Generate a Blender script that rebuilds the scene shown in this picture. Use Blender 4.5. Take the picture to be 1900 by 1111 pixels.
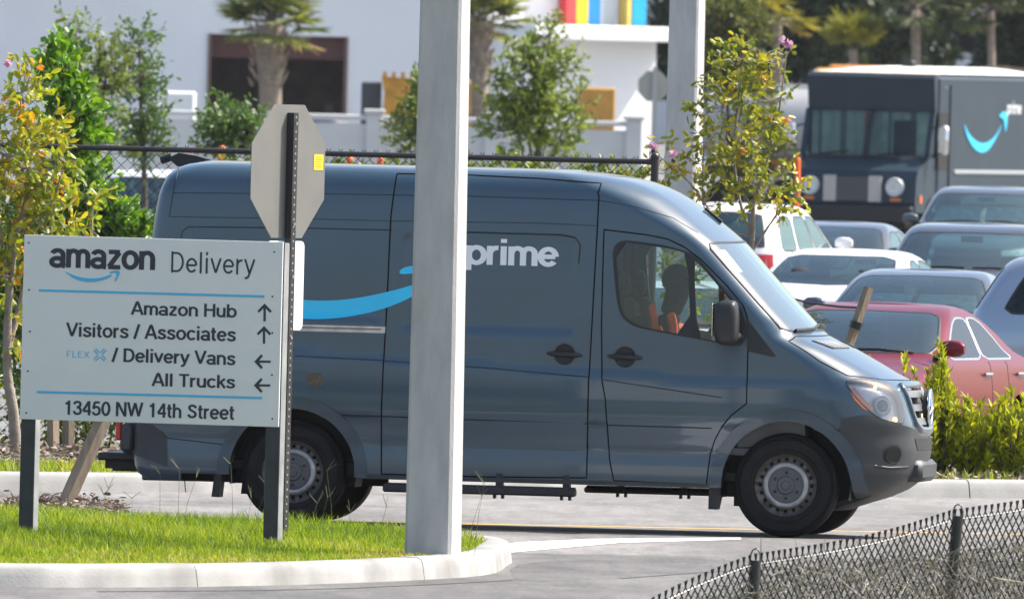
import bpy, math, random
import numpy as np
from mathutils import Vector, Matrix
from mathutils.geometry import delaunay_2d_cdt

random.seed(7); RNG = np.random.default_rng(7)
for _o in list(bpy.data.objects): bpy.data.objects.remove(_o)
SC = bpy.context.scene
COL = SC.collection

# ------------------------------------------------------------------ camera
IMG_W, IMG_H = 1900.0, 1111.0
FOC = 51000.0                     # focal length in picture widths/1900: a very long lens, the van is 202 m off
CAM_H = 3.65
ROLL = math.radians(1.45)
PITCH = math.atan((555.5 - 61.0) / FOC)
cF = Vector((0, math.cos(PITCH), -math.sin(PITCH)))
cU0 = Vector((0, math.sin(PITCH), math.cos(PITCH)))
cX0 = Vector((1, 0, 0))
cX = cX0 * math.cos(ROLL) + cU0 * math.sin(ROLL)
cU = -cX0 * math.sin(ROLL) + cU0 * math.cos(ROLL)
CAM = Vector((0, 0, CAM_H))
cam_data = bpy.data.cameras.new('camera')
cam = bpy.data.objects.new('camera', cam_data); COL.objects.link(cam)
cam.matrix_world = Matrix(((cX.x, cU.x, -cF.x, CAM.x), (cX.y, cU.y, -cF.y, CAM.y), (cX.z, cU.z, -cF.z, CAM.z), (0, 0, 0, 1)))
cam_data.sensor_width = 36.0; cam_data.sensor_fit = 'HORIZONTAL'
cam_data.lens = 36.0 * FOC / IMG_W
cam_data.clip_start = 1.0; cam_data.clip_end = 6000.0
cam_data.dof.use_dof = True
cam_data.dof.focus_distance = 199.0
cam_data.dof.aperture_fstop = 20.0
SC.camera = cam

# ------------------------------------------------------------------ sky and sun
SUN_DIR = Vector((0.60, 0.20, 0.775)).normalized()          # towards the sun: high, to the right, a little behind the van
SUN_EL = math.asin(SUN_DIR.z); SUN_AZ = math.atan2(SUN_DIR.x, SUN_DIR.y)
world = bpy.data.worlds.new('World'); SC.world = world; world.use_nodes = True
wn = world.node_tree; wn.nodes.clear()
sky = wn.nodes.new('ShaderNodeTexSky'); sky.sky_type = 'NISHITA'; sky.sun_disc = False
sky.sun_elevation = SUN_EL; sky.sun_rotation = SUN_AZ
sky.air_density = 1.0; sky.dust_density = 3.0; sky.ozone_density = 0.5
bg = wn.nodes.new('ShaderNodeBackground'); bg.inputs['Strength'].default_value = 0.14
wo = wn.nodes.new('ShaderNodeOutputWorld')
wn.links.new(sky.outputs[0], bg.inputs['Color']); wn.links.new(bg.outputs[0], wo.inputs['Surface'])
sun_data = bpy.data.lights.new('sun', 'SUN'); sun_data.energy = 4.8; sun_data.angle = math.radians(0.55)
sun_data.color = (1.0, 0.955, 0.89)
sun = bpy.data.objects.new('sun', sun_data); COL.objects.link(sun)
sun.rotation_euler = (-SUN_DIR).to_track_quat('-Z', 'Y').to_euler()
sun.location = (40, 200, 80)
SC.view_settings.view_transform = 'Standard'; SC.view_settings.look = 'None'
SC.view_settings.exposure = 0.92; SC.view_settings.gamma = 1.0
SC.view_settings.use_curve_mapping = False
SC.cycles.use_denoising = True
SC.cycles.max_bounces = 10; SC.cycles.transparent_max_bounces = 24
SC.cycles.sample_clamp_indirect = 6.0

# ------------------------------------------------------------------ picture point -> place
def ray(px, py):
    return (cF + cX * ((px - 950.0) / FOC) - cU * ((py - 555.5) / FOC))
def at(px, py, s):                # point seen at px,py where one metre measures s picture units
    return CAM + ray(px, py) * (FOC / s)
def gpt(px, py, z=0.0):           # point of the horizontal plane z seen at px,py
    r = ray(px, py); return CAM + r * ((z - CAM_H) / r.z)
def onplane(px, py, org, nrm):
    r = ray(px, py); return CAM + r * ((org - CAM).dot(nrm) / r.dot(nrm))
def foot(px, s, z=0.0):           # ground point in column px (near the horizon line) at scale s
    d = FOC / s
    x = (px - 950.0) / FOC * d
    p = Vector((x, d, z))
    for _ in range(4):
        q = proj(p); p.x += (px - q[0]) / s
    return p
def proj(p):
    c = p - CAM; zc = c.dot(cF)
    return (950 + FOC * c.dot(cX) / zc, 555.5 - FOC * c.dot(cU) / zc)

# ------------------------------------------------------------------ objects
def put(name, mesh, parent=None, mat=None, smooth=False):
    o = bpy.data.objects.new(name, mesh); COL.objects.link(o)
    if mat is not None:
        mesh.materials.clear(); mesh.materials.append(mat)
    if parent is not None: o.parent = parent
    if smooth and len(mesh.polygons):
        mesh.polygons.foreach_set('use_smooth', [True] * len(mesh.polygons))
    return o
def tag(o, label=None, cat=None, group=None, kind=None):
    if label: o['label'] = label
    if cat: o['category'] = cat
    if group: o['group'] = group
    if kind: o['kind'] = kind
    return o
def thing(name, label, cat, loc=(0, 0, 0), rz=0.0, group=None):
    o = bpy.data.objects.new(name, None); COL.objects.link(o)
    o.location = loc; o.rotation_euler = (0, 0, rz)
    o.empty_display_size = 0.2
    return tag(o, label, cat, group)
def structure(o):
    o['kind'] = 'structure'; return o

class MB:
    """collects simple shapes for one mesh"""
    def __init__(s): s.v = []; s.f = []
    def add(s, vs, fs):
        b = len(s.v); s.v += [tuple(v) for v in vs]; s.f += [tuple(i + b for i in f) for f in fs]; return s
    def box(s, c, size, rz=0.0, bev=0.0, ry=0.0, rx=0.0):
        sx, sy, sz = size[0] / 2, size[1] / 2, size[2] / 2
        M = Matrix.Rotation(rz, 3, 'Z') @ Matrix.Rotation(ry, 3, 'Y') @ Matrix.Rotation(rx, 3, 'X')
        c = Vector(c)
        b = min(bev, sx * .95, sy * .95, sz * .95)
        if b <= 0:
            vs = [Vector((x, y, z)) for z in (-sz, sz) for y in (-sy, sy) for x in (-sx, sx)]
            fs = [(0, 2, 3, 1), (4, 5, 7, 6), (0, 1, 5, 4), (2, 6, 7, 3), (0, 4, 6, 2), (1, 3, 7, 5)]
        else:
            vs = []; idx = {}
            for x in (-1, 1):
                for y in (-1, 1):
                    for z in (-1, 1):
                        for ax in range(3):
                            p = [x * (sx - b), y * (sy - b), z * (sz - b)]
                            p[ax] = (x * sx, y * sy, z * sz)[ax]
                            idx[(x, y, z, ax)] = len(vs); vs.append(Vector(p))
            fs = []
            for ax in range(3):
                a1, a2 = (ax + 1) % 3, (ax + 2) % 3
                for sg in (-1, 1):
                    loop = []
                    for (p, q) in ((-1, -1), (1, -1), (1, 1), (-1, 1)):
                        k = [0, 0, 0]; k[ax] = sg; k[a1] = p; k[a2] = q
                        loop.append(idx[(*k, ax)])
                    fs.append(loop if sg > 0 else loop[::-1])
            for ax in range(3):
                a1, a2 = (ax + 1) % 3, (ax + 2) % 3
                for p in (-1, 1):
                    for q in (-1, 1):
                        k0 = [0, 0, 0]; k0[a1] = p; k0[a2] = q; k1 = list(k0); k0[ax] = -1; k1[ax] = 1
                        l = [idx[(*k0, a1)], idx[(*k1, a1)], idx[(*k1, a2)], idx[(*k0, a2)]]
                        fs.append(l if p * q < 0 else l[::-1])
            for x in (-1, 1):
                for y in (-1, 1):
                    for z in (-1, 1):
                        l = [idx[(x, y, z, 0)], idx[(x, y, z, 1)], idx[(x, y, z, 2)]]
                        fs.append(l if x * y * z > 0 else l[::-1])
        return s.add([c + M @ v for v in vs], fs)
    def tube(s, pts, r, n=8, cap=True, flat=None):
        pts = [Vector(p) for p in pts]
        rs = [r] * len(pts) if not hasattr(r, '__len__') else r
        rings = []; up = None
        for i, p in enumerate(pts):
            d = (pts[min(i + 1, len(pts) - 1)] - pts[max(i - 1, 0)])
            d = d.normalized() if d.length > 1e-9 else Vector((0, 0, 1))
            if up is None:
                up = Vector((0, 0, 1)) if abs(d.z) < .9 else Vector((1, 0, 0))
            a = d.cross(up)
            if a.length < 1e-6: a = d.cross(Vector((0, 1, .1)))
            a.normalize(); b = a.cross(d).normalized(); up = b
            rings.append([p + (a * math.cos(t) + b * math.sin(t)) * rs[i] for t in (2 * math.pi * k / n for k in range(n))])
        vs = [v for rg in rings for v in rg]; fs = []
        for i in range(len(pts) - 1):
            for k in range(n):
                fs.append((i * n + k, i * n + (k + 1) % n, (i + 1) * n + (k + 1) % n, (i + 1) * n + k))
        if cap:
            fs.append(tuple(range(n))[::-1]); fs.append(tuple((len(pts) - 1) * n + k for k in range(n)))
        return s.add(vs, fs)
    def lathe(s, prof, c=(0, 0, 0), axis='Z', n=32, close=False):
        """prof: list of (r, h); spins round axis through c"""
        vs = []; fs = []; c = Vector(c)
        for (r, h) in prof:
            for k in range(n):
                t = 2 * math.pi * k / n; a, b = r * math.cos(t), r * math.sin(t)
                vs.append(c + Vector({'Z': (a, b, h), 'Y': (a, h, b), 'X': (h, a, b)}[axis]))
        m = len(prof)
        for i in range(m if close else m - 1):
            for k in range(n):
                j = (i + 1) % m
                q = (i * n + k, i * n + (k + 1) % n, j * n + (k + 1) % n, j * n + k)
                fs.append(q if axis != 'Y' else q[::-1])
        if not close:
            if prof[0][0] > 1e-6: fs.append(tuple(range(n))[::-1])
            if prof[-1][0] > 1e-6: fs.append(tuple((m - 1) * n + k for k in range(n)))
        return s.add(vs, fs)
    def prism(s, poly, a, b, fn=None):
        """2-D polygon extruded from a to b; fn maps (x, y, h) to a point (default x, h, y)"""
        fn = fn or (lambda x, y, h: (x, h, y))
        n = len(poly)
        vs = [fn(x, y, a) for x, y in poly] + [fn(x, y, b) for x, y in poly]
        fs = [tuple(range(n)), tuple(range(2 * n - 1, n - 1, -1))]
        for i in range(n): fs.append((i, i + n, (i + 1) % n + n, (i + 1) % n)[::-1])
        return s.add(vs, fs)
    def sphere(s, c, r, n=10, m=7, sc=(1, 1, 1)):
        prof = [(r * math.sin(math.pi * i / m), -r * math.cos(math.pi * i / m)) for i in range(m + 1)]
        b = len(s.v); s.lathe([(max(a, 1e-5), h) for a, h in prof], (0, 0, 0), 'Z', n)
        for i in range(b, len(s.v)):
            v = s.v[i]; s.v[i] = (c[0] + v[0] * sc[0], c[1] + v[1] * sc[1], c[2] + v[2] * sc[2])
        return s
    def mesh(s, name):
        m = bpy.data.meshes.new(name); m.from_pydata(s.v, [], s.f); m.update(); return m
    def build(s, name, mat, parent=None, smooth=False, fix=True):
        m = s.mesh(name)
        if fix:
            import bmesh
            bm = bmesh.new(); bm.from_mesh(m); bmesh.ops.recalc_face_normals(bm, faces=bm.faces); bm.to_mesh(m); bm.free()
        o = put(name, m, parent, mat)
        if smooth: smooth_by_angle(m, smooth if smooth is not True else 35)
        return o
def smooth_by_angle(m, deg=35):
    m.polygons.foreach_set('use_smooth', [True] * len(m.polygons))
    m.set_sharp_from_angle(angle=math.radians(deg))
def copy_tree(o, parent=None):
    c = o.copy(); COL.objects.link(c); c.parent = parent
    for ch in o.children: copy_tree(ch, c)
    return c

# ------------------------------------------------------------------ materials
MATS = {}
def new_mat(name):
    m = bpy.data.materials.new(name); m.use_nodes = True; m.node_tree.nodes.clear(); MATS[name] = m
    return m, m.node_tree.nodes, m.node_tree.links
def pbr(name, col, rough=.5, metal=0.0, coat=0.0, spec=.5, var=0.0, scale=6.0, bump=0.0, bscale=80.0, col2=None, detail=6.0, rvar=0.0, emit=None, emit_s=0.0, stretch=(1, 1, 1), dust=None):
    m, N, L = new_mat(name)
    b = N.new('ShaderNodeBsdfPrincipled'); o = N.new('ShaderNodeOutputMaterial'); L.new(b.outputs[0], o.inputs[0])
    b.inputs['Roughness'].default_value = rough; b.inputs['Metallic'].default_value = metal
    b.inputs['Coat Weight'].default_value = coat; b.inputs['Coat Roughness'].default_value = .04
    b.inputs['Specular IOR Level'].default_value = spec
    b.inputs['Base Color'].default_value = (*col, 1)
    if emit: b.inputs['Emission Color'].default_value = (*emit, 1); b.inputs['Emission Strength'].default_value = emit_s
    if var or bump or rvar or dust:
        tc = N.new('ShaderNodeTexCoord'); mp = N.new('ShaderNodeMapping'); L.new(tc.outputs['Object'], mp.inputs[0])
        mp.inputs['Scale'].default_value = stretch
    if var:
        n = N.new('ShaderNodeTexNoise'); n.inputs['Scale'].default_value = scale; n.inputs['Detail'].default_value = detail
        L.new(mp.outputs[0], n.inputs['Vector'])
        r = N.new('ShaderNodeValToRGB'); r.color_ramp.elements[0].position = .3; r.color_ramp.elements[1].position = .7
        c2 = col2 or tuple(min(1, c * (1 + var)) for c in col); c1 = tuple(c * (1 - var) for c in col) if not col2 else col
        r.color_ramp.elements[0].color = (*c1, 1); r.color_ramp.elements[1].color = (*c2, 1)
        L.new(n.outputs[0], r.inputs[0]); L.new(r.outputs[0], b.inputs['Base Color'])
        if rvar:
            mr = N.new('ShaderNodeMapRange'); mr.inputs['To Min'].default_value = max(0, rough - rvar); mr.inputs['To Max'].default_value = rough + rvar
            L.new(n.outputs[0], mr.inputs[0]); L.new(mr.outputs[0], b.inputs['Roughness'])
    if bump:
        n2 = N.new('ShaderNodeTexNoise'); n2.inputs['Scale'].default_value = bscale; n2.inputs['Detail'].default_value = 5
        L.new(mp.outputs[0], n2.inputs['Vector'])
        bp = N.new('ShaderNodeBump'); bp.inputs['Strength'].default_value = bump; bp.inputs['Distance'].default_value = .02
        L.new(n2.outputs[0], bp.inputs['Height']); L.new(bp.outputs[0], b.inputs['Normal'])
    return m
def glass(name, tint=(.62, .72, .7), ior=1.5, gloss=(1, 1, 1), floor=0.0):
    m, N, L = new_mat(name)
    t = N.new('ShaderNodeBsdfTransparent'); t.inputs[0].default_value = (*tint, 1)
    g = N.new('ShaderNodeBsdfGlossy'); g.inputs['Roughness'].default_value = .02; g.inputs['Color'].default_value = (*gloss, 1)
    f = N.new('ShaderNodeFresnel'); f.inputs['IOR'].default_value = ior
    mx = N.new('ShaderNodeMixShader'); o = N.new('ShaderNodeOutputMaterial')
    if floor:
        ad = N.new('ShaderNodeMath'); ad.operation = 'ADD'; ad.inputs[1].default_value = floor; ad.use_clamp = True
        L.new(f.outputs[0], ad.inputs[0]); L.new(ad.outputs[0], mx.inputs[0])
    else: L.new(f.outputs[0], mx.inputs[0])
    L.new(t.outputs[0], mx.inputs[1]); L.new(g.outputs[0], mx.inputs[2]); L.new(mx.outputs[0], o.inputs[0])
    return m
def leafy(name, ramp, trans=.45, rough=.45, gloss=.5, tint=(1.25, 1.2, .55)):
    """leaf faces carry 'tone' (0..1): which of the leaf's own colours it has"""
    m, N, L = new_mat(name)
    a = N.new('ShaderNodeAttribute'); a.attribute_name = 'tone'
    r = N.new('ShaderNodeValToRGB'); cr = r.color_ramp
    while len(cr.elements) > 1: cr.elements.remove(cr.elements[-1])
    cr.elements[0].position = ramp[0][0]; cr.elements[0].color = (*ramp[0][1], 1)
    for p, c in ramp[1:]:
        e = cr.elements.new(p); e.color = (*c, 1)
    L.new(a.outputs['Fac'], r.inputs[0])
    b = N.new('ShaderNodeBsdfPrincipled'); b.inputs['Roughness'].default_value = rough; b.inputs['Specular IOR Level'].default_value = gloss
    L.new(r.outputs[0], b.inputs['Base Color'])
    t = N.new('ShaderNodeBsdfTranslucent')
    mc = N.new('ShaderNodeMixRGB'); mc.blend_type = 'MULTIPLY'; mc.inputs[0].default_value = 1; mc.inputs[2].default_value = (*tint, 1)
    L.new(r.outputs[0], mc.inputs[1]); L.new(mc.outputs[0], t.inputs[0])
    mx = N.new('ShaderNodeMixShader'); mx.inputs[0].default_value = trans
    o = N.new('ShaderNodeOutputMaterial')
    L.new(b.outputs[0], mx.inputs[1]); L.new(t.outputs[0], mx.inputs[2]); L.new(mx.outputs[0], o.inputs[0])
    return m

def smooth_loop(pts, rounds=2, closed=True):
    for _ in range(rounds):
        out = []; n = len(pts)
        for i in range(n if closed else n - 1):
            a = pts[i]; b = pts[(i + 1) % n]
            out += [(a[0] * .75 + b[0] * .25, a[1] * .75 + b[1] * .25), (a[0] * .25 + b[0] * .75, a[1] * .25 + b[1] * .75)]
        if not closed: out = [pts[0]] + out + [pts[-1]]
        pts = out
    return pts

# ------------------------------------------------------------------ lettering: an own grotesque alphabet drawn with strokes
def _arc(cx, cy, rx, ry, a0, a1, n=16):
    return [(cx + rx * math.cos(math.radians(a0 + (a1 - a0) * i / n)), cy + ry * math.sin(math.radians(a0 + (a1 - a0) * i / n))) for i in range(n + 1)]
def _sm(p): return smooth_loop(p, 2, False)
_S = [(46, 53), (40, 64), (27, 66.5), (14, 63), (10.5, 53), (17, 43.5), (29, 38), (42, 31), (46, 20), (40, 9.5), (27, 6.5), (13, 9.5), (7, 21)]
GLYPH = {
 ' ': (28, []), '/': (33, [[(3, -3), (29, 103)]]),
 'o': (60, [_arc(30, 36.5, 22, 30, 0, 360, 28)]), 'n': (58, [[(10, 0), (10, 73)], _arc(29, 44, 19, 22.5, 180, 0) + [(48, 0)]]),
 'm': (86, [[(10, 0), (10, 73)], _arc(27, 46, 16.5, 20.5, 180, 0) + [(43.5, 0)], _arc(60, 46, 16.5, 20.5, 180, 0) + [(76.5, 0)]]),
 'u': (58, [[(48, 0), (48, 73)], [(10, 73)] + _arc(29, 29, 19, 22.5, 180, 360)]),
 'a': (57, [_arc(28, 50, 18.5, 16.5, 165, 0) + [(46.5, 14), (50, 6), (55, 5)], _arc(27, 21, 19.5, 15, 10, 370, 24)]),
 'z': (53, [[(7, 66), (46, 66)], [(44, 64), (9, 9)], [(6, 7), (48, 7)]]),
 'i': (25, [[(12, 0), (12, 73)], [(12, 86), (12, 101)]]), 'l': (25, [[(12, 0), (12, 100)]]),
 't': (34, [[(15, 93), (15, 18)] + _arc(24, 18, 9, 11, 180, 275, 6) + [(31, 7.5)], [(2, 66), (31, 66)]]),
 'r': (38, [[(10, 0), (10, 73)], _arc(31, 42, 21, 24, 180, 82, 10)]),
 's': (53, [_sm(_S)]), 'e': (58, [[(9, 37), (50, 37)], _arc(30, 36.5, 21.5, 30, 2, 322, 26)]),
 'c': (55, [_arc(30, 36.5, 22, 30, 38, 322, 24)]), 'v': (54, [[(5, 73), (27, 5)], [(49, 73), (27, 5)]]),
 'y': (54, [[(5, 73), (27, 6)], [(49, 73), (25, -2), (20, -12), (13, -16), (5, -16)]]),
 'k': (53, [[(10, 0), (10, 100)], [(47, 73), (12, 32)], [(24, 44), (48, 0)]]),
 'h': (58, [[(10, 0), (10, 100)], _arc(29, 44, 19, 22.5, 180, 0) + [(48, 0)]]),
 'b': (61, [[(10, 0), (10, 100)], _arc(32, 36.5, 21.5, 30, 0, 360, 28)]), 'p': (61, [[(10, -22), (10, 73)], _arc(32, 36.5, 21.5, 30, 0, 360, 28)]),
 'A': (71, [[(5, 0), (33, 97)], [(66, 0), (38, 97)], [(30, 96), (41, 96)], [(17, 31), (54, 31)]]),
 'H': (72, [[(11, 0), (11, 100)], [(61, 0), (61, 100)], [(11, 53), (61, 53)]]), 'V': (68, [[(5, 100), (34, 4)], [(63, 100), (34, 4)]]),
 'D': (70, [[(11, 0), (11, 100)], [(11, 92.5), (33, 92.5)] + _arc(33, 50, 28, 42.5, 90, -90) + [(11, 7.5)]]),
 'T': (61, [[(2, 92.5), (59, 92.5)], [(30.5, 0), (30.5, 92)]]), 'S': (66, [_sm([(a * 1.16 + 2, b * 1.37) for a, b in _S])]),
 'N': (72, [[(11, 0), (11, 100)], [(61, 0), (61, 100)], [(14, 96), (58, 4)]]), 'W': (96, [[(5, 100), (26, 4)], [(48, 96), (26, 4)], [(48, 96), (70, 4)], [(91, 100), (70, 4)]]),
 'F': (58, [[(11, 0), (11, 100)], [(11, 95), (54, 95)], [(11, 52), (48, 52)]]), 'L': (56, [[(11, 100), (11, 0)], [(11, 5), (50, 5)]]),
 'E': (64, [[(11, 0), (11, 100)], [(11, 95), (56, 95)], [(11, 52), (52, 52)], [(11, 5), (57, 5)]]), 'X': (66, [[(5, 100), (61, 0)], [(61, 100), (5, 0)]]),
 '0': (57, [_arc(28.5, 49.5, 20.5, 43, 0, 360, 30)]), '1': (57, [[(33, 0), (33, 99)], [(33, 90), (25, 80), (11, 77)]]),
 '3': (57, [_sm([(9, 74), (12, 88), (27, 92.5), (43, 88), (46, 74), (42, 60), (24, 53)]), _sm([(24, 53), (44, 49), (49, 30), (45, 12), (28, 6.5), (12, 11), (7, 28)])]),
 '4': (57, [[(40, 97), (5, 30)], [(5, 29), (54, 29)], [(41, 0), (41, 99)]]),
 '5': (57, [[(48, 92), (15, 92)], [(17, 92), (10, 46)], _sm([(10, 46), (18, 58), (30, 61), (44, 54), (49, 34), (44, 13), (28, 6.5), (13, 10), (7, 25)])])}
def text_data(body, weight=15.0, spacing=0.0):
    """strokes of a line of text as flat bands; returns 2-D points, a tiny lift for every stroke, faces"""
    P = []; H = []; F = []; x = 0.0; ns = 0; h = weight / 2
    for ch in body:
        adv, strokes = GLYPH[ch]
        for st in strokes:
            pts = [np.array(p, float) for p in st]
            closed = np.linalg.norm(pts[0] - pts[-1]) < .01
            if closed: pts = pts[:-1]
            n = len(pts); b0 = len(P); ns += 1
            for i in range(n):
                a = pts[(i - 1) % n] if closed or i > 0 else pts[i]; c = pts[(i + 1) % n] if closed or i < n - 1 else pts[i]
                d1 = pts[i] - a; d2 = c - pts[i]
                d1 = d1 / (np.linalg.norm(d1) + 1e-9); d2 = d2 / (np.linalg.norm(d2) + 1e-9)
                t = d1 + d2; t = t / (np.linalg.norm(t) + 1e-9); nn = np.array((-t[1], t[0]))
                ref = d1 if np.linalg.norm(d1) > .5 else d2; cs = abs(np.dot(nn, (-ref[1], ref[0])))
                w = h / max(cs, .6)
                for sgn in (1, -1):
                    q = pts[i] + nn * w * sgn; P.append((q[0] + x, q[1])); H.append(ns % 7)
            for i in range(n if closed else n - 1):
                j = (i + 1) % n; F.append((b0 + 2 * i, b0 + 2 * i + 1, b0 + 2 * j + 1, b0 + 2 * j))
        x += adv + spacing
    return np.array(P), np.array(H), F
def fit_text(name, body, x0, x1, z0, z1, fn, mat, parent, weight=15.0, spacing=0.0):
    """lettering fitted to the box x0..x1, z0..z1 (metres on a face); fn maps (x, z, lift) to a point"""
    co, H, fs = text_data(body, weight, spacing)
    lo, hi = co.min(0), co.max(0)
    X = x0 + (co[:, 0] - lo[0]) / (hi[0] - lo[0]) * (x1 - x0)
    Z = z0 + (co[:, 1] - lo[1]) / (hi[1] - lo[1]) * (z1 - z0)
    me = bpy.data.meshes.new(name); me.from_pydata([tuple(fn(a, b, .0002 * h)) for a, b, h in zip(X, Z, H)], [], fs); me.update()
    return put(name, me, parent, mat)

# ------------------------------------------------------------------ patches: polygons laid on a curved surface
def inside(poly, P):
    x, y = P[:, 0], P[:, 1]; r = np.zeros(len(P), bool); n = len(poly)
    for i in range(n):
        x1, y1 = poly[i]; x2, y2 = poly[(i + 1) % n]
        if y1 == y2: continue
        c = ((y1 > y) != (y2 > y)) & (x < (x2 - x1) * (y - y1) / (y2 - y1) + x1)
        r ^= c
    return r
def subdiv(poly, step, closed=True):
    out = []; n = len(poly)
    for i in range(n if closed else n - 1):
        a = np.array(poly[i], float); b = np.array(poly[(i + 1) % n], float)
        k = max(1, int(np.ceil(np.linalg.norm(b - a) / step)))
        for j in range(k): out.append(tuple(a + (b - a) * j / k))
    if not closed: out.append(tuple(poly[-1]))
    return out
def cdt(outer, holes, step, edge=None):
    edge = edge or step
    loops = [subdiv(outer, edge)] + [subdiv(h, edge) for h in holes]
    vs = []; es = []
    for l in loops:
        b = len(vs); vs += l; es += [(b + i, b + (i + 1) % len(l)) for i in range(len(l))]
    B = np.array(vs); lo, hi = np.array(outer).min(0), np.array(outer).max(0)
    gx = np.arange(lo[0] + step * .5, hi[0], step); gy = np.arange(lo[1] + step * .5, hi[1], step)
    if len(gx) and len(gy):
        G = np.array([(a, b) for a in gx for b in gy])
        G = G[inside(outer, G)]
        for h in holes:
            if len(G): G = G[~inside(h, G)]
        if len(G):
            d = np.min(((G[:, None, :] - B[None, :, :]) ** 2).sum(2), axis=1) if len(G) * len(B) < 4e7 else np.concatenate([np.min(((g[:, None, :] - B[None, :, :]) ** 2).sum(2), axis=1) for g in np.array_split(G, 40)])
            G = G[d > (step * .4) ** 2]
            vs = vs + [tuple(g) for g in G]
    V, E, F, _, _, _ = delaunay_2d_cdt([Vector(v) for v in vs], es, [], 0, 1e-6)
    V = np.array([(v.x, v.y) for v in V]); F = [tuple(f) for f in F]
    C = np.array([V[list(f)].mean(0) for f in F])
    ok = inside(outer, C)
    for h in holes: ok &= ~inside(h, C)
    return V, [f for f, k in zip(F, ok) if k]
def patch(name, outer, holes, S, mat, parent=None, step=.06, edge=None, off=0.0, flip=False, rim=0.0):
    """S maps an (n,2) array to (points, normals)"""
    V, F = cdt(outer, holes, step, edge)
    P, Nn = S(V)
    P = P + Nn * off
    if flip: F = [f[::-1] for f in F]
    vs = [tuple(p) for p in P]; fs = list(F)
    # face direction follows the surface normal
    if fs:
        f = fs[len(fs) // 2]; a, b, c = (np.array(vs[i]) for i in f[:3])
        if np.dot(np.cross(b - a, c - a), Nn[f[0]]) < 0: fs = [q[::-1] for q in fs]
    nf = len(fs)
    if rim:
        cnt = {}
        for f in fs:
            for i in range(len(f)):
                e = (f[i], f[(i + 1) % len(f)]); cnt[e] = 1
        bd = [e for e in cnt if (e[1], e[0]) not in cnt]
        mp = {}
        for e in bd:
            for i in e:
                if i not in mp: mp[i] = len(vs); vs.append(tuple(P[i] - Nn[i] * rim))
        for a, b in bd: fs.append((b, a, mp[a], mp[b]))
    me = bpy.data.meshes.new(name); me.from_pydata(vs, [], fs); me.update()
    sm = [i < nf for i in range(len(fs))]
    me.polygons.foreach_set('use_smooth', sm)
    if not rim:
        me.normals_split_custom_set_from_vertices([tuple(n) for n in Nn])
    elif rim:
        me.set_sharp_from_angle(angle=math.radians(50))
    return put(name, me, parent, mat)
def strip(name, pts, S, mat, parent, w=.008, off=.002, step=.04, closed=False, proud=None):
    """a narrow band following a line on a surface"""
    L = np.array(subdiv(pts, step, closed))
    if closed: L = np.vstack([L, L[:1]])
    P, Nn = S(L)
    T = np.gradient(P, axis=0); T /= np.linalg.norm(T, axis=1)[:, None] + 1e-12
    Bn = np.cross(Nn, T); Bn /= np.linalg.norm(Bn, axis=1)[:, None] + 1e-12
    hh = proud if proud is not None else off
    a = P + Bn * (w / 2) - Nn * .004; b = P + Bn * (w * .36) + Nn * hh; c = P - Bn * (w * .36) + Nn * hh; d = P - Bn * (w / 2) - Nn * .004
    n = len(P); vs = np.vstack([a, b, c, d]); fs = []
    for i in range(n - 1):
        for k in range(3): fs.append((k * n + i, k * n + i + 1, (k + 1) * n + i + 1, (k + 1) * n + i))
    me = bpy.data.meshes.new(name); me.from_pydata([tuple(v) for v in vs], [], fs); me.update()
    me.polygons.foreach_set('use_smooth', [True] * len(fs))
    return put(name, me, parent, mat)
def pchip(x, y, q):
    x = np.array(x, float); y = np.array(y, float); q = np.asarray(q, float)
    h = np.diff(x); d = np.diff(y) / h; m = np.zeros(len(x))
    for i in range(1, len(x) - 1):
        if d[i - 1] * d[i] > 0:
            w1 = 2 * h[i] + h[i - 1]; w2 = h[i] + 2 * h[i - 1]
            m[i] = (w1 + w2) / (w1 / d[i - 1] + w2 / d[i])
    m[0] = d[0]; m[-1] = d[-1]
    i = np.clip(np.searchsorted(x, q) - 1, 0, len(x) - 2)
    t = (q - x[i]) / h[i]; t2 = t * t; t3 = t2 * t
    return (2 * t3 - 3 * t2 + 1) * y[i] + (t3 - 2 * t2 + t) * h[i] * m[i] + (-2 * t3 + 3 * t2) * y[i + 1] + (t3 - t2) * h[i] * m[i + 1]

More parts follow.
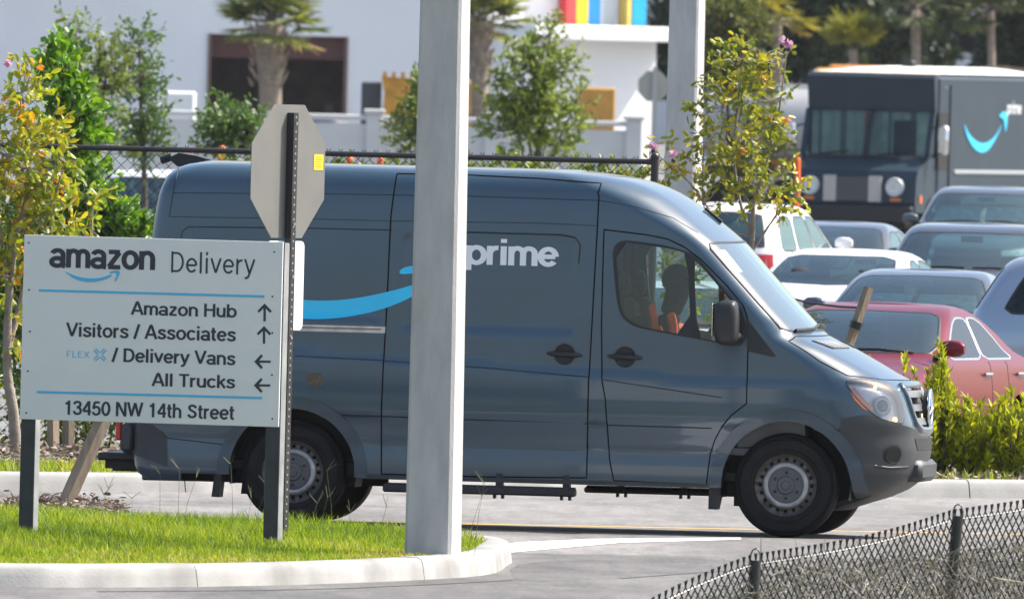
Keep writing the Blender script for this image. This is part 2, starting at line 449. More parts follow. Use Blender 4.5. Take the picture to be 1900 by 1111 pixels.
class Shell:
    """a vehicle skin: horizontal outlines stacked from sill to roof.
    p runs from the front centre (0) round the corner and along the side to the rear centre; -p is the other side."""
    COLS = ('uf', 'ur', 'w', 'fru', 'frv', 'fb', 'rru', 'rrv', 'rb')
    def __init__(s, rows, um, lens, extra=None, taper=0.0, hl=2.4):
        r = np.array(rows, float); s.z0, s.z1 = r[0, 0], r[-1, 0]
        s.zz = np.linspace(s.z0, s.z1, 900)
        s.t = {c: pchip(r[:, 0], r[:, i + 1], s.zz) for i, c in enumerate(s.COLS)}
        s.um = um; s.extra = extra; s.taper = taper; s.hl = hl
        s.k = np.cumsum([0] + list(lens)); s.P = s.k[-1]
        dz = np.gradient(s.zz); du = np.gradient(s.t['uf']); dr = np.gradient(s.t['ur']); dw = np.gradient(s.t['w'])
        ds = np.sqrt(dz ** 2 + (.6 * du) ** 2 + (.3 * dr) ** 2 + dw ** 2)
        s.qq = np.concatenate([[0], np.cumsum(ds)[:-1]]); s.Q = s.qq[-1]
    def q(s, z): return np.interp(z, s.zz, s.qq)
    def z(s, q): return np.interp(q, s.qq, s.zz)
    def point(s, p, q):
        sg = np.where(p < 0, -1.0, 1.0); p = np.clip(np.abs(p), 0, s.P)
        z = s.z(q); T = {c: np.interp(z, s.zz, s.t[c]) for c in s.COLS}
        k = s.k; w = T['w']
        u = np.zeros_like(z); y = np.zeros_like(z)
        t = np.clip((p - k[0]) / (k[1] - k[0]), 0, 1)
        yA = t * (w - T['frv']); uA = T['uf'] - T['fb'] * (yA / w) ** 2
        a = np.clip((p - k[1]) / (k[2] - k[1]), 0, 1) * math.pi / 2
        yB = (w - T['frv']) + T['frv'] * np.sin(a); uB = T['uf'] - T['fb'] * (yB / w) ** 2 - T['fru'] * (1 - np.cos(a))
        uC0 = T['uf'] - T['fb'] - T['fru']
        t = np.clip((p - k[2]) / (k[3] - k[2]), 0, 1); uC = uC0 + (s.um - uC0) * t
        uD1 = T['ur'] + T['rb'] + T['rru']
        t = np.clip((p - k[3]) / (k[4] - k[3]), 0, 1); uD = s.um + (uD1 - s.um) * t
        a = (1 - np.clip((p - k[4]) / (k[5] - k[4]), 0, 1)) * math.pi / 2
        yE = (w - T['rrv']) + T['rrv'] * np.sin(a); uE = T['ur'] + T['rb'] * (yE / w) ** 2 + T['rru'] * (1 - np.cos(a))
        t = 1 - np.clip((p - k[5]) / (k[6] - k[5]), 0, 1)
        yF = t * (w - T['rrv']); uF = T['ur'] + T['rb'] * (yF / w) ** 2
        sec = np.searchsorted(k[1:-1], p, side='right')
        u = np.choose(sec, [uA, uB, uC, uD, uE, uF]); y = np.choose(sec, [yA, yB, w, w, yE, yF])
        if s.extra is not None: y = y + s.extra(u, z) * np.clip(y / w, 0, 1) ** 6
        if s.taper: y = y * (1 - s.taper * ((u - s.um) / s.hl) ** 2)
        return np.stack([u, -sg * y, z], -1)
    def __call__(s, V):
        V = np.asarray(V, float); p, q = V[:, 0], V[:, 1]
        P = s.point(p, q); e = .004
        dp = s.point(np.where(np.abs(p) < e * 2, p + e, p + e), q) - s.point(p - e, q)
        dq = s.point(p, np.clip(q + e, 0, s.Q)) - s.point(p, np.clip(q - e, 0, s.Q))
        n = np.cross(dp, dq); n /= np.linalg.norm(n, axis=1)[:, None] + 1e-12
        c = P - np.array([s.um, 0, (s.z0 + s.z1) / 2 - .2])
        n = np.where((np.sum(n * c, 1) < 0)[:, None], -n, n)
        return P, n
    def uz(s, u, z, side=1):            # a point of the side wall -> (p, q)
        z = np.asarray(z, float); u = np.asarray(u, float)
        T = {c: np.interp(z, s.zz, s.t[c]) for c in s.COLS}
        uC0 = T['uf'] - T['fb'] - T['fru']; uD1 = T['ur'] + T['rb'] + T['rru']
        pf = s.k[2] + (uC0 - u) / (uC0 - s.um) * (s.k[3] - s.k[2])
        pr = s.k[3] + (s.um - u) / (s.um - uD1) * (s.k[4] - s.k[3])
        ca = np.clip(1 - (uC0 + T['fru'] - u) / T['fru'], -1, 1)     # front corner, bow taken as full
        pc = s.k[1] + np.arccos(np.clip(1 - (T['uf'] - T['fb'] - u) / T['fru'], 0, 1)) / (math.pi / 2) * (s.k[2] - s.k[1])
        pe = s.k[5] - np.arccos(np.clip(1 - (u - T['ur'] - T['rb']) / T['rru'], 0, 1)) / (math.pi / 2) * (s.k[5] - s.k[4])
        p = np.where(u > uC0, pc, np.where(u >= s.um, pf, np.where(u >= uD1, pr, pe)))
        return np.stack([side * p, s.q(z)], -1)
    def line(s, pts, side=1, step=.03):  # a side-wall line given in (u, z) -> (p, q) list
        L = np.array(subdiv(pts, step, False)); return [tuple(a) for a in s.uz(L[:, 0], L[:, 1], side)]
    def loop(s, pts, side=1, step=.03):
        L = np.array(subdiv(pts, step, True)); return [tuple(a) for a in s.uz(L[:, 0], L[:, 1], side)]
    def cap(s, name, mat, parent, crown=.02, n=40):
        """roof skin closing the top outline"""
        ps = np.concatenate([np.linspace(s.k[i], s.k[i + 1], m, endpoint=False) for i, m in enumerate((8, 8, 14, 14, 8, 8))] + [[s.P]])
        R = s.point(ps, np.full(len(ps), s.Q)); Lp = s.point(-ps - 1e-9, np.full(len(ps), s.Q))
        vs = []; fs = []; m = 12
        for i in range(len(ps)):
            for j in range(m + 1):
                t = j / m; v = R[i] * (1 - t) + Lp[i] * t
                f = 1 - (2 * t - 1) ** 2
                e = min(1, 6 * i / len(ps), 6 * (len(ps) - 1 - i) / len(ps))
                vs.append((v[0], v[1], v[2] + crown * f * e))
        for i in range(len(ps) - 1):
            for j in range(m): fs.append((i * (m + 1) + j, i * (m + 1) + j + 1, (i + 1) * (m + 1) + j + 1, (i + 1) * (m + 1) + j))
        me = bpy.data.meshes.new(name); me.from_pydata(vs, [], fs); me.update()
        o = put(name, me, parent, mat, True)
        if me.polygons[len(me.polygons) // 2].normal.z < 0: me.flip_normals()
        return o

# ================================================================== materials
def asphalt(name, c1, c2, streak=(1, 1, 1), stain=(.05, .05, .05), stain_amt=.5):
    m, N, L = new_mat(name)
    b = N.new('ShaderNodeBsdfPrincipled'); o = N.new('ShaderNodeOutputMaterial'); L.new(b.outputs[0], o.inputs[0])
    b.inputs['Roughness'].default_value = .85; b.inputs['Specular IOR Level'].default_value = .3
    tc = N.new('ShaderNodeTexCoord'); mp = N.new('ShaderNodeMapping'); mp.inputs['Scale'].default_value = streak
    L.new(tc.outputs['Object'], mp.inputs[0])
    n1 = N.new('ShaderNodeTexNoise'); n1.inputs['Scale'].default_value = .55; n1.inputs['Detail'].default_value = 7; n1.inputs['Roughness'].default_value = .62
    L.new(mp.outputs[0], n1.inputs['Vector'])
    n2 = N.new('ShaderNodeTexNoise'); n2.inputs['Scale'].default_value = 28; n2.inputs['Detail'].default_value = 4
    L.new(tc.outputs['Object'], n2.inputs['Vector'])
    r = N.new('ShaderNodeValToRGB'); r.color_ramp.elements[0].position = .34; r.color_ramp.elements[1].position = .62
    r.color_ramp.elements[0].color = (*c1, 1); r.color_ramp.elements[1].color = (*c2, 1); L.new(n1.outputs[0], r.inputs[0])
    n3 = N.new('ShaderNodeTexNoise'); n3.inputs['Scale'].default_value = .23; n3.inputs['Detail'].default_value = 9; n3.inputs['Roughness'].default_value = .7
    mp3 = N.new('ShaderNodeMapping'); mp3.inputs['Scale'].default_value = (.8, .35, 1); mp3.inputs['Location'].default_value = (3.1, 1.7, 0)
    L.new(tc.outputs['Object'], mp3.inputs[0]); L.new(mp3.outputs[0], n3.inputs['Vector'])
    r3 = N.new('ShaderNodeValToRGB'); r3.color_ramp.elements[0].position = .50; r3.color_ramp.elements[1].position = .66
    r3.color_ramp.elements[0].color = (0, 0, 0, 1); r3.color_ramp.elements[1].color = (stain_amt,) * 3 + (1,)
    L.new(n3.outputs[0], r3.inputs[0])
    mx = N.new('ShaderNodeMixRGB'); L.new(r3.outputs[0], mx.inputs[0]); L.new(r.outputs[0], mx.inputs[1]); mx.inputs[2].default_value = (*stain, 1)
    n4 = N.new('ShaderNodeTexNoise'); n4.inputs['Scale'].default_value = 5.0; n4.inputs['Detail'].default_value = 8; n4.inputs['Roughness'].default_value = .7
    mp4 = N.new('ShaderNodeMapping'); mp4.inputs['Scale'].default_value = (1.0, .12, 1); L.new(tc.outputs['Object'], mp4.inputs[0]); L.new(mp4.outputs[0], n4.inputs['Vector'])
    mo = N.new('ShaderNodeMixRGB'); mo.blend_type = 'OVERLAY'; mo.inputs[0].default_value = .6; L.new(mx.outputs[0], mo.inputs[1]); L.new(n4.outputs[0], mo.inputs[2]); mx = mo
    mg = N.new('ShaderNodeMixRGB'); mg.blend_type = 'OVERLAY'; mg.inputs[0].default_value = .8
    L.new(mx.outputs[0], mg.inputs[1]); L.new(n2.outputs[0], mg.inputs[2]); L.new(mg.outputs[0], b.inputs['Base Color'])
    bp = N.new('ShaderNodeBump'); bp.inputs['Strength'].default_value = .5; bp.inputs['Distance'].default_value = .01
    L.new(n2.outputs[0], bp.inputs['Height']); L.new(bp.outputs[0], b.inputs['Normal'])
    return m
M_ROAD = asphalt('road_asphalt', (.118, .112, .106), (.218, .208, .195), (.9, .16, 1), (.075, .07, .068), .8)
M_LOT = asphalt('lot_asphalt', (.13, .128, .125), (.19, .185, .18), (.4, .2, 1), (.07, .07, .07), .6)
M_KERB = pbr('kerb_concrete', (.20, .195, .185), .9, col2=(.36, .355, .34), var=.22, scale=1.7, bump=.14, bscale=55, detail=9)
M_POLE = pbr('pole_concrete', (.39, .38, .36), .85, col2=(.50, .49, .47), var=.2, scale=3.4, bump=.2, bscale=40, detail=9, stretch=(3.0, 3.0, .8))
M_SOIL = pbr('soil', (.10, .085, .05), .95, var=.4, scale=5, bump=.6, bscale=20)
M_MULCHBED = pbr('mulch_bed', (.13, .095, .07), .95, var=.45, scale=14, bump=.8, bscale=30)
M_PAINTW = pbr('road_paint_white', (.74, .74, .72), .8, var=.16, scale=9, bump=.2)
M_PAINTY = pbr('road_paint_yellow', (.55, .32, .04), .8, var=.3, scale=5)
M_BLACK = pbr('black_plastic', (.018, .019, .021), .45, spec=.4)
M_BLACKMET = pbr('black_coated_metal', (.02, .02, .022), .38, spec=.5)
M_RUBBER = pbr('rubber', (.013, .012, .0125), .82, spec=.25, var=.3, scale=9)
M_WIRE = pbr('vinyl_wire', (.022, .021, .024), .75, spec=.15)
M_WHITE = pbr('white_vinyl', (.80, .80, .79), .5)
M_GALV = pbr('galvanised', (.42, .42, .41), .45, metal=.8)
M_WOOD = pbr('stake_wood', (.21, .155, .105), .85, col2=(.33, .26, .19), var=.3, scale=5, stretch=(6, 6, .6), bump=.4, bscale=30)
M_BARK = pbr('bark', (.20, .165, .13), .9, col2=(.30, .26, .215), var=.3, scale=9, bump=.5, bscale=26)
M_BARKD = pbr('dark_bark', (.085, .07, .055), .9, var=.3, scale=9, bump=.5, bscale=26)

# ================================================================== setting
def flat(name, pts, z, mat):
    me = bpy.data.meshes.new(name); me.from_pydata([(p[0], p[1], z) for p in pts], [], [tuple(range(len(pts)))]); me.update()
    if me.polygons[0].normal.z < 0: me.flip_normals()
    return structure(put(name, me, None, mat))
flat('ground', [(-2500, -400), (2500, -400), (2500, 4500), (-2500, 4500)], -.9, M_LOT)

KL = [(-60, 206), (-20, 207.5), (-9, 210), (-3.76, 213.2), (0, 217.5), (3.7, 221.6), (8, 224), (20, 226), (60, 228)]   # far kerb, road side
BACK = [(60, 233.0), (9, 229.2), (4.5, 227.9), (1.9, 227.6), (1.45, 231.0), (-9, 231.0), (-60, 231.0)]
flat('road', [(-120, 171.2), (120, 174.6), (120, 240), (-120, 240)], 0.0, M_ROAD)
flat('parking_lot', [(-160, 224), (160, 224), (160, 620), (-160, 620)], 0.004, M_LOT)
# sloping bank between the road and the low ground where the near fence stands
def bank():
    xs = np.linspace(-140, 140, 57); ys = [-60, 60, 120, 150, 158, 162, 166, 169, 171.5, 173.5]
    zs = [-.8, -.75, -.7, -.65, -.62, -.55, -.45, -.28, -.08, -.03]
    vs = []; fs = []
    for x in xs:
        for y, z in zip(ys, zs): vs.append((x, y + (.014 * x if y > 165 else 0), z + .05 * math.sin(x * .7 + y)))
    n = len(ys)
    for i in range(len(xs) - 1):
        for j in range(n - 1): fs.append((i * n + j, (i + 1) * n + j, (i + 1) * n + j + 1, i * n + j + 1))
    me = bpy.data.meshes.new('grass_bank'); me.from_pydata(vs, [], fs); me.update()
    return structure(put('grass_bank', me, None, pbr('bank_turf', (.055, .085, .02), .95, col2=(.12, .115, .05), var=.4, scale=.8, bump=.6, bscale=8), True))
bank()

def offset_line(pts, d):
    out = []; n = len(pts)
    for i in range(n):
        a = Vector(pts[max(i - 1, 0)]); b = Vector(pts[min(i + 1, n - 1)]); t = (b - a).normalized()
        out.append((pts[i][0] - t.y * d, pts[i][1] + t.x * d))
    return out
def dense(pts, step):
    return [tuple(p) for p in subdiv(pts, step, False)]
def kerb(name, line, seg=1.83, z=0.0, h=.15, w=.2, side=1, lim=None):
    """concrete kerb cast in lengths; the road face is on the line, the top goes to the left of its direction (side=1)"""
    root = bpy.data.objects.new(name, None); COL.objects.link(root); structure(root)
    pts = dense(line, .12); acc = 0; cur = [pts[0]]; runs = []
    for a, b in zip(pts, pts[1:]):
        acc += math.dist(a, b); cur.append(b)
        if acc >= seg: runs.append(cur); cur = [b]; acc = 0
    if len(cur) > 1: runs.append(cur)
    prof = [(0, -.02), (.012, h * .45), (.02, h * .75), (.035, h * .93), (.06, h), (w - .02, h), (w, h - .012), (w, -.02)]
    for run in runs:
        if lim and not (lim[0] < run[0][0] < lim[1]):
            pass
        # leave a narrow joint at both ends
        a, b = Vector(run[0]), Vector(run[1]); run[0] = tuple(a + (b - a).normalized() * .006)
        a, b = Vector(run[-1]), Vector(run[-2]); run[-1] = tuple(a + (b - a).normalized() * .006)
        vs = []; fs = []; n = len(prof)
        jz = random.uniform(-.004, .004)
        rows = [offset_line(run, side * d) for d, _ in prof]
        for i in range(len(run)):
            for j, (d, hh) in enumerate(prof): vs.append((rows[j][i][0], rows[j][i][1], z + hh + (jz if hh > 0 else 0)))
        for i in range(len(run) - 1):
            for j in range(n - 1): fs.append((i * n + j, i * n + j + 1, (i + 1) * n + j + 1, (i + 1) * n + j))
        fs.append(tuple(range(n))); fs.append(tuple((len(run) - 1) * n + j for j in range(n)))
        MB().add(vs, fs).build('kerb_stone', M_KERB, root, 40)
    return root
KLs = smooth_loop(KL, 2, False)
kerb('far_kerb', [p for p in KLs if -14 < p[0] < 14], 3.0, side=1)
for lo, hi in ((-61, -13.0), (13.0, 61)):
    kerb('far_kerb', [p for p in KLs if lo < p[0] < hi], 12.0, side=1)
flat('verge', offset_line(KLs, .19) + BACK, .125, M_SOIL)

# traffic island in front: kerb line taken along its road face
ISL = [(-40, 168.5), (-14, 172.5)] + [tuple(gpt(a, b)[:2]) for a, b in ((0, 1090), (210, 1090), (420, 1088), (620, 1083), (790, 1075.5), (880, 1070), (925, 1063))]
_t = gpt(942, 1049)
ISL += [(_t.x, _t.y), (_t.x + .05, _t.y + 1.5), (_t.x - .08, _t.y + 3.0), (-.55, 191.6), (-1.4, 192.6), (-2.6, 194.6), (-3.15, 197.6), (-4.2, 199.4), (-14, 200), (-40, 200)]
ISLs = smooth_loop(ISL, 2, False)
kerb('island_kerb', ISLs, 4.4, side=1)
flat('island_soil', offset_line(ISLs, .19), .12, M_SOIL)
ISL_IN = offset_line(ISLs, .17)

def paint(name, pxs, mat, z=.004):
    pts = [gpt(a, b, z) for a, b in pxs]
    me = bpy.data.meshes.new(name); me.from_pydata([tuple(p) for p in pts], [], [tuple(range(len(pts)))]); me.update()
    if me.polygons[0].normal.z < 0: me.flip_normals()
    return structure(put(name, me, None, mat))
paint('stop_line', [(898, 1013), (932, 1025.5), (1151, 1006), (1300, 1002), (1375, 1000), (1375, 996.6), (1300, 997), (1100, 999), (967, 1005)], M_PAINTW, .0034)
YL = [gpt(300, 961.5), gpt(1900, 991.5)]
_d = (YL[1] - YL[0]).normalized(); _a = YL[0] - _d * 30; _b = YL[1] + _d * 30; _n = Vector((-_d.y, _d.x, 0))
flat('lane_line', [(_a + _n * .0)[:2], (_b)[:2], (_b + _n * .24)[:2], (_a + _n * .24)[:2]], .0014, M_PAINTY)

M_NEAR = asphalt('near_asphalt', (.085, .081, .077), (.160, .153, .144), (.9, .15, 1), (.055, .052, .05), .7)
flat('near_road', [(-120, 171.2), (120, 174.6), (120, 195.4), (2.6, 194.4), (.6, 193.2), (-1.0, 192.8), (-6, 190), (-120, 185)], .0022, M_NEAR)
M_PATCH = asphalt('patched_asphalt', (.085, .080, .077), (.150, .142, .135), (.9, .14, 1), (.055, .052, .05), .6)
M_TAR = pbr('tar', (.03, .029, .028), .7, var=.3, scale=4)
paint('asphalt_patch', [(946, 1056), (962, 1046), (1020, 1040), (1100, 1038), (1180, 1037), (1300, 1041), (1400, 1047), (1470, 1054), (1390, 1057), (1300, 1061), (1230, 1066), (1160, 1072), (1080, 1074), (1000, 1078), (955, 1074)], M_PATCH, .0032)
for pl in ([(1150, 1073), (1230, 1067), (1300, 1061.5), (1390, 1057), (1500, 1055)], [(180, 1097), (330, 1096), (470, 1095), (640, 1091), (800, 1084), (950, 1076)]):
    up_ = [(a, b - .7 - .4 * math.sin(a * .05)) for a, b in pl]; paint('tar_seam', subdiv(pl, 12, False) + subdiv([(a, b - .8) for a, b in pl], 12, False)[::-1], M_TAR, .0044)

# ================================================================== the delivery van
M_VAN = pbr('van_paint', (.022, .054, .085), .30, coat=.75, spec=.5, var=.10, scale=1.4, rvar=.05, detail=8)
def road_film(m, top=.75, amt=.35, col=(.16, .145, .125)):
    """thin road dust on the lower panels, uneven"""
    N, L = m.node_tree.nodes, m.node_tree.links
    b = next(n for n in N if n.type == 'BSDF_PRINCIPLED'); src = b.inputs['Base Color'].links[0].from_socket
    tc = N.new('ShaderNodeTexCoord'); sp = N.new('ShaderNodeSeparateXYZ'); L.new(tc.outputs['Object'], sp.inputs[0])
    mr = N.new('ShaderNodeMapRange'); mr.inputs['From Min'].default_value = top; mr.inputs['From Max'].default_value = .3; mr.inputs['To Max'].default_value = amt; L.new(sp.outputs['Z'], mr.inputs[0])
    n = N.new('ShaderNodeTexNoise'); n.inputs['Scale'].default_value = 5; n.inputs['Detail'].default_value = 8; L.new(tc.outputs['Object'], n.inputs['Vector'])
    mu = N.new('ShaderNodeMath'); mu.operation = 'MULTIPLY'; L.new(mr.outputs[0], mu.inputs[0]); L.new(n.outputs[0], mu.inputs[1])
    mx = N.new('ShaderNodeMixRGB'); L.new(mu.outputs[0], mx.inputs[0]); L.new(src, mx.inputs[1]); mx.inputs[2].default_value = (*col, 1); L.new(mx.outputs[0], b.inputs['Base Color'])
road_film(M_VAN)
M_VANTRIM = pbr('van_trim_plastic', (.030, .034, .039), .5, var=.15, scale=4, bump=.05, bscale=300)
M_VANSILL = pbr('van_sill', (.027, .048, .068), .42, coat=.4, var=.2, scale=3)
M_SEAM = pbr('door_gap', (.004, .004, .005), .8, spec=.1)
M_CREASE = pbr('seam_and_crease_shade', (.014, .020, .027), .55, spec=.3)  # dark tone for body seams and for shade painted along creases
M_BLUE = pbr('blue_vinyl', (.0, .49, .80), .35, coat=.5)
M_VANWHITE = pbr('print_white', (.74, .75, .76), .4)
M_GLASS = glass('cab_glass', (.70, .82, .78), 1.5, floor=.02)
M_WSHIELD = glass('windscreen_glass', (.80, .90, .87), 1.55, (.93, 1.0, .96), floor=.26)
M_STEEL = pbr('wheel_steel', (.105, .098, .09), .45, metal=.4, var=.3, scale=14)
M_RING = pbr('wheel_ring', (.32, .315, .31), .38, metal=.5, var=.2, scale=12)
M_HUB = pbr('wheel_hub', (.085, .086, .09), .5, metal=.2)
M_CHROME = pbr('chrome', (.72, .73, .75), .12, metal=1.0)
M_GRILLE = pbr('grille_silver', (.20, .205, .215), .36, metal=.5)
M_MESHBLK = pbr('grille_black', (.012, .012, .013), .6)
M_REFL = pbr('lamp_reflector', (.50, .52, .54), .25, metal=.15, coat=.6)
M_LENS = glass('lamp_lens', (.88, .9, .9), 1.45, floor=.10)
M_AMBER = pbr('amber_lens', (.75, .17, .03), .25, coat=.5)
M_LAMPON = pbr('lit_bulb', (.9, .55, .2), .3, emit=(1.0, .55, .2), emit_s=1.6)
M_RED = pbr('red_lens', (.45, .02, .02), .25, coat=.6)
M_CABIN = pbr('cabin_grey', (.11, .115, .12), .75, var=.15, scale=6)
M_CABINL = pbr('cabin_light_grey', (.30, .31, .31), .75, var=.1, scale=5)
M_SEAT = pbr('seat_cloth', (.035, .037, .042), .9, var=.2, scale=20)
M_CREAM = pbr('rail_cream', (.52, .48, .42), .55, var=.25, scale=12)
M_PAPER = pbr('paper', (.82, .82, .80), .7)
M_HIVIS = pbr('hi_vis_orange', (.85, .10, .025), .7, var=.15, scale=9)
M_MESHB = pbr('bag_black', (.016, .016, .018), .8)

VAN_W = .985; VAN_TH = math.radians(7.0)
_fw = Vector((math.cos(VAN_TH), -math.sin(VAN_TH), 0)); _lf = Vector((math.sin(VAN_TH), math.cos(VAN_TH), 0))
_mid = at(998.5, 888.5, 252.5)                               # half way between the near wheel centres
VAN_O = _mid - _fw * 3.085 + _lf * .90; VAN_O.z = 0.0
van = thing('delivery_van', 'dark blue-grey high-roof delivery van with blue smile logo and white lettering on the road', 'van', VAN_O, -VAN_TH)
VM = Matrix.Translation(VAN_O) @ Matrix.Rotation(-VAN_TH, 4, 'Z')
VMi = VM.inverted()
def VU(px, py, w=.965):          # picture point -> (u, z) on the near side wall
    p = VMi @ onplane(px, py, VM @ Vector((3, -w, 1)), _lf); return (p.x, p.z)
def VL(pts): return [VU(a, b) for a, b in pts]

rows = [  # z, front, rear, half width, front corner (u, v), front bow, rear corner (u, v), rear bow
    (.30, 5.55, .16, .930, .40, .40, .10, .06, .08, .02),
    (.36, 5.70, .08, .975, .46, .40, .12, .08, .10, .03),
    (.50, 5.84, .05, .972, .48, .40, .13, .10, .12, .03),
    (.615, 5.86, .05, .962, .48, .40, .14, .10, .12, .03),
    (.63, 5.865, .05, .966, .48, .40, .14, .10, .12, .03),
    (.795, 5.86, .06, .980, .48, .40, .15, .10, .12, .03),
    (.81, 5.86, .07, .986, .46, .38, .15, .10, .12, .03),
    (.95, 5.83, .08, .990, .44, .36, .16, .10, .12, .03),
    (1.10, 5.79, .085, .988, .40, .34, .18, .10, .12, .03),
    (1.15, 5.74, .09, .986, .36, .32, .19, .10, .12, .03),
    (1.20, 5.64, .09, .984, .32, .30, .20, .10, .12, .03),
    (1.30, 5.46, .095, .980, .26, .26, .20, .10, .12, .03),
    (1.40, 5.27, .10, .976, .22, .22, .20, .10, .12, .03),
    (1.475, 5.10, .105, .973, .18, .20, .19, .10, .12, .03),
    (1.60, 4.965, .11, .968, .14, .17, .17, .10, .12, .03),
    (1.90, 4.68, .13, .954, .14, .17, .16, .10, .12, .03),
    (2.16, 4.44, .15, .938, .15, .17, .16, .10, .12, .03),
    (2.28, 4.29, .165, .929, .22, .20, .16, .10, .12, .03),
    (2.40, 4.13, .185, .916, .30, .26, .16, .10, .12, .03),
    (2.48, 4.00, .21, .902, .34, .28, .15, .12, .14, .03),
    (2.54, 3.87, .24, .880, .36, .30, .14, .14, .16, .03),
    (2.59, 3.70, .30, .845, .34, .30, .12, .16, .18, .03),
    (2.625, 3.45, .38, .790, .26, .28, .08, .18, .20, .03),
    (2.64, 3.25, .46, .720, .20, .25, .05, .18, .20, .03)]
VPANELS = ((VU(352, 500)[0], VU(712, 500)[0], VU(500, 592)[1], VU(500, 422)[1]), (VU(742, 500)[0], VU(1073, 500)[0], VU(900, 622)[1], VU(900, 431)[1]))
def van_crease(u, z):            # the swage line runs slightly downhill to the front
    za = 1.30 - .036 * (u - .0)
    t = np.clip((z - za) / .035, -1, 1)
    y = .006 * (1 - t) - .006
    for (u0, u1, z0, z1) in VPANELS:         # shallow pressed panels
        a = np.clip((u - u0) / .05, 0, 1) * np.clip((u1 - u) / .05, 0, 1); b = np.clip((z - z0) / .06, 0, 1) * np.clip((z1 - z) / .04, 0, 1)
        m_ = a * b; y = y - .013 * m_ * m_ * (3 - 2 * m_)
    return y
VS = Shell(rows, 2.9, (.60, .50, 2.3, 2.6, .22, .80), extra=van_crease)
k = VS.k
# dense picture map of the near skin, so that points of the curved nose can be found too
def _inv_table():
    P, Q = np.meshgrid(np.linspace(0, VS.P * .97, 700), np.linspace(0, VS.Q, 320), indexing='ij')
    X = VS.point(P.ravel(), Q.ravel())
    R = np.array(VM.to_3x3()); W = X @ R.T + np.array(VAN_O) - np.array(CAM)
    zc = W @ np.array(cF); px = 950 + FOC * (W @ np.array(cX)) / zc; py = 555.5 - FOC * (W @ np.array(cU)) / zc
    _, Nn = VS(np.stack([P.ravel(), Q.ravel()], -1)); Nw = Nn @ R.T
    vis = np.sum(Nw * W, 1) < 0
    return P.ravel()[vis], Q.ravel()[vis], px[vis], py[vis], zc[vis]
_IT = _inv_table()
def VP(pts):                     # picture points -> (p, q) on the skin
    out = []
    for a, b in pts:
        d = (_IT[2] - a) ** 2 + (_IT[3] - b) ** 2
        i = np.argsort(d)[:4]; w = 1 / (d[i] + .05); w /= w.sum()
        j = i[0]; near = np.abs(_IT[0][i] - _IT[0][j]) < .1; i = i[near]; w = w[near] / w[near].sum()
        out.append((float((_IT[0][i] * w).sum()), float((_IT[1][i] * w).sum())))
    return out
def sub_px(pts, closed=True, step=8): return subdiv(pts, step, closed)

# --- outlines (u, z) on the side
slide_door = VL([(733, 322), (864, 324.5), (1000, 331), (1110, 340), (1107, 430), (1098.6, 598), (1092.7, 717), (1090, 836), (1089, 886), (900, 884), (708, 879), (708, 776), (712, 677), (718, 558), (724, 400)])
front_door = VL([(1119.5, 426), (1198.8, 435.6), (1238, 443.5), (1270, 459), (1301.7, 483), (1349, 530.7), (1379, 567), (1386, 586), (1388, 645.5), (1386, 748), (1357, 771), (1341, 790), (1327, 815), (1318, 842), (1311, 898), (1220, 895), (1139, 891), (1131, 850), (1124, 740), (1117.6, 705), (1116, 598)])
win_frame = smooth_loop(VL([(1134, 442), (1213, 452), (1251, 459), (1290, 473), (1319, 506), (1349, 543), (1384, 586), (1387, 646), (1321, 634), (1213, 614), (1177, 606), (1156, 592), (1146, 570), (1139, 513)]), 2)
pane_main = smooth_loop(VL([(1141, 447), (1218, 457.5), (1250, 463), (1275, 471), (1282, 623), (1183, 605), (1160, 588), (1149, 566)]), 1)
pane_vent = smooth_loop(VL([(1286, 481), (1298, 491), (1346, 546.4), (1362, 566), (1363, 639), (1325, 632), (1293, 625)]), 1)
slide_panel = VL([(770, 428), (1040, 436), (1066, 441), (1076, 455), (1073, 490), (1062, 560), (1045, 610), (1020, 628)])
WU, WZ = VU(1457, 900)[0], .383
RU = VU(542, 880)[0]
def arch(u0, r, a0=-20, a1=200, n=28): return [(u0 + r * math.cos(math.radians(a0 + (a1 - a0) * i / n)), WZ + r * math.sin(math.radians(a0 + (a1 - a0) * i / n))) for i in range(n + 1)]
archF = arch(WU, .475); archR = arch(RU, .470)
dom_b, dom_t = 0.0, VS.Q
def both(l): return [l, [(-a, b) for a, b in l]]
PBL, PB = k[1], k[2]
# windscreen, bonnet, grille, lamps, bumper on the nose, as (p, q)
def nose_poly(pts): return pts
ws = []
for zz, pp in ((1.515, .0), (1.515, k[1] + .10), (1.535, k[1] + .20), (1.80, k[1] + .22), (2.10, k[1] + .24), (2.135, k[1] + .19), (2.145, k[1]), (2.150, 0)):
    ws.append((pp, float(VS.q(zz))))
windscreen = ws + [(-a, b) for a, b in ws[::-1] if a > 0]
hood = [(0, float(VS.q(1.165))), (k[1] + .05, float(VS.q(1.175))), (k[1] + .28, float(VS.q(1.20))), (k[1] + .33, float(VS.q(1.30))), (k[1] + .30, float(VS.q(1.44))), (k[1] + .1, float(VS.q(1.475))), (0, float(VS.q(1.48)))]
hood = hood + [(-a, b) for a, b in hood[::-1] if a > 0]
lamp = VP(sub_px(smooth_loop([(1566, 708), (1588, 703), (1620, 704), (1650, 714), (1671, 734), (1680, 786), (1655, 783), (1632, 776), (1606, 756), (1584, 732)], 1), True, 6))
grl = [(0, float(VS.q(.80))), (.34, float(VS.q(.81))), (.47, float(VS.q(.86))), (.52, float(VS.q(1.10))), (.50, float(VS.q(1.13))), (0, float(VS.q(1.135)))]
grl = smooth_loop(grl[:1] + grl[1:], 0); grille = grl + [(-a, b) for a, b in grl[::-1] if a > 0]
bump_edge = VP([(1532, 776), (1560, 776), (1598, 770), (1612, 768), (1640, 780), (1680, 790)])
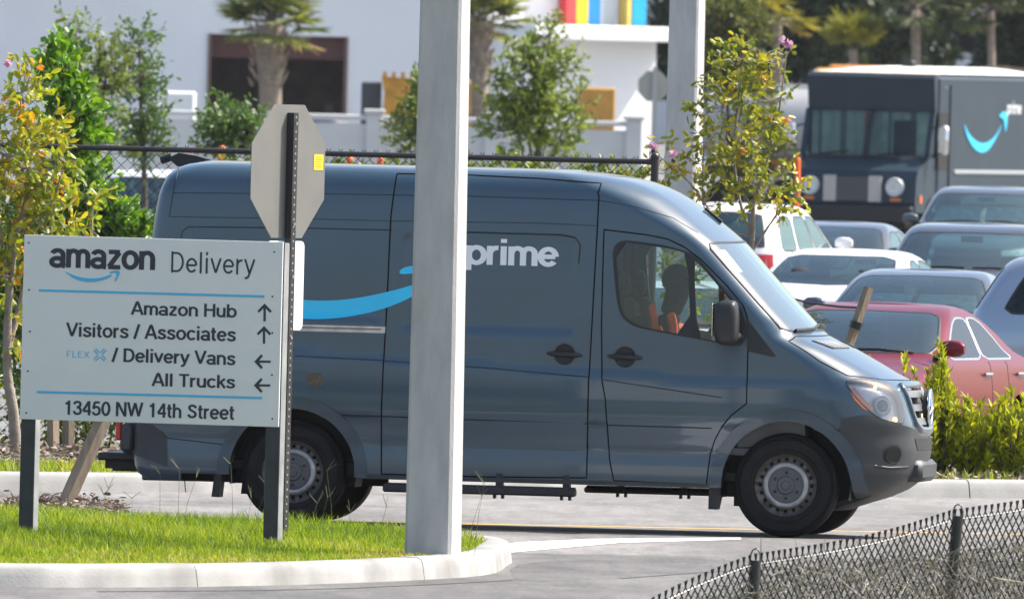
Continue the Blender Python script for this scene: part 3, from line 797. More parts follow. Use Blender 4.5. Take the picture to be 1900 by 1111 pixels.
bumper = [(0, 0.0), (k[2] + .62, 0.0)] + VS.line(arch(WU, .475, -14, 37, 8), 1)[1:] + [bump_edge[1], bump_edge[2], bump_edge[3], bump_edge[4], bump_edge[5], (.50, float(VS.q(.805))), (.40, float(VS.q(.765))), (0, float(VS.q(.76)))]
bumper = bumper + [(-a, b) for a, b in bumper[::-1] if a > 1e-6]
rearcorner = VS.loop(VL([(246, 775), (285, 788), (300, 800), (310, 812), (312, 866), (246, 842)]))

holes = [windscreen, grille, hood, bumper] + both(lamp)
hs = []
for l in (slide_door, front_door): hs += both(VS.loop(l))
for a in (archF, archR): hs += both(VS.loop(a))
for a_, b_ in ((RU + .44, WU - .44), (.45, RU - .44)): hs += both(VS.loop([(a_, .25), (b_, .25), (b_, .352), (a_, .352)]))
body_outer = [(-VS.P, 0.0), (VS.P, 0.0), (VS.P, VS.Q), (-VS.P, VS.Q)]
patch('body', body_outer, holes + hs, VS, M_VAN, van, step=.07, edge=.035)
VS.cap('roof', M_VAN, van, .012)
# far-side and near-side doors
sd = VS.loop(slide_door); fd = VS.loop(front_door); wf_main = VS.loop(pane_main); wf_vent = VS.loop(pane_vent)
archF_l = VS.loop(archF)
for sg in (1, -1):
    m = lambda l: [(sg * a, b) for a, b in l]
    d1 = patch('sliding_door', m(sd), [], VS, M_VAN, van, step=.06, edge=.03, off=-.001)
    d2 = patch('front_door', m(fd), [m(wf_main), m(wf_vent), m(archF_l)], VS, M_VAN, van, step=.05, edge=.025, off=-.001)
    patch('window_glass', m(wf_main), [], VS, M_GLASS, d2, step=.08, off=-.012)
    patch('window_glass', m(wf_vent), [], VS, M_GLASS, d2, step=.08, off=-.012)
    fr = VS.loop(win_frame)
    patch('window_surround', m(fr), [m(wf_main), m(wf_vent)], VS, M_BLACK, d2, step=.05, edge=.02, off=.003, rim=.03)
    strip('door_seal', m(VS.line(slide_door + slide_door[:1])), VS, M_SEAM, van, .013, .0012)
    strip('door_seal', m(VS.line(front_door + front_door[:1])), VS, M_SEAM, van, .012, .0012)
    # roof seams, then dark strips painting the shade along pressed edges and creases
    for pts, w in (([(320, 358), (620, 360), (864, 364), (1111, 372), (1180, 384), (1240, 404), (1285, 432)], .007),
                   ([(313, 402), (560, 406), (727, 410), (1000, 414), (1109, 419)], .006),
                   ([(327, 309), (322, 340), (313, 402)], .007)):
        strip('roof_seam', m(VS.line(VL(pts))), VS, M_CREASE, van, w, .001)
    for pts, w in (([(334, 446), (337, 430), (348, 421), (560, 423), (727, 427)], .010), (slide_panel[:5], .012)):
        strip('panel_seam_and_shade', m(VS.line(pts if pts[0][0] < 50 else VL(pts))), VS, M_CREASE, van, w, .0012)  # no joint here: dark strip paints the shade at the recessed panel's edge
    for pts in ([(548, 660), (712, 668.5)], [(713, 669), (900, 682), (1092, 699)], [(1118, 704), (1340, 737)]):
        strip('swage_shade', m(VS.line(VL(pts))), VS, M_CREASE, van, .009, .0012)  # shade under the swage, painted as a dark strip
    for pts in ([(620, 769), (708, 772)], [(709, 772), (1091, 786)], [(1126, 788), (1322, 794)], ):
        strip('lower_crease_shade', m(VS.line(VL(pts))), VS, M_CREASE, van, .012, .0012)  # shade of the lower crease, also a dark strip
    # wheel arch lips
    for u0, r in ((WU, .475), (RU, .470)):
        lipo = arch(u0, r + .085, -3, 183, 26); lipi = arch(u0, r - .004, -3, 183, 26)
        poly = VS.loop(lipo) ; pin = VS.loop(lipi)
        ring_ = VS.line(lipo) + VS.line(lipi[::-1])
        patch('wheel_arch', m(ring_), [], VS, M_VANSILL, van, step=.05, edge=.03, off=.016, rim=.05)
        # inner liner
        b = MB(); n = 24; vs = []; fs = []
        for i in range(n + 1):
            a = math.radians(-12 + 204 * i / n)
            for yy in (.955, .55): vs.append((u0 + (r + .004) * math.cos(a), -sg * yy, WZ + (r + .004) * math.sin(a)))
        for i in range(n): fs.append((2 * i, 2 * i + 1, 2 * i + 3, 2 * i + 2))
        b.add(vs, fs).add([(u0 + (r + .004) * math.cos(math.radians(-12 + 204 * i / n)), -sg * .56, WZ + (r + .004) * math.sin(math.radians(-12 + 204 * i / n))) for i in range(n + 1)], [tuple(range(n + 1))])
        b.build('wheel_well', M_MESHBLK, van, fix=False)
    # lower sill strip between the arches
    sl = [(RU + .50, .352), (WU - .50, .352), (WU - .50, .380), (RU + .50, .380)]
    patch('sill', m(VS.loop(sl)), [], VS, M_VANTRIM, van, step=.06, off=.012, rim=.04)
    # handles
    for (px, py) in ((1048, 657), (1160, 662)):
        u, z = VU(px, py); pt, nn = VS(np.array([VS.uz(u, z, sg)])); y = pt[0][1]
        h = thing_part = MB().lathe([(.001, 0), (.055, 0), (.068, .003), (.07, .008), (.078, .010), (.078, -.01)], (u, y, z), 'Y', 24)
        for i, v in enumerate(h.v): h.v[i] = (v[0], y - sg * (v[1] - y) * 1.0 - sg * .004, v[2])
        h.build('handle_recess', M_BLACK, d1 if px < 1100 else d2, 40)
        b = MB(); pts = []; rs = []
        for t in np.linspace(-1, 1, 13):
            pts.append((u + .128 * t, y - sg * (.028 + .014 * (1 - t * t)), z - .004 * t)); rs.append(.019 * (1 - abs(t) ** 5 * .6))
        b.tube(pts, rs, 8).build('door_handle', M_BLACK, d1 if px < 1100 else d2, 50)
# slider rail on the rear quarter
rl = VL([(430, 598.5), (715.5, 606), (714.5, 618), (430, 611)])
patch('slider_rail', VS.loop(rl), [], VS, M_CREAM, van, step=.05, off=.006, rim=.02)
strip('rail_slot', VS.line(VL([(430, 603.5), (708, 611)])), VS, pbr('rail_slot', (.16, .14, .11), .7), van, .012, .0085)
# windscreen, bonnet, front
patch('windscreen', windscreen, [], VS, M_WSHIELD, van, step=.06, edge=.04, off=.002)
strip('windscreen_seal', windscreen, VS, M_BLACK, van, .028, .004, closed=True)
patch('bonnet', hood, [], VS, M_VAN, van, step=.05, edge=.03, off=-.001)
strip('bonnet_gap', hood, VS, M_SEAM, van, .012, .001, closed=True)
patch('front_bumper', bumper, [], VS, M_VANTRIM, van, step=.05, edge=.03, off=.004, rim=.03)
# black corner trim under the door mirror
patch('mirror_base_trim', VS.loop(VL([(1384, 588), (1391, 598), (1441, 662), (1430, 661), (1389, 652), (1386, 646)])), [], VS, M_BLACK, van, step=.04, edge=.02, off=.004, rim=.02)
def slab(pts_px, w0, t):         # piece cut in the side plane, standing out from the side by t
    pass
# grille: black opening, three silver bars, star badge
patch('grille_opening', grille, [], lambda V: VS(V), M_MESHBLK, van, step=.06, edge=.03, off=-.05)
strip('grille_surround', grille, VS, M_VAN, van, .055, .020, closed=True)
for z0, z1 in ((.845, .895), (.945, .995), (1.045, 1.095)):
    hw = .42 if z0 < .9 else .46
    pl = [(-hw, float(VS.q(z0))), (hw, float(VS.q(z0))), (hw + .02, float(VS.q(z1))), (-hw - .02, float(VS.q(z1)))]
    patch('grille_bar', pl, [], VS, M_GRILLE, van, step=.05, edge=.04, off=.004, rim=.035)
badge_c, badge_n = VS(np.array([[.0001, float(VS.q(.97))]])); bc = Vector(badge_c[0])
b = MB(); ring = [(bc.x + .045, .128 * math.cos(t), bc.z + .128 * math.sin(t)) for t in np.linspace(0, 2 * math.pi, 33)]
b.tube(ring, .012, 8, cap=False)
for a in (90, 210, 330):
    t = math.radians(a); tip = (bc.x + .048, .125 * math.cos(t), bc.z + .125 * math.sin(t))
    b.tube([(bc.x + .048, 0, bc.z), tip], [.026, .004], 6)
bd = b.build('star_badge', M_CHROME, van, 50)
MB().lathe([(.13, .0), (.13, .03), (.02, .034)], (bc.x + .004, 0, bc.z), 'X', 28).build('badge_base', M_MESHBLK, bd, 40)
# head lamps
for sg in (1, -1):
    m = lambda l: [(sg * a, b) for a, b in l]
    L_ = patch('headlight', m(lamp), [], VS, M_REFL, van, step=.03, edge=.015, off=-.05)
    patch('lamp_cover', m(lamp), [], VS, M_LENS, L_, step=.04, edge=.02, off=.003)
    strip('lamp_rim', m(lamp), VS, M_BLACK, L_, .014, .002, closed=True)
    am = VP(sub_px([(1575, 720), (1585, 718), (1602, 738), (1621, 757), (1620, 767), (1602, 758), (1586, 742)], True, 6))
    patch('side_marker', m(am), [], VS, M_AMBER, L_, step=.02, edge=.012, off=.001, rim=.03)
    for (px, py, r, mt) in ((1640, 752, .075, M_REFL), (1640, 752, .045, M_HUB), (1664, 777, .018, M_LAMPON), (1626, 716, .012, M_LAMPON)):
        c, nn = VS(np.array([(sg * a, b) for a, b in VP([(px, py)])])); c = Vector(c[0]); nn = Vector(nn[0])
        q = nn.to_track_quat('Z', 'Y').to_matrix()
        mb = MB().lathe([(r, .0), (r, .012), (r * .8, .004), (r * .55, -.012), (.001, -.02)], (0, 0, 0), 'Z', 20)
        mb.v = [tuple(c - nn * .024 + q @ Vector(v)) for v in mb.v]
        mb.build('lamp_bulb', mt, L_, 50)
    # fog lamp recess in the bumper
    c, nn = VS(np.array([(sg * a, b) for a, b in VP([(1656, 843)])])); c = Vector(c[0]); nn = Vector(nn[0]); q = nn.to_track_quat('Z', 'Y').to_matrix()
    mb = MB().lathe([(.078, .012), (.062, .016), (.052, .004), (.03, -.004), (.001, -.006)], (0, 0, 0), 'Z', 20)
    mb.v = [tuple(c + q @ Vector(v)) for v in mb.v]; mb.build('fog_lamp_cover', M_BLACK, van, 50)
    cr = VP(sub_px([(1622, 864), (1650, 868), (1684, 866)], False, 8))
    strip('bumper_ledge', m(cr), VS, M_BLACK, van, .022, .006)
# lower air intake and centre step of the bumper
intake = [(-.50, float(VS.q(.66))), (.50, float(VS.q(.66))), (.56, float(VS.q(.745))), (-.56, float(VS.q(.745)))]
patch('air_intake', intake, [], VS, M_MESHBLK, van, step=.06, off=.008)
MB().box((5.795, 0, .505), (.17, 1.0, .16), bev=.035).build('bumper_step', M_VANTRIM, van, 40)
LIP = Shell([(.20, 5.28, .2, .90, .30, .38, .08, .1, .1, .02), (.25, 5.42, .2, .935, .36, .40, .09, .1, .1, .02), (.31, 5.60, .2, .955, .42, .40, .10, .1, .1, .02), (.345, 5.66, .2, .965, .44, .40, .11, .1, .1, .02)], 2.9, (.60, .50, 2.3, 2.6, .22, .80))
_le = float(LIP.uz(WU + .44, .27)[0]); patch('bumper_lip', [(-_le, 0), (_le, 0), (_le, LIP.Q), (-_le, LIP.Q)], [], LIP, M_VANTRIM, van, step=.05, rim=.04)
# air vents on the bonnet, wipers
vent = VP(sub_px([(1506, 632), (1545, 634), (1576, 645), (1545, 646)], True, 6))
for sg in (1, -1):
    vt = patch('bonnet_vent', [(sg * a, b) for a, b in vent], [], VS, M_MESHBLK, van, step=.03, off=.004, rim=.01)
    a0, a1, a2, a3 = VP([(1506, 632), (1545, 634), (1576, 645), (1545, 646)])
    for i in range(1, 6):
        t = i / 6; s0 = (a0[0] + (a1[0] - a0[0]) * t, a0[1] + (a1[1] - a0[1]) * t); s1 = (a3[0] + (a2[0] - a3[0]) * t, a3[1] + (a2[1] - a3[1]) * t)
        strip('vent_slat', [(sg * s0[0], s0[1]), (sg * s1[0], s1[1])], VS, M_GRILLE, vt, .008, .008)
for sg in (1, -1):
    q0 = float(VS.q(1.505))
    strip('wiper', [(sg * .62, q0), (sg * .3, float(VS.q(1.515))), (sg * .02, float(VS.q(1.545)))], VS, M_BLACK, van, .022, .02, proud=.03)
# inspection sticker and sheet of paper behind the windscreen
pp = VP(sub_px([(1322, 461), (1351, 458), (1384, 499), (1356, 501)], True, 6))
patch('paper_sheet', pp, [], VS, M_PAPER, van, step=.04, off=-.03)
# door mirror (both sides)
for sg in (1, -1):
    mu, mz = VU(1350, 598); y0 = .972
    mr = MB()
    prof = [(-.5, .0), (-.46, .36), (-.30, .48), (.2, .5), (.42, .46), (.5, .2), (.5, -.3), (.42, -.46), (.1, -.5), (-.4, -.48)]
    prof = smooth_loop(prof, 2)
    lay = [(.0, .80), (.03, .95), (.10, 1.0), (.19, .97), (.225, .82), (.235, .5)]
    n = len(prof); vs = []; fs = []
    for d, sc in lay:
        for a, c in prof: vs.append((mu + a * .185 * sc + .01, -sg * (y0 + .05 + d), mz + c * .335 * sc))
    for i in range(len(lay) - 1):
        for j in range(n): fs.append((i * n + j, i * n + (j + 1) % n, (i + 1) * n + (j + 1) % n, (i + 1) * n + j))
    fs += [tuple(range(n)), tuple((len(lay) - 1) * n + j for j in range(n))]
    mo = mr.add(vs, fs).build('door_mirror', M_BLACK, van, 50)
    MB().tube([(mu + .09, -sg * (y0 - .02), mz - .10), (mu + .06, -sg * (y0 + .10), mz - .11)], .035, 8).build('mirror_arm', M_BLACK, mo, 50)
    MB().box((mu - .085, -sg * (y0 + .16), mz + .02), (.006, .17, .24), bev=.002).build('mirror_glass', M_CHROME, mo)
# wheels
def wheel(u0, sg, y):
    w = bpy.data.objects.new('wheel', None); COL.objects.link(w); w.parent = van; w.location = (u0, -sg * y, WZ)
    if sg < 0: w.rotation_euler = (0, 0, math.pi)
    R = .383
    prof = [(.225, .02), (.245, .0), (.27, -.006), (.32, -.004), (.352, .004), (.372, .022), (.381, .045), (R, .075), (R, .175), (.381, .205), (.372, .228), (.34, .24), (.25, .235), (.225, .22)]
    MB().lathe(prof, (0, 0, 0), 'Y', 56, close=True).build('tyre', M_RUBBER, w, 40)
    for rr in (.262, .335, .352):
        MB().lathe([(rr, -.002), (rr + .0045, -.0105), (rr + .009, -.002)], (0, 0, 0), 'Y', 56, close=True).build('tyre_rib', M_RUBBER, w, 60)
    # steel disc with a ring of vent holes
    def disc(V):
        r = np.hypot(V[:, 0], V[:, 1]); dep = np.interp(r, [0, .07, .12, .135, .150, .165, .185, .2, .215, .228], [.018, .02, .02, .008, .004, .012, .03, .034, .012, -.002])
        P = np.stack([V[:, 0], dep + .012, V[:, 1]], -1)
        e = 1e-3; dd = (np.interp(r + e, [0, .07, .12, .135, .150, .165, .185, .2, .215, .228], [.018, .02, .02, .008, .004, .012, .03, .034, .012, -.002]) - dep) / e
        n = np.stack([dd * V[:, 0] / (r + 1e-9), -np.ones_like(r), dd * V[:, 1] / (r + 1e-9)], -1); n /= np.linalg.norm(n, axis=1)[:, None]
        return P, n
    out = [(.228 * math.cos(t), .228 * math.sin(t)) for t in np.linspace(0, 2 * math.pi, 64, endpoint=False)]
    inn = [(.165 * math.cos(t), .165 * math.sin(t)) for t in np.linspace(0, 2 * math.pi, 48, endpoint=False)]
    hl = []
    for j in range(20):
        a = 2 * math.pi * j / 20; c = (.189 * math.cos(a), .189 * math.sin(a))
        hl.append([(c[0] + math.cos(a) * .0125 * math.cos(t) - math.sin(a) * .0155 * math.sin(t), c[1] + math.sin(a) * .0125 * math.cos(t) + math.cos(a) * .0155 * math.sin(t)) for t in np.linspace(0, 2 * math.pi, 10, endpoint=False)])
    rim = patch('rim', out, hl + [inn], disc, M_STEEL, w, step=.03, edge=.016, rim=.012)
    patch('rim_ring', [(.166 * math.cos(t), .166 * math.sin(t)) for t in np.linspace(0, 2 * math.pi, 48, endpoint=False)], [[(.133 * math.cos(t), .133 * math.sin(t)) for t in np.linspace(0, 2 * math.pi, 40, endpoint=False)]], disc, M_RING, rim, step=.02, edge=.014, off=.001)
    MB().lathe([(.001, .004), (.03, .004), (.036, .012), (.06, .014), (.07, .024), (.115, .026), (.134, .03), (.134, .05)], (0, 0, 0), 'Y', 36).build('hub_cap', M_HUB, rim, 40)
    for j in range(6):
        a = 2 * math.pi * (j + .5) / 6
        MB().lathe([(.001, .008), (.009, .01), (.012, .03)], (.094 * math.cos(a), 0, .094 * math.sin(a)), 'Y', 8).build('wheel_bolt', M_BLACK, rim)
    MB().lathe([(.001, .09), (.225, .09), (.225, .2), (.001, .2)], (0, 0, 0), 'Y', 32).build('brake_drum', M_MESHBLK, w)
    return w
for u0 in (WU, RU):
    wheel(u0, 1, .945); wheel(u0, -1, .945)
# underbody, axle, exhaust
MB().box((2.95, 0, .43), (4.6, 1.5, .10), bev=.02).box((RU, 0, .385), (.12, 1.4, .12)).tube([(1.9, -.3, .33), (.5, -.35, .33), (.1, -.5, .33)], .045, 8).box((1.0, 0, .37), (1.6, .7, .10)).build('underbody', M_MESHBLK, van)
MB().box((2.7, -.8, .385), (2.6, .05, .05)).box((2.7, .8, .385), (3.0, .06, .06)).build('chassis_rail', M_MESHBLK, van)
# running boards: short step below the sliding door and long bar at the far side
def treadboard(u0, u1, y, zt, name, th=.07):
    s = MB().box(((u0 + u1) / 2, y, zt - th / 2), (u1 - u0, .17, th), bev=.012).build(name, M_BLACK, van, 30)
    b = MB(); n = int((u1 - u0) / .05)
    for i in range(n):
        for j in (-.055, 0, .055): b.box((u0 + .03 + i * .05 + (.025 if j == 0 else 0), y + j, zt + .004), (.028, .03, .012))
    tag(b.build('tread_grip', M_BLACK, s), kind='stuff')
    for t in (.22, .60, .95):
        b = MB(); uu = u0 + (u1 - u0) * t; b.box((uu, y + .05 * (1 if y < 0 else -1), zt + .03), (.05, .1, .14)).box((uu - .03, y, zt - th - .012), (.02, .05, .03)).box((uu + .03, y, zt - th - .012), (.02, .05, .03))
        b.build('bracket', M_BLACK, s)
a0 = VU(713, 905); a1 = VU(1068, 925)
treadboard(a0[0], a1[0], -.985, .315, 'side_step', .058)
treadboard(VU(1030, 905)[0], WU - .46, .90, .305, 'side_step', .045)
# mud flaps
for (pts, y) in (([(1316, 842), (1344, 846), (1338, 900), (1328, 945), (1313, 944)], -.93), ([(424, 800), (437, 800), (424, 840), (411, 872), (405, 922), (391, 921), (398, 868), (412, 830)], -.93)):
    pl = VL(pts)
    for sg in (1, -1):
        MB().prism(pl, y * sg, (y + .22) * sg).build('mud_flap', M_BLACK, van)
# rear bumper corner, tail lamps, rear step
patch('rear_bumper_corner', rearcorner, [], VS, M_VANTRIM, van, step=.05, edge=.03, off=.006, rim=.03)
strip('panel_seam_and_shade', VS.line(VL([(300, 800), (311, 812), (430, 826)])), VS, M_CREASE, van, .010, .002)
rb = MB().box((.03, 0, .60), (.10, 1.86, .22), bev=.03).build('rear_bumper', M_VANTRIM, van, 40)
for sg in (1, -1):
    MB().box((-.035, -sg * .86, .66), (.04, .10, .16), bev=.01).build('bumper_reflector', M_RED, rb)
    patch('tail_lamp', [(sg * a, b) for a, b in VS.loop([(.10, 1.05), (.22, 1.05), (.23, 1.75), (.13, 1.75)])], [], VS, M_RED, van, step=.05, off=.008, rim=.02)
_rs = MB().box((-.02, 0, .455), (.42, 1.2, .06), bev=.015).box((.12, 0, .40), (.62, .9, .07)).box((-.03, -.25, .39), (.25, .12, .09)).build('rear_step', M_BLACK, van, 30)
# rear roof camera and aerial
MB().prism([(.25, 2.60), (.18, 2.66), (.26, 2.70), (.40, 2.68), (.55, 2.64), (.5, 2.60)], -.16, .16).tube([(.2, -.1, 2.67), (.12, -.1, 2.64)], .03, 8).build('rear_camera', M_BLACK, van)
_c, _n = VS(np.array(VP([(1322, 402)])))
MB().box(tuple(_c[0] + _n[0] * .012), (.16, .05, .02), ry=math.radians(38)).build('roof_marker', M_BLACK, van)
# lettering and smile on the door
def side_fn(off=.004):
    def f(u, z, lift=0.0):
        P, n = VS(np.array([VS.uz(u, z, 1)])); return P[0] + n[0] * (off + lift)
    return f
tl = VU(948, 447); br = VU(948, 500)
fit_text('lettering', 'prime', VU(863, 470)[0], VU(1036, 478)[0], VU(950, 503)[1], VU(950, 444)[1], side_fn(), M_VANWHITE, van, weight=17.5, spacing=-1)
def smile_poly(x0, x1, y0, dip, th, n=40):
    """a crescent in picture units: ends at (x0,y0), (x1,y0-6), sagging by dip, thickest left of the middle"""
    top = []; bot = []
    for i in range(n + 1):
        t = i / n; x = x0 + (x1 - x0) * t
        sag = dip * (1 - (2 * t - 1) ** 2)
        thk = th * (math.sin(math.pi * t) ** .75) * (1.0 + .25 * t)
        yy = y0 + (x - 950) * .0253 + sag + (t - .5) * -14
        top.append((x, yy - thk * .35)); bot.append((x, yy + thk * .65))
    return top + bot[::-1]
sm = [(352, 480), (420, 522), (490, 547), (567, 558), (640, 557), (715, 543), (768, 528), (800, 514), (822, 501), (834, 492), (838, 500), (832, 508), (812, 524), (768, 549), (715, 573), (640, 590), (567, 593), (490, 583), (420, 552), (350, 494)]
sm = smooth_loop(sm, 2)
patch('smile_logo', VS.loop(VL(sm)), [], VS, M_BLUE, van, step=.05, edge=.03, off=.003)
ah = smooth_loop([(739, 507), (745, 497), (770, 492), (810, 488), (846, 490), (852, 500), (846, 530), (826, 562), (812, 574), (808, 566), (820, 540), (826, 512), (815, 505), (780, 505), (750, 509)], 1)
patch('smile_arrow', VS.loop(VL(ah)), [], VS, M_BLUE, van, step=.05, edge=.03, off=.0036)
# worn yellow sticker behind the wheel arch
patch('yellow_sticker', VS.loop(VL([(570, 694), (598, 692), (600, 712), (590, 718), (572, 712)])), [], VS, pbr('old_sticker', (.085, .068, .036), .6, var=.5, scale=30), van, step=.04, off=.003)

# ---- cab
cab = MB().box((3.9, 0, .62), (2.4, 1.76, .05)).build('cab_floor', M_CABIN, van)
MB().box((3.42, 0, 1.55), (.05, 1.74, 1.9)).build('bulkhead', M_CABINL, van)
MB().box((3.47, -.30, 1.6), (.03, .04, 1.7)).box((3.47, .52, 1.6), (.04, .06, 1.7)).build('bulkhead_rail', M_CABIN, van)
MB().prism([(4.55, .65), (4.50, 1.25), (4.62, 1.42), (4.85, 1.46), (5.0, 1.44), (5.05, .7)], -.86, .86).build('dashboard', M_CABIN, van)
MB().box((4.75, 0, 1.0), (.5, 1.7, .7)).build('dashboard_base', M_SEAT, van)
for y in (-.5, .5):
    st = MB().box((3.95, y, .98), (.52, .52, .16), bev=.05).box((3.95, y, .78), (.42, .44, .28)).build('seat', M_SEAT, van, 40)
    MB().box((3.70, y, 1.37), (.15, .50, .72), bev=.06, ry=math.radians(-8)).build('backrest', M_SEAT, st, 40)
    MB().box((3.63, y, 1.83), (.10, .28, .19), bev=.04, ry=math.radians(-8)).build('headrest', M_SEAT, st, 40)
swc = Vector((4.42, .5, 1.34)); ax = Vector((-.75, 0, .66)).normalized(); e1 = Vector((0, 1, 0)); e2 = ax.cross(e1)
ring = [tuple(swc + (e1 * math.cos(t) + e2 * math.sin(t)) * .2) for t in np.linspace(0, 2 * math.pi, 25)]
MB().tube(ring, .016, 8, cap=False).tube([tuple(swc - e1 * .19), tuple(swc + e1 * .19)], .018, 6).tube([tuple(swc), tuple(swc - ax * .3)], .03, 8).build('steering_wheel', M_BLACK, van, 50)
MB().box((4.36, -.62, 1.42), (.10, .012, .15), rz=.2).build('dash_card', M_PAPER, van)
# side walls inside the cab are closed behind by the load bay shell

# ---- the driver
def skin_figure(name, joints, edges, mat, parent, sub=2, root=0):
    me = bpy.data.meshes.new(name); me.from_pydata([j[0] for j in joints], edges, [])
    o = bpy.data.objects.new(name, me); COL.objects.link(o)
    m = o.modifiers.new('s', 'SKIN'); m.use_smooth_shade = True
    for i, j in enumerate(joints):
        sv = me.skin_vertices[0].data[i]; r = j[1]; sv.radius = r if hasattr(r, '__len__') else (r, r); sv.use_root = (i == root)
    o.modifiers.new('d', 'SUBSURF').levels = sub
    bpy.context.view_layer.update()
    ev = o.evaluated_get(bpy.context.evaluated_depsgraph_get())
    m2 = bpy.data.meshes.new_from_object(ev); m2.name = name
    bpy.data.objects.remove(o)
    m2.polygons.foreach_set('use_smooth', [True] * len(m2.polygons))
    return put(name, m2, parent, mat)
D = Vector((3.86, .50, 1.06)); Dw = VM @ D
driver = thing('person', 'driver in dark clothing and orange hi-vis vest at the wheel of the van', 'person', Dw, -VAN_TH)
J = [((0, 0, .04), .15), ((-.02, 0, .22), (.15, .13)), ((0, 0, .42), (.17, .13)), ((.015, 0, .53), (.13, .105)), ((.03, 0, .61), (.085, .085)), ((.06, 0, .70), (.09, .10)), ((.06, 0, .79), (.088, .10)), ((.05, 0, .85), .06),
     ((.0, .17, .48), .07), ((.14, .23, .28), .055), ((.38, .17, .27), .042), ((.48, .13, .31), .035), ((.0, -.17, .48), .07), ((.14, -.23, .28), .055), ((.38, -.17, .27), .042), ((.48, -.13, .31), .035),
     ((.42, .13, .04), .085), ((.62, .13, -.30), .06), ((.42, -.13, .04), .085), ((.62, -.13, -.30), .06), ((.05, .1, .02), .11), ((.05, -.1, .02), .11)]
E = [(0, 1), (1, 2), (2, 3), (3, 4), (4, 5), (5, 6), (6, 7), (2, 8), (8, 9), (9, 10), (10, 11), (2, 12), (12, 13), (13, 14), (14, 15), (0, 20), (20, 16), (16, 17), (0, 21), (21, 18), (18, 19)]
M_CLOTH = pbr('dark_clothing', (.03, .032, .038), .85, var=.2, scale=15)
skin_figure('body', J, E, M_CLOTH, driver)
Jv = [((-.02, 0, .10), (.175, .16)), ((-.02, 0, .25), (.17, .155)), ((0, 0, .42), (.185, .15)), ((.01, 0, .50), (.15, .11))]
skin_figure('hi_vis_vest', Jv, [(0, 1), (1, 2), (2, 3)], M_HIVIS, driver)
MB().sphere((.05, 0, .80), .115, 14, 9, (1.0, .88, 1.0)).box((.16, 0, .80), (.12, .15, .015), bev=.006).build('cap', M_MESHB, driver, 60)
for s_ in (1, -1):
    b = MB(); base = Vector((.48, .13 * s_, .31))
    b.tube([base, base + Vector((.05, 0, .02))], [.036, .04], 8)
    for kf in range(4):
        o_ = base + Vector((.05, (-.03 + .02 * kf) * 1.0, .025 - .004 * kf)); b.tube([o_, o_ + Vector((.035, 0, .01)), o_ + Vector((.05, 0, -.02)), o_ + Vector((.03, 0, -.035))], [.010, .0095, .009, .007], 6)
    o_ = base + Vector((.02, -.035 * s_, .02)); b.tube([o_, o_ + Vector((.03, -.015 * s_, .02)), o_ + Vector((.05, -.01 * s_, .015))], [.011, .010, .008], 6)
    b.build('hand', pbr('skin_tone', (.25, .13, .08), .6) if s_ > 0 else MATS['skin_tone'], driver, 60)
# vest bag on the passenger seat
vb = thing('hi_vis_vest', 'orange hi-vis vest with black panel draped over the passenger seat', 'vest', VM @ Vector((3.80, -.52, 1.20)), -VAN_TH)
b = MB()
def sheet(b, x0, x1, z0, z1, y, bulge, n=8):
    vs = []; fs = []
    for i in range(n + 1):
        for j in range(n + 1):
            s, t = i / n, j / n
            vs.append((x0 + (x1 - x0) * s + .03 * math.sin(3 * t), y - bulge * math.sin(math.pi * s) * (.6 + .4 * math.sin(math.pi * t)) + .012 * math.sin(9 * s + 4 * t), z0 + (z1 - z0) * t + .03 * math.sin(2.5 * s)))
    for i in range(n):
        for j in range(n): fs.append((i * (n + 1) + j, (i + 1) * (n + 1) + j, (i + 1) * (n + 1) + j + 1, i * (n + 1) + j + 1))
    b.add(vs, fs); b.add([(v[0], v[1] + .02, v[2]) for v in vs], [f[::-1] for f in fs])
sheet(b, .05, .10, .10, .46, -.27, .05); sheet(b, .12, .15, .10, .30, -.27, .04); sheet(b, .19, .25, .08, .40, -.27, .05); sheet(b, -.25, -.14, .08, .26, -.26, .03)
b.build('vest_cloth', M_HIVIS, vb, 60)
b = MB(); sheet(b, -.13, .04, .08, .36, -.285, .045); pn = b.build('black_panel', M_MESHB, vb, 60)
def vf(x, z, l=0.0): return (x, -.336 - l, z)
fit_text('lettering', 'prime', -.10, .02, .215, .265, vf, M_CABINL, pn)
smv = [(-.09, .185), (-.05, .168), (-.01, .168), (.02, .183), (-.01, .160), (-.05, .158)]
MB().prism(smv, -.337, -.335).build('smile_print', M_CABINL, pn)

# ================================================================== direction sign on the island
M_SIGNW = pbr('sign_board', (.77, .77, .745), .45, var=.03, scale=3, coat=.1)
M_INK = pbr('sign_ink', (.028, .03, .042), .5)
M_SIGNB = pbr('sign_blue', (.09, .48, .76), .5)
M_POSTD = pbr('sign_post_dark', (.03, .033, .037), .5, var=.3, scale=8)
M_POSTG = pbr('sign_post_edge', (.24, .25, .25), .55, var=.2, scale=8)
SY = math.radians(22); s_x = Vector((math.cos(SY), -math.sin(SY), 0)); s_n = Vector((-math.sin(SY), -math.cos(SY), 0))
s_c = at(283, 610, 273.6); S_O = Vector((s_c.x, s_c.y, .12))
dsign = thing('direction_sign', 'white delivery direction board with black lettering and arrows on two posts', 'sign', S_O, -SY)
def SX(px, py):
    p = onplane(px, py, s_c, s_n) - S_O; return (p.dot(s_x), p.z)
tl, tr, br_, bl = SX(45.5, 437), SX(525, 447.5), SX(518, 791), SX(37.6, 778)
xl = (tl[0] + bl[0]) / 2; xr = (tr[0] + br_[0]) / 2; zt = (tl[1] + tr[1]) / 2; zb = (br_[1] + bl[1]) / 2
panel = MB().box(((xl + xr) / 2, 0, (zt + zb) / 2), (xr - xl, .014, zt - zb), bev=.002).build('panel', M_SIGNW, dsign)
def sf(x, z, l=0.0): return (x, -.0085 - l, z)
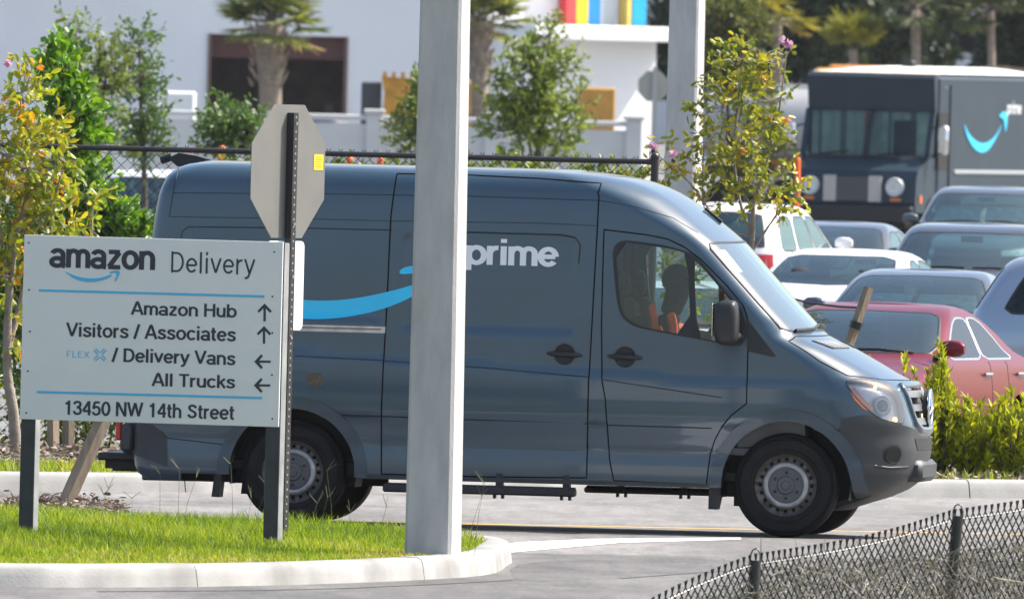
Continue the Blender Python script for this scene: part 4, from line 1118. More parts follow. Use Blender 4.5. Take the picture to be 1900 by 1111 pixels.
def sign_text(body, x0, x1, yt, yb, mat=M_INK, weight=15.5, spacing=1.0):
    xm = (x0 + x1) / 2
    fit_text('lettering', body, SX(x0, (yt + yb) / 2)[0], SX(x1, (yt + yb) / 2)[0], SX(xm, yb)[1], SX(xm, yt)[1], sf, mat, panel, weight, spacing)
sign_text('amazon', 92, 289, 462.5, 500, weight=17.5, spacing=-1)
sign_text('Delivery', 318.5, 474.5, 468, 516, weight=9.5, spacing=3)
sign_text('Amazon Hub', 243.5, 440.5, 561, 587)
sign_text('Visitors / Associates', 123, 439, 601.5, 630)
sign_text('FLEX', 125, 166.5, 651, 663.5, M_SIGNB, weight=9, spacing=10)
sign_text('/ Delivery Vans', 207.5, 438, 647.5, 680)
sign_text('All Trucks', 282, 437.5, 693, 719)
sign_text('13450 NW 14th Street', 121.5, 435.5, 746.5, 774)
def flatpoly(name, pxs, mat, h=-.0095, parent=panel, t=.002):
    pl = [SX(a, b) for a, b in pxs]
    return MB().prism(pl, h, -.006).build(name, mat, parent)
def bar(x0, y0, x1, y1, w):
    d = Vector((x1 - x0, y1 - y0)).normalized(); n = Vector((-d.y, d.x)) * w / 2
    return [(x0 + n.x, y0 + n.y), (x1 + n.x, y1 + n.y), (x1 - n.x, y1 - n.y), (x0 - n.x, y0 - n.y)]
flatpoly('blue_rule', bar(73, 538.6, 491.5, 550, 4.4), M_SIGNB)
flatpoly('blue_rule', bar(69, 726.8, 487, 738, 4.4), M_SIGNB)
sm1 = smooth_loop([(120, 502.5), (140, 512), (165, 517), (190, 515.5), (206, 509), (210, 511.5), (194, 520), (168, 524.5), (142, 520), (124, 507)], 2)
flatpoly('smile_mark', sm1, M_SIGNB)
flatpoly('smile_mark', [(204, 504.5), (213, 502), (222.5, 502.5), (223, 507), (219, 517), (215.5, 522), (213, 521), (216.5, 513), (217, 507), (212, 506), (205, 508)], M_SIGNB)
def arrow_up(cx, y0, y1):
    flatpoly('arrow', [(cx - 2, y1), (cx - 2, y0 + 9), (cx - 10.5, y0 + 17), (cx - 13, y0 + 13.5), (cx + .2, y0), (cx + 13.2, y0 + 13.8), (cx + 10.6, y0 + 17.3), (cx + 2.2, y0 + 9), (cx + 2.2, y1)], M_INK)
def arrow_left(x0, x1, cy):
    flatpoly('arrow', [(x1, cy - 1.8), (x0 + 9, cy - 2), (x0 + 16, cy - 10.5), (x0 + 13, cy - 13.5), (x0, cy + .2), (x0 + 13, cy + 14), (x0 + 16, cy + 11), (x0 + 9, cy + 2.2), (x1, cy + 2.4)], M_INK)
arrow_up(491.7, 563, 596); arrow_up(490.6, 604.7, 637.3); arrow_left(472.6, 503, 670.5); arrow_left(472, 502, 714.5)
# the small blue cross mark made of chevrons
for sx_ in (-1, 1):
    for sy_ in (-1, 1):
        for o_ in (-2.2, 2.2):
            d_ = (.707 * sx_, .707 * sy_); n_ = (-d_[1], d_[0])
            flatpoly('cross_mark', bar(186.3 + d_[0] * 3.4 + n_[0] * o_, 658 + d_[1] * 3.4 + n_[1] * o_, 186.3 + d_[0] * 14 + n_[0] * o_, 658 + d_[1] * 14 + n_[1] * o_, 2.0), M_SIGNB)
for X, Y in ((95, 84), (97, 327), (101, 541), (90, 745), (82, 960), (1360, 132), (1350, 361), (1350, 549), (1348, 764), (1350, 990)):
    c = SX(20 + X / 2.777, 420 + Y / 2.777)
    MB().lathe([(.0065, -.006), (.0065, -.0095), (.004, -.011)], (c[0], 0, c[1]), 'Y', 8).build('bolt', M_BLACK, panel)
for px in (62, 519.5):
    x = SX(px, 790)[0]; top = zt - .004
    if px < 100: x = xl + .055
    else: x = xr - .052 + .004
    pst = MB().box((x, .055, top / 2 - .1), (.104, .09, top + .2), bev=.004).build('post', M_POSTD, dsign)
    MB().box((x + .0535, .055, top / 2 - .1), (.003, .082, top + .19)).build('post_edge', M_POSTG, pst)

# ================================================================== stop sign seen from behind
M_ALU = pbr('sign_aluminium', (.165, .165, .15), .6, metal=.1, var=.08, scale=4, rvar=.06)
TY = math.radians(57)
t_c = at(534, 318, 270.5); t_n = Vector((math.sin(TY), -math.cos(TY), 0))
ssign = thing('stop_sign', 'octagonal stop sign seen from its grey back on a perforated black post', 'sign', (t_c.x, t_c.y, .12), TY)
zc = t_c.z - .12; R = .457 / math.cos(math.pi / 8)
oct_ = [(R * math.cos(math.pi / 8 + i * math.pi / 4), zc + R * math.sin(math.pi / 8 + i * math.pi / 4)) for i in range(8)]
op = MB().prism(oct_, -.002, .002).build('sign_plate', M_ALU, ssign)
MB().prism([(a * .985, zc + (b - zc) * .985) for a, b in oct_], .0022, .0035).build('sign_face', pbr('stop_red', (.45, .02, .02), .5), op)
h_top = zc + .457 - .055
MB().box((0, -.032, h_top / 2 - .1), (.055, .055, h_top + .2)).build('post', M_BLACKMET, ssign)
for i in range(int(h_top / .05)):
    MB().lathe([(.0075, -.0605), (.0075, -.058)], (.0, 0, h_top - .03 - i * .05), 'Y', 8).build('punch_hole', M_GALV, ssign)
for i in range(int(h_top / .05)):
    pass
for z in (zc + .33, zc - .36, zc - .72, zc - 1.14):
    MB().lathe([(.010, -.068), (.010, -.058)], (0, 0, z), 'Y', 6).tube([(.0, -.02, z), (.045, -.035, z)], .006, 6).build('bolt', M_GALV, ssign)
st = MB().box((.375, -.0035, zc + .065), (.115, .002, .108)).build('yellow_sticker', pbr('yellow_sticker', (.80, .55, .02), .5), op)
for i in range(5):
    MB().box((.375, -.005, zc + .10 - .016 * i), (.075, .001, .004)).build('sticker_line', pbr('sticker_ink', (.35, .20, .02), .6) if i == 0 else MATS['sticker_ink'], st)
zp = (at(550, 530, 270.5).z) - .12
rr = []
for cx_, cz_, a0 in ((.228 - .04, .305 - .04, 0), (-.228 + .04, .305 - .04, 90), (-.228 + .04, -.305 + .04, 180), (.228 - .04, -.305 + .04, 270)):
    for i in range(5):
        a = math.radians(a0 + i * 22.5); rr.append((cx_ + .04 * math.cos(a), zp + cz_ + .04 * math.sin(a)))
MB().prism(rr, -.002, .002).build('rectangular_plate', pbr('plate_white', (.72, .74, .76), .45), ssign)

# ================================================================== concrete lamp poles
def pole(name, label, base, w0, w1, h, rz):
    t = thing(name, label, 'pole', base, rz, 'square concrete poles')
    n = 14; vs = []; fs = []
    for i in range(n + 1):
        f = i / n; a = (w0 + (w1 - w0) * f) / 2; c = a * .86; z = -.1 + (h + .1) * f
        for x, y in ((-c, -a), (c, -a), (a, -c), (a, c), (c, a), (-c, a), (-a, c), (-a, -c)): vs.append((x, y, z))
    for i in range(n):
        for j in range(8): fs.append((i * 8 + j, i * 8 + (j + 1) % 8, (i + 1) * 8 + (j + 1) % 8, (i + 1) * 8 + j))
    fs.append(tuple(n * 8 + j for j in range(8)))
    MB().add(vs, fs).build('shaft', M_POLE, t)
    for z in (1.35, 2.45):
        MB().lathe([(.012, -.002), (.012, .004), (.001, .004)], (0, 0, 0), 'Y', 8).build('plug', M_GALV, t).location = (.03, -(w0 / 2) * (1 - .07 * z) + .002, z)
    return t
pb = gpt(797, 1036, .12)
pole('light_pole', 'pale concrete square light pole on the grass island in front of the van', (pb.x + .02, pb.y + .25, .12), .325, .235, 9.0, math.radians(-13)).rotation_euler.y = math.radians(-.15)
pb = foot(1256, 193)
pole('light_pole', 'distant concrete light pole behind the van roof and flowering sapling', (pb.x, pb.y, 0), .33, .24, 9.5, math.radians(-14))

# ================================================================== chain-link fences
def fence_mesh(b, fn, L, H, pitch, r, barbs=.035, i0=0, jit=0.0):
    """zig-zag wires hooked into each other; fn(s, h) -> point"""
    m = int(H / (pitch * .5)); pitch_w = pitch * .5; n = int(L / pitch_w)
    for i in range(n):
        pts = []
        for j in range(m + 1):
            s = i * pitch_w + (pitch_w * 1.03 if (i + j) % 2 else 0.0)
            pts.append(fn(s, j * pitch * .5 * (H / (m * pitch * .5))))
        if barbs:
            s0 = i * pitch_w + (pitch_w * 1.03 if (m + i) % 2 else 0.0)
            pts.append(fn(s0 + pitch_w * (.35 if i % 2 else -.3), H + barbs))
        b.tube(pts, r, 4, cap=False)
A = foot(-30, 224.0, .1); B = foot(1201, 224.0, .1)
ft = thing('chain_link_fence', 'tall black chain-link fence with top rail running behind the van', 'fence', (A.x, A.y, .1))
LF = (B - A).length; HF = 2.52
def rot_fn(s, h): return (s, (B.y - A.y) * s / LF, h)
b = MB(); fence_mesh(b, rot_fn, LF, HF, .098, .0036, .03)
o = b.build('wire_mesh', M_WIRE, ft, fix=False); o['kind'] = 'stuff'
MB().tube([rot_fn(0, HF - .01), rot_fn(LF, HF - .01)], .024, 10).build('top_rail', M_BLACKMET, ft, 50)
for s_ in (0.02, 3.78, LF):
    MB().tube([rot_fn(s_, -.1), rot_fn(s_, HF + .02)], .034, 10).sphere(rot_fn(s_, HF + .03), .04, 10, 6).build('fence_post', M_BLACKMET, ft, 50)
# low fence in the near corner
P1 = Vector((1.50, 167.0, 0)); P2 = Vector((2.76, 169.4, 0)); dv = P2 - P1
def nf(t):                      # t in spans from the left post: ground point, top height
    p = P1 + dv * t; zt_ = .485 + (.745 - .485) * t - (.44 * t * t if t < 0 else 0)
    return p, zt_
nfence = thing('low_chain_link_fence', 'low black chain-link fence overgrown with dry vines in the near corner', 'fence', (P1.x, P1.y, -.42))
span = dv.length; HN = .98
def nfn(s, h):
    p, zt_ = nf(s / span - 2.0); sag = -.035 * math.sin(math.pi * ((s / span) % 1.0))
    return (p.x - P1.x + .01 * math.sin(s * 3 + h * 5), p.y - P1.y, zt_ + sag - HN + h + .42)
b = MB(); fence_mesh(b, nfn, span * 5, HN, .082, .0056, .04)
o = b.build('wire_mesh', M_WIRE, nfence, fix=False); o['kind'] = 'stuff'
MB().tube([nfn(x, HN - .025) for x in np.linspace(0, span * 5, 90)], .003, 5).build('tension_wire', M_GALV, nfence)
for i in range(6):
    p = Vector(nfn(i * span, 0)); q = Vector(nfn(i * span, HN)); lean = Vector((.05, 0, 0)) * (1 if i != 2 else .35)
    ps = MB().tube([p - lean - Vector((0, 0, .1)), q + lean * .6], .036, 10).build('fence_post', M_BLACKMET, nfence, 50)
    top = q + lean * .6
    MB().tube([top + Vector((-.028, 0, -.05)), top + Vector((-.03, 0, .03)), top + Vector((-.018, 0, .062)), top + Vector((.0, 0, .072)), top + Vector((.018, 0, .062)), top + Vector((.03, 0, .03)), top + Vector((.028, 0, -.05))], .0055, 6).build('wire_loop', M_BLACKMET, ps, 60)
# dry vines caught in it
M_DRY = leafy('dry_vine', [(0, (.18, .16, .135)), (.5, (.30, .27, .235)), (.9, (.44, .41, .36)), (1, (.24, .24, .14))], .25, tint=(1, .95, .8))
def strands(name, N, root, mat, fn, L=(.15, .5), r=.0022, parent=None):
    vs = []; fs = []; tone = []
    for i in range(N):
        p, d = fn(); l = random.uniform(*L); k_ = 5; t = random.random(); w = r * random.uniform(.7, 1.8)
        side = Vector((random.gauss(0, 1), random.gauss(0, .4), random.gauss(0, 1))).normalized()
        b0 = len(vs); d = d.normalized(); curl = Vector((random.gauss(0, .5), random.gauss(0, .3), random.gauss(0, .5)))
        for j in range(k_ + 1):
            f = j / k_; q = p + d * l * f + curl * l * f * f
            vs += [tuple(q - side * w * (1 - .6 * f)), tuple(q + side * w * (1 - .6 * f))]; tone += [t, t]
        for j in range(k_): fs.append((b0 + 2 * j, b0 + 2 * j + 1, b0 + 2 * j + 3, b0 + 2 * j + 2))
    me = bpy.data.meshes.new(name); me.from_pydata(vs, [], fs); me.update()
    a = me.attributes.new('tone', 'FLOAT', 'POINT'); a.data.foreach_set('value', tone)
    return put(name, me, parent, mat)
def vine_src():
    s = random.uniform(0, span * 5); t = s / span
    dens = .55 + .45 * math.sin(t * 3.1 + 1.0)
    h = HN * (.80 + .2 * dens)
    p = Vector(nfn(s, h * random.random() ** .72 * .93)) + Vector((random.gauss(0, .04), .03 + abs(random.gauss(0, .05)), 0))
    return p, Vector((random.gauss(0, .8), random.gauss(0, .3), random.gauss(.2, .8)))
o = strands('dry_vines', 21000, None, M_DRY, vine_src, (.04, .12), .0030, nfence); o['kind'] = 'stuff'

# ================================================================== parked cars
M_CARGLASS = glass('car_glass', (.50, .68, .65), 1.5, (.82, 1.0, .97), floor=.12)
M_SVGLASS = glass('step_van_glass', (.72, .86, .80), 1.45)
M_TINT = glass('tinted_glass', (.10, .12, .13), 1.5)
M_SHADE = pbr('sunshade', (.45, .60, .60), .45, metal=.3, var=.2, scale=8)
SEDAN = [
 (.22, 4.55, .18, .78, .35, .35, .12, .25, .30, .06), (.32, 4.74, .06, .86, .40, .38, .14, .30, .34, .08), (.52, 4.80, .00, .905, .42, .40, .16, .30, .36, .10),
 (.66, 4.74, .01, .915, .42, .40, .17, .30, .36, .10), (.76, 4.52, .03, .910, .38, .36, .18, .28, .34, .10), (.86, 4.10, .05, .900, .30, .30, .18, .26, .32, .10),
 (.94, 3.66, .09, .888, .22, .26, .17, .22, .30, .10), (.985, 3.40, .20, .872, .16, .22, .16, .18, .28, .10), (1.02, 3.27, .42, .850, .13, .20, .15, .15, .22, .10),
 (1.06, 3.18, .62, .825, .12, .18, .15, .14, .2, .10), (1.20, 2.90, .92, .755, .12, .17, .14, .14, .18, .10), (1.33, 2.60, 1.22, .685, .13, .17, .13, .15, .18, .09),
 (1.40, 2.38, 1.42, .625, .15, .18, .10, .16, .18, .08), (1.435, 2.20, 1.58, .56, .14, .18, .07, .14, .18, .06), (1.45, 2.05, 1.72, .48, .10, .16, .04, .10, .16, .04)]
SUV = [
 (.26, 4.45, .14, .80, .35, .35, .12, .20, .30, .05), (.38, 4.62, .04, .89, .40, .38, .14, .26, .34, .06), (.62, 4.66, .00, .94, .42, .40, .16, .26, .34, .07),
 (.84, 4.60, .02, .945, .40, .38, .17, .24, .32, .07), (.96, 4.36, .04, .935, .34, .34, .17, .22, .30, .07), (1.06, 3.86, .06, .915, .24, .28, .17, .20, .28, .07),
 (1.12, 3.50, .08, .900, .18, .24, .16, .18, .26, .07), (1.17, 3.34, .10, .885, .14, .22, .15, .16, .24, .07), (1.35, 3.00, .20, .825, .13, .18, .14, .15, .22, .07),
 (1.55, 2.66, .32, .755, .14, .18, .13, .16, .22, .07), (1.64, 2.46, .40, .70, .16, .19, .10, .18, .22, .07), (1.685, 2.26, .50, .63, .16, .19, .08, .18, .22, .06), (1.70, 2.05, .66, .54, .12, .18, .05, .16, .2, .05)]
_car_shells = {}
def car_paint(name, col, metal=.3, coat=1.0): return pbr(name, col, .28, metal=metal, coat=coat, var=.03, scale=2)
def car(label, kind, paint, px, s, heading, rear_tint=False, front_shade=False, group='cars parked in the lot', rails=False, scale=1.0, cat='car', chrome=False):
    base = foot(px, s, .004)
    t = thing('parked_car', label, cat, base, heading, group)
    if scale != 1.0: t.scale = (scale,) * 3
    rows_ = SEDAN if kind == 'sedan' else SUV; um = 1.9
    lens = (.55, .40, 1.6, 1.6, .3, .55)
    sh = _car_shells.get(kind)
    if sh is None: sh = _car_shells[kind] = Shell(rows_, um, lens, taper=.045, hl=2.4)
    kk = sh.k; q = lambda z: float(sh.q(z))
    half = 2.4
    zb = 1.03 if kind == 'sedan' else 1.19; zt_ = 1.385 if kind == 'sedan' else 1.60
    wl, wr = (.36, .90) if kind == 'sedan' else (.40, .95)
    # windscreen and rear window as (p, q)
    fw = [(0, q(zb + .02)), (kk[1] + .10, q(zb + .03)), (kk[1] + .20, q(zb + .10)), (kk[1] + .16, q(zt_ - .03)), (kk[1] + .06, q(zt_)), (0, q(zt_ + .01))]
    fw = fw + [(-a, b) for a, b in fw[::-1] if a > 0]
    zr0 = zb + .03 if kind == 'sedan' else 1.17
    rw = [(sh.P, q(zr0 + .02)), (kk[5] - .08, q(zr0 + .04)), (kk[5] - .10, q(zt_ - .03)), (kk[5] + .02, q(zt_)), (sh.P, q(zt_))]
    rwl = [(-a, b) for a, b in rw]
    # side windows by constant p so that the pillars follow the slope
    C, Dd = (kk[2], kk[3]), (kk[3], kk[4])
    def pp(f): return C[0] + f * (kk[4] - C[0])
    zs0 = (1.01 if kind == 'sedan' else 1.16); zs1 = zt_ - .045
    cuts = [(.03, .47), (.50, .86)] if kind == 'sedan' else [(.03, .40), (.43, .70), (.73, .95)]
    sw = []
    for a, b in cuts:
        sw.append(smooth_loop([(pp(a), q(zs0)), (pp((a + b) / 2), q(zs0)), (pp(b), q(zs0)), (pp(b), q((zs0 + zs1) / 2)), (pp(b) - .01, q(zs1)), (pp((a + b) / 2), q(zs1 + .012)), (pp(a) + .02, q(zs1)), (pp(a), q((zs0 + zs1) / 2))], 1))
    R = .33 if kind == 'sedan' else .36; u1, u2 = (3.78, .98) if kind == 'sedan' else (3.72, .98)
    arcs = [[(u + (R + .05) * math.cos(a), R + (R + .05) * math.sin(a)) for a in np.radians(np.linspace(-40, 220, 26))] for u in (u1, u2)]
    hl_ = [fw, rw, rwl]
    for l in sw: hl_ += [l, [(-a, b) for a, b in l]]
    for l in arcs:
        for sg in (1, -1): hl_.append(sh.loop(l, sg, .05))
    patch('body', [(-sh.P, 0), (sh.P, 0), (sh.P, sh.Q), (-sh.P, sh.Q)], hl_, sh, paint, t, step=.10, edge=.06)
    sh.cap('roof', paint, t, .012)
    gl = M_CARGLASS
    patch('windshield', fw, [], sh, gl, t, step=.09, edge=.07, off=.001)
    strip('windshield_seal', fw, sh, M_BLACK, t, .035, .002, closed=True)
    rg = M_TINT if rear_tint else M_CARGLASS
    for l in (rw, rwl): patch('rear_window', l, [], sh, rg, t, step=.09, edge=.07, off=.001)
    strip('rear_window_seal', rw[1:] and (rw[0:1] + rw[1:]), sh, M_BLACK, t, .03, .002); strip('rear_window_seal', rwl, sh, M_BLACK, t, .03, .002)
    for l in sw:
        for sg in (1, -1):
            l2 = [(sg * a, b) for a, b in l]
            patch('side_window', l2, [], sh, rg, t, step=.1, edge=.08, off=.001)
            strip('window_trim', l2, sh, M_CHROME if chrome else M_BLACK, t, .026, .003, closed=True)
    for sg in (1, -1):
        for u in (u1 - .42 if kind == 'sedan' else u1 - .5, um - .05, u2 + .35):
            strip('door_gap', sh.line([(u, .32), (u - .03, .6), (u - .02, zs0 - .02)], sg, .08), sh, M_SEAM, t, .012, .001)
        for u in (um + .06, um - .95):
            c, n = sh(np.array([sh.uz(u, zs0 - .13, sg)])); c = c[0] + n[0] * .03
            MB().tube([(c[0] - .11, c[1] + sg * .012, c[2]), (c[0], c[1], c[2]), (c[0] + .11, c[1] + sg * .012, c[2])], [.012, .018, .012], 6).build('door_handle', M_CHROME if chrome else paint, t, 60)
        # mirror
        c, n = sh(np.array([sh.uz(3.05 if kind == 'sedan' else 3.12, zs0 + .02, sg)])); c = c[0]
        mb = MB(); prof = smooth_loop([(-.5, -.5), (.5, -.4), (.5, .3), (.2, .5), (-.5, .5)], 2); nn_ = len(prof); vs = []; fs = []
        for i, (d, sc_) in enumerate(((.04, .5), (.07, .85), (.13, 1.0), (.21, .92), (.25, .5))):
            for a_, b_ in prof: vs.append((c[0] + .08 + .11 * a_ * sc_ , c[1] - sg * d, c[2] + .07 + .15 * b_ * sc_))
        for i in range(4):
            for j in range(nn_): fs.append((i * nn_ + j, i * nn_ + (j + 1) % nn_, (i + 1) * nn_ + (j + 1) % nn_, (i + 1) * nn_ + j))
        fs += [tuple(range(nn_)), tuple(4 * nn_ + j for j in range(nn_))]
        mo = mb.add(vs, fs).build('door_mirror', paint, t, 50)
        MB().tube([(c[0] + .05, c[1] + sg * .02, c[2] - .01), (c[0] + .07, c[1] - sg * .10, c[2] + .0)], [.03, .022], 6).build('mirror_stalk', M_BLACK, mo, 50)
        # lamps
        zl = .62 if kind == 'sedan' else .78
        hlp = [(sg * (kk[1] - .06), q(zl)), (sg * (kk[1] + .33), q(zl + .03)), (sg * (kk[2] + .05), q(zl + .12)), (sg * (kk[1] + .2), q(zl + .11)), (sg * (kk[1] - .08), q(zl + .07))]
        patch('headlight', hlp, [], sh, M_REFL, t, step=.08, edge=.05, off=.004, rim=.02)
        zl = .72 if kind == 'sedan' else .95
        tlp = [(sg * (kk[5] + .14), q(zl)), (sg * (kk[4] + .02), q(zl + .02)), (sg * (kk[4] - .02), q(zl + .13)), (sg * (kk[5] + .12), q(zl + .12))] if kind == 'sedan' else [(sg * (kk[5] + .06), q(zl - .05)), (sg * (kk[4] + .14), q(zl - .03)), (sg * (kk[4] + .13), q(zl + .17)), (sg * (kk[5] + .03), q(zl + .17))]
        patch('taillight', tlp, [], sh, M_RED, t, step=.08, edge=.05, off=.004, rim=.02)
        for u in (u1, u2):
            w = bpy.data.objects.new('wheel', None); COL.objects.link(w); w.parent = t; w.location = (u, -sg * .74, R); w.rotation_euler = (0, 0, 0 if sg > 0 else math.pi)
            MB().lathe([(R * .66, -.02), (R * .9, -.03), (R, .0), (R, .17), (R * .9, .2), (R * .66, .19)], (0, -.1, 0), 'Y', 28, close=True).build('tyre', M_RUBBER, w, 40)
            b = MB().lathe([(R * .66, -.015), (R * .62, .02), (R * .62, .08), (.001, .09)], (0, -.1, 0), 'Y', 24)
            for i in range(5):
                a = 2 * math.pi * i / 5; b.tube([(0, -.11, 0), (R * .63 * math.cos(a), -.105, R * .63 * math.sin(a))], [.04, .03], 6)
            b.build('rim', M_GRILLE, w, 40)
    for sg in (1, -1):
        strip('wiper', [(sg * .50, q(zb + .025)), (sg * .25, q(zb + .05)), (sg * .02 if sg > 0 else -.06, q(zb + .045))], sh, M_BLACK, t, .02, .012)
    # grille, plate
    patch('grille', [(-.42, q(.40 if kind == 'sedan' else .52)), (.42, q(.40 if kind == 'sedan' else .52)), (.46, q(.58 if kind == 'sedan' else .76)), (-.46, q(.58 if kind == 'sedan' else .76))], [], sh, M_MESHBLK, t, step=.1, off=.006, rim=.02)
    pr = MB().box((-.012 if kind == 'sedan' else -.01, 0, .62 if kind == 'sedan' else .80), (.02, .32, .16)).build('number_plate', M_PAPER, t)
    # inside: floor, seats, dash, wheel
    MB().box((2.0, 0, .34), (3.0, 1.45, .06)).box((1.0, 0, .62), (1.0, 1.35, .5)).build('cabin_floor', M_CABIN, t)
    zd = zs0 - .06
    MB().box((3.12, 0, zd - .12), (.42, 1.36, .30), bev=.06).build('dashboard', M_SEAT, t, 40)
    for (u, y) in ((2.15, .37), (2.15, -.37)):
        se = MB().box((u + .12, y, .52), (.5, .5, .16), bev=.05).box((u - .16, y, .84), (.15, .48, .62), bev=.06, ry=math.radians(-14)).build('seat', M_SEAT, t, 40)
        MB().box((u - .27, y, 1.22 if kind == 'sedan' else 1.26), (.10, .26, .17), bev=.04).build('headrest', M_SEAT, se, 40)
    MB().box((1.10, 0, .86), (.16, 1.2, .52), bev=.06, ry=math.radians(-14)).box((1.32, 0, .58), (.5, 1.2, .2), bev=.05).build('rear_bench', M_SEAT, t, 40)
    for y in (-.36, .36): MB().box((1.02, y, 1.18), (.10, .24, .14), bev=.04).build('rear_headrest', M_SEAT, t, 40)
    c = Vector((2.80, .37, zd + .02)); ax_ = Vector((-.8, 0, .5)).normalized(); e1_ = Vector((0, 1, 0)); e2_ = ax_.cross(e1_)
    MB().tube([tuple(c + (e1_ * math.cos(a) + e2_ * math.sin(a)) * .18) for a in np.linspace(0, 2 * math.pi, 17)], .016, 6, cap=False).build('steering_wheel', M_BLACK, t, 60)
    MB().box((2.50 if kind == 'sedan' else 2.55, 0, zt_ - .06), (.02, .24, .07), bev=.008).build('rear_view_mirror', M_CABINL, t)
    if front_shade:
        for y0, y1 in ((-.62, -.03), (.03, .62)):
            l = [(y0, q(zb + .05)), (y1, q(zb + .05)), (y1 * .97, q(zt_ - .10)), (y0 * .97, q(zt_ - .10))]
            patch('sunshade', l, [], sh, M_SHADE, t, step=.08, off=-.07)
    if rails:
        for sg in (1, -1):
            MB().tube([(2.2, -sg * .60, 1.67), (2.1, -sg * .60, 1.73), (.8, -sg * .60, 1.73), (.65, -sg * .60, 1.68)], .018, 6).build('roof_rail', M_BLACK, t, 60)
    return t
FA = -math.pi / 2; AW = math.pi / 2; D2 = math.radians
car('red sedan with chrome window trim facing the road behind the lime shrubs', 'sedan', car_paint('red_paint', (.15, .003, .013), .25, .12), 1756, 219, FA - D2(17), chrome=True, rear_tint=True)
car('pale sedan mostly hidden behind the van windscreen, beside the white sedan', 'sedan', car_paint('pale_paint', (.62, .62, .62), .2), 1372, 205, FA + D2(-10))
car('grey sedan with silver sunshades in its windshield behind the red sedan', 'sedan', car_paint('grey_paint', (.055, .065, .085), .4), 1768, 190, FA - D2(9), front_shade=True)
car('silver blue SUV cut by the picture edge with tinted rear window', 'suv', car_paint('silver_paint', (.30, .36, .44), .5), 1808, 199, D2(-16), rear_tint=True, rails=True)
car('white sedan seen from behind with red taillights', 'sedan', car_paint('white_paint', (.78, .78, .77), .0), 1500, 177, AW - D2(14), rear_tint=False)
car('dark SUV facing the camera behind the grey sedan', 'suv', car_paint('navy_paint', (.035, .042, .055), .4), 1835, 170, FA - D2(6))
car('charcoal sedan in front of the dark step van', 'sedan', car_paint('charcoal_paint', (.045, .052, .065), .4), 1612, 152, FA - D2(12))
car('white SUV half hidden by the flowering sapling', 'suv', MATS['white_paint'], 1296, 158, AW - D2(14), rear_tint=False)
car('dark SUV with silver sunshade at the picture edge below the step van', 'suv', car_paint('slate_paint', (.06, .07, .085), .4), 1868, 135, FA - D2(8), front_shade=True)
car('white SUV parked behind the tall chain-link fence', 'suv', MATS['white_paint'], 262, 140, AW - D2(20), rear_tint=False)

# ================================================================== step van
sv_b = foot(1615, 104, .004); SVH = FA + D2(-20)
M_SV = pbr('step_van_paint', (.018, .034, .050), .5, coat=.12, spec=.3, var=.1, scale=2)
M_SVROOF = pbr('step_van_roof', (.66, .66, .63), .6, var=.1, scale=3)
sv = thing('step_van', 'dark blue-grey box step van with white roof facing the camera across the lot', 'truck', sv_b, SVH)
Wd = 1.22; Hh = 3.08; HB = .72
# profile of the cab front: u forward, bonnet nose at 1.0
MB().box((-3.2, 0, (Hh + HB) / 2), (6.4, Wd * 2, Hh - HB), bev=.07).build('box_body', M_SV, sv, 30)
_n = 14; _vs = []; _fs = []
for _i in range(_n + 1):
    _t = -1 + 2 * _i / _n
    for _u, _k in ((.06, .0), (-.5, .8), (-1.6, 1.0), (-5.6, 1.0), (-6.35, .2)): _vs.append((_u, _t * (Wd - .03), Hh - .01 + .13 * (1 - abs(_t) ** 2.2) * _k + .03))
for _i in range(_n):
    for _j in range(4): _fs.append((_i * 5 + _j, _i * 5 + _j + 1, (_i + 1) * 5 + _j + 1, (_i + 1) * 5 + _j))
MB().add(_vs, _fs).build('roof', M_SVROOF, sv, 40)
hd = MB().prism([(0, 2.42), (.10, 2.42), (.20, 3.02), (.12, 3.09), (0, 3.09)][::-1], -Wd + .02, Wd - .02).build('header', M_SV, sv)
cowl = MB().prism([(-.02, .62), (1.02, .62), (1.06, .80), (1.02, 1.22), (.94, 1.36), (.46, 1.56), (.38, 1.60), (-.02, 1.60)], -Wd + .03, Wd - .03).build('bonnet', M_SV, sv)
for y0, y1 in ((-Wd + .10, -.035), (.035, Wd - .10)):
    w = MB().add([(.43, y0, 1.64), (.43, y1, 1.64), (.155, y1, 2.42), (.155, y0, 2.42)], [(0, 1, 2, 3)]).build('windshield', M_SVGLASS, sv)
for y in (-Wd + .05, 0, Wd - .05):
    MB().add([(.45, y - .05, 1.60), (.45, y + .05, 1.60), (.17, y + .05, 2.44), (.17, y - .05, 2.44), (.38, y - .05, 1.60), (.38, y + .05, 1.60), (.10, y + .05, 2.44), (.10, y - .05, 2.44)], [(0, 1, 2, 3), (4, 7, 6, 5), (0, 4, 5, 1), (1, 5, 6, 2), (2, 6, 7, 3), (3, 7, 4, 0)]).build('windshield_pillar', M_BLACK if y == 0 else M_SV, sv)
for y in (-.55, .55):
    MB().tube([(.46, y - .3, 1.63), (.44, y + .25, 1.70)], .015, 5).build('wiper', M_BLACK, sv)
MB().box((.0, 0, 1.62), (.75, 2.2, .04)).build('cab_dash', M_CABIN, sv)
MB().box((.06, .62, 1.95), (.06, .42, .62), bev=.02).build('cab_seat', M_SEAT, sv, 40)
MB().box((.006, 0, 2.02), (.012, 2.3, .82)).build('cab_back_panel', pbr('cab_panel', (.30, .36, .335), .7, var=.2, scale=4), sv)
for i in range(9): MB().box((.018, -1.0 + i * .22, 2.02), (.012, .05 + .03 * (i % 3), .78)).build('bulkhead_strip', M_CABINL if i % 2 else M_RED if i == 4 else M_CABIN, sv)
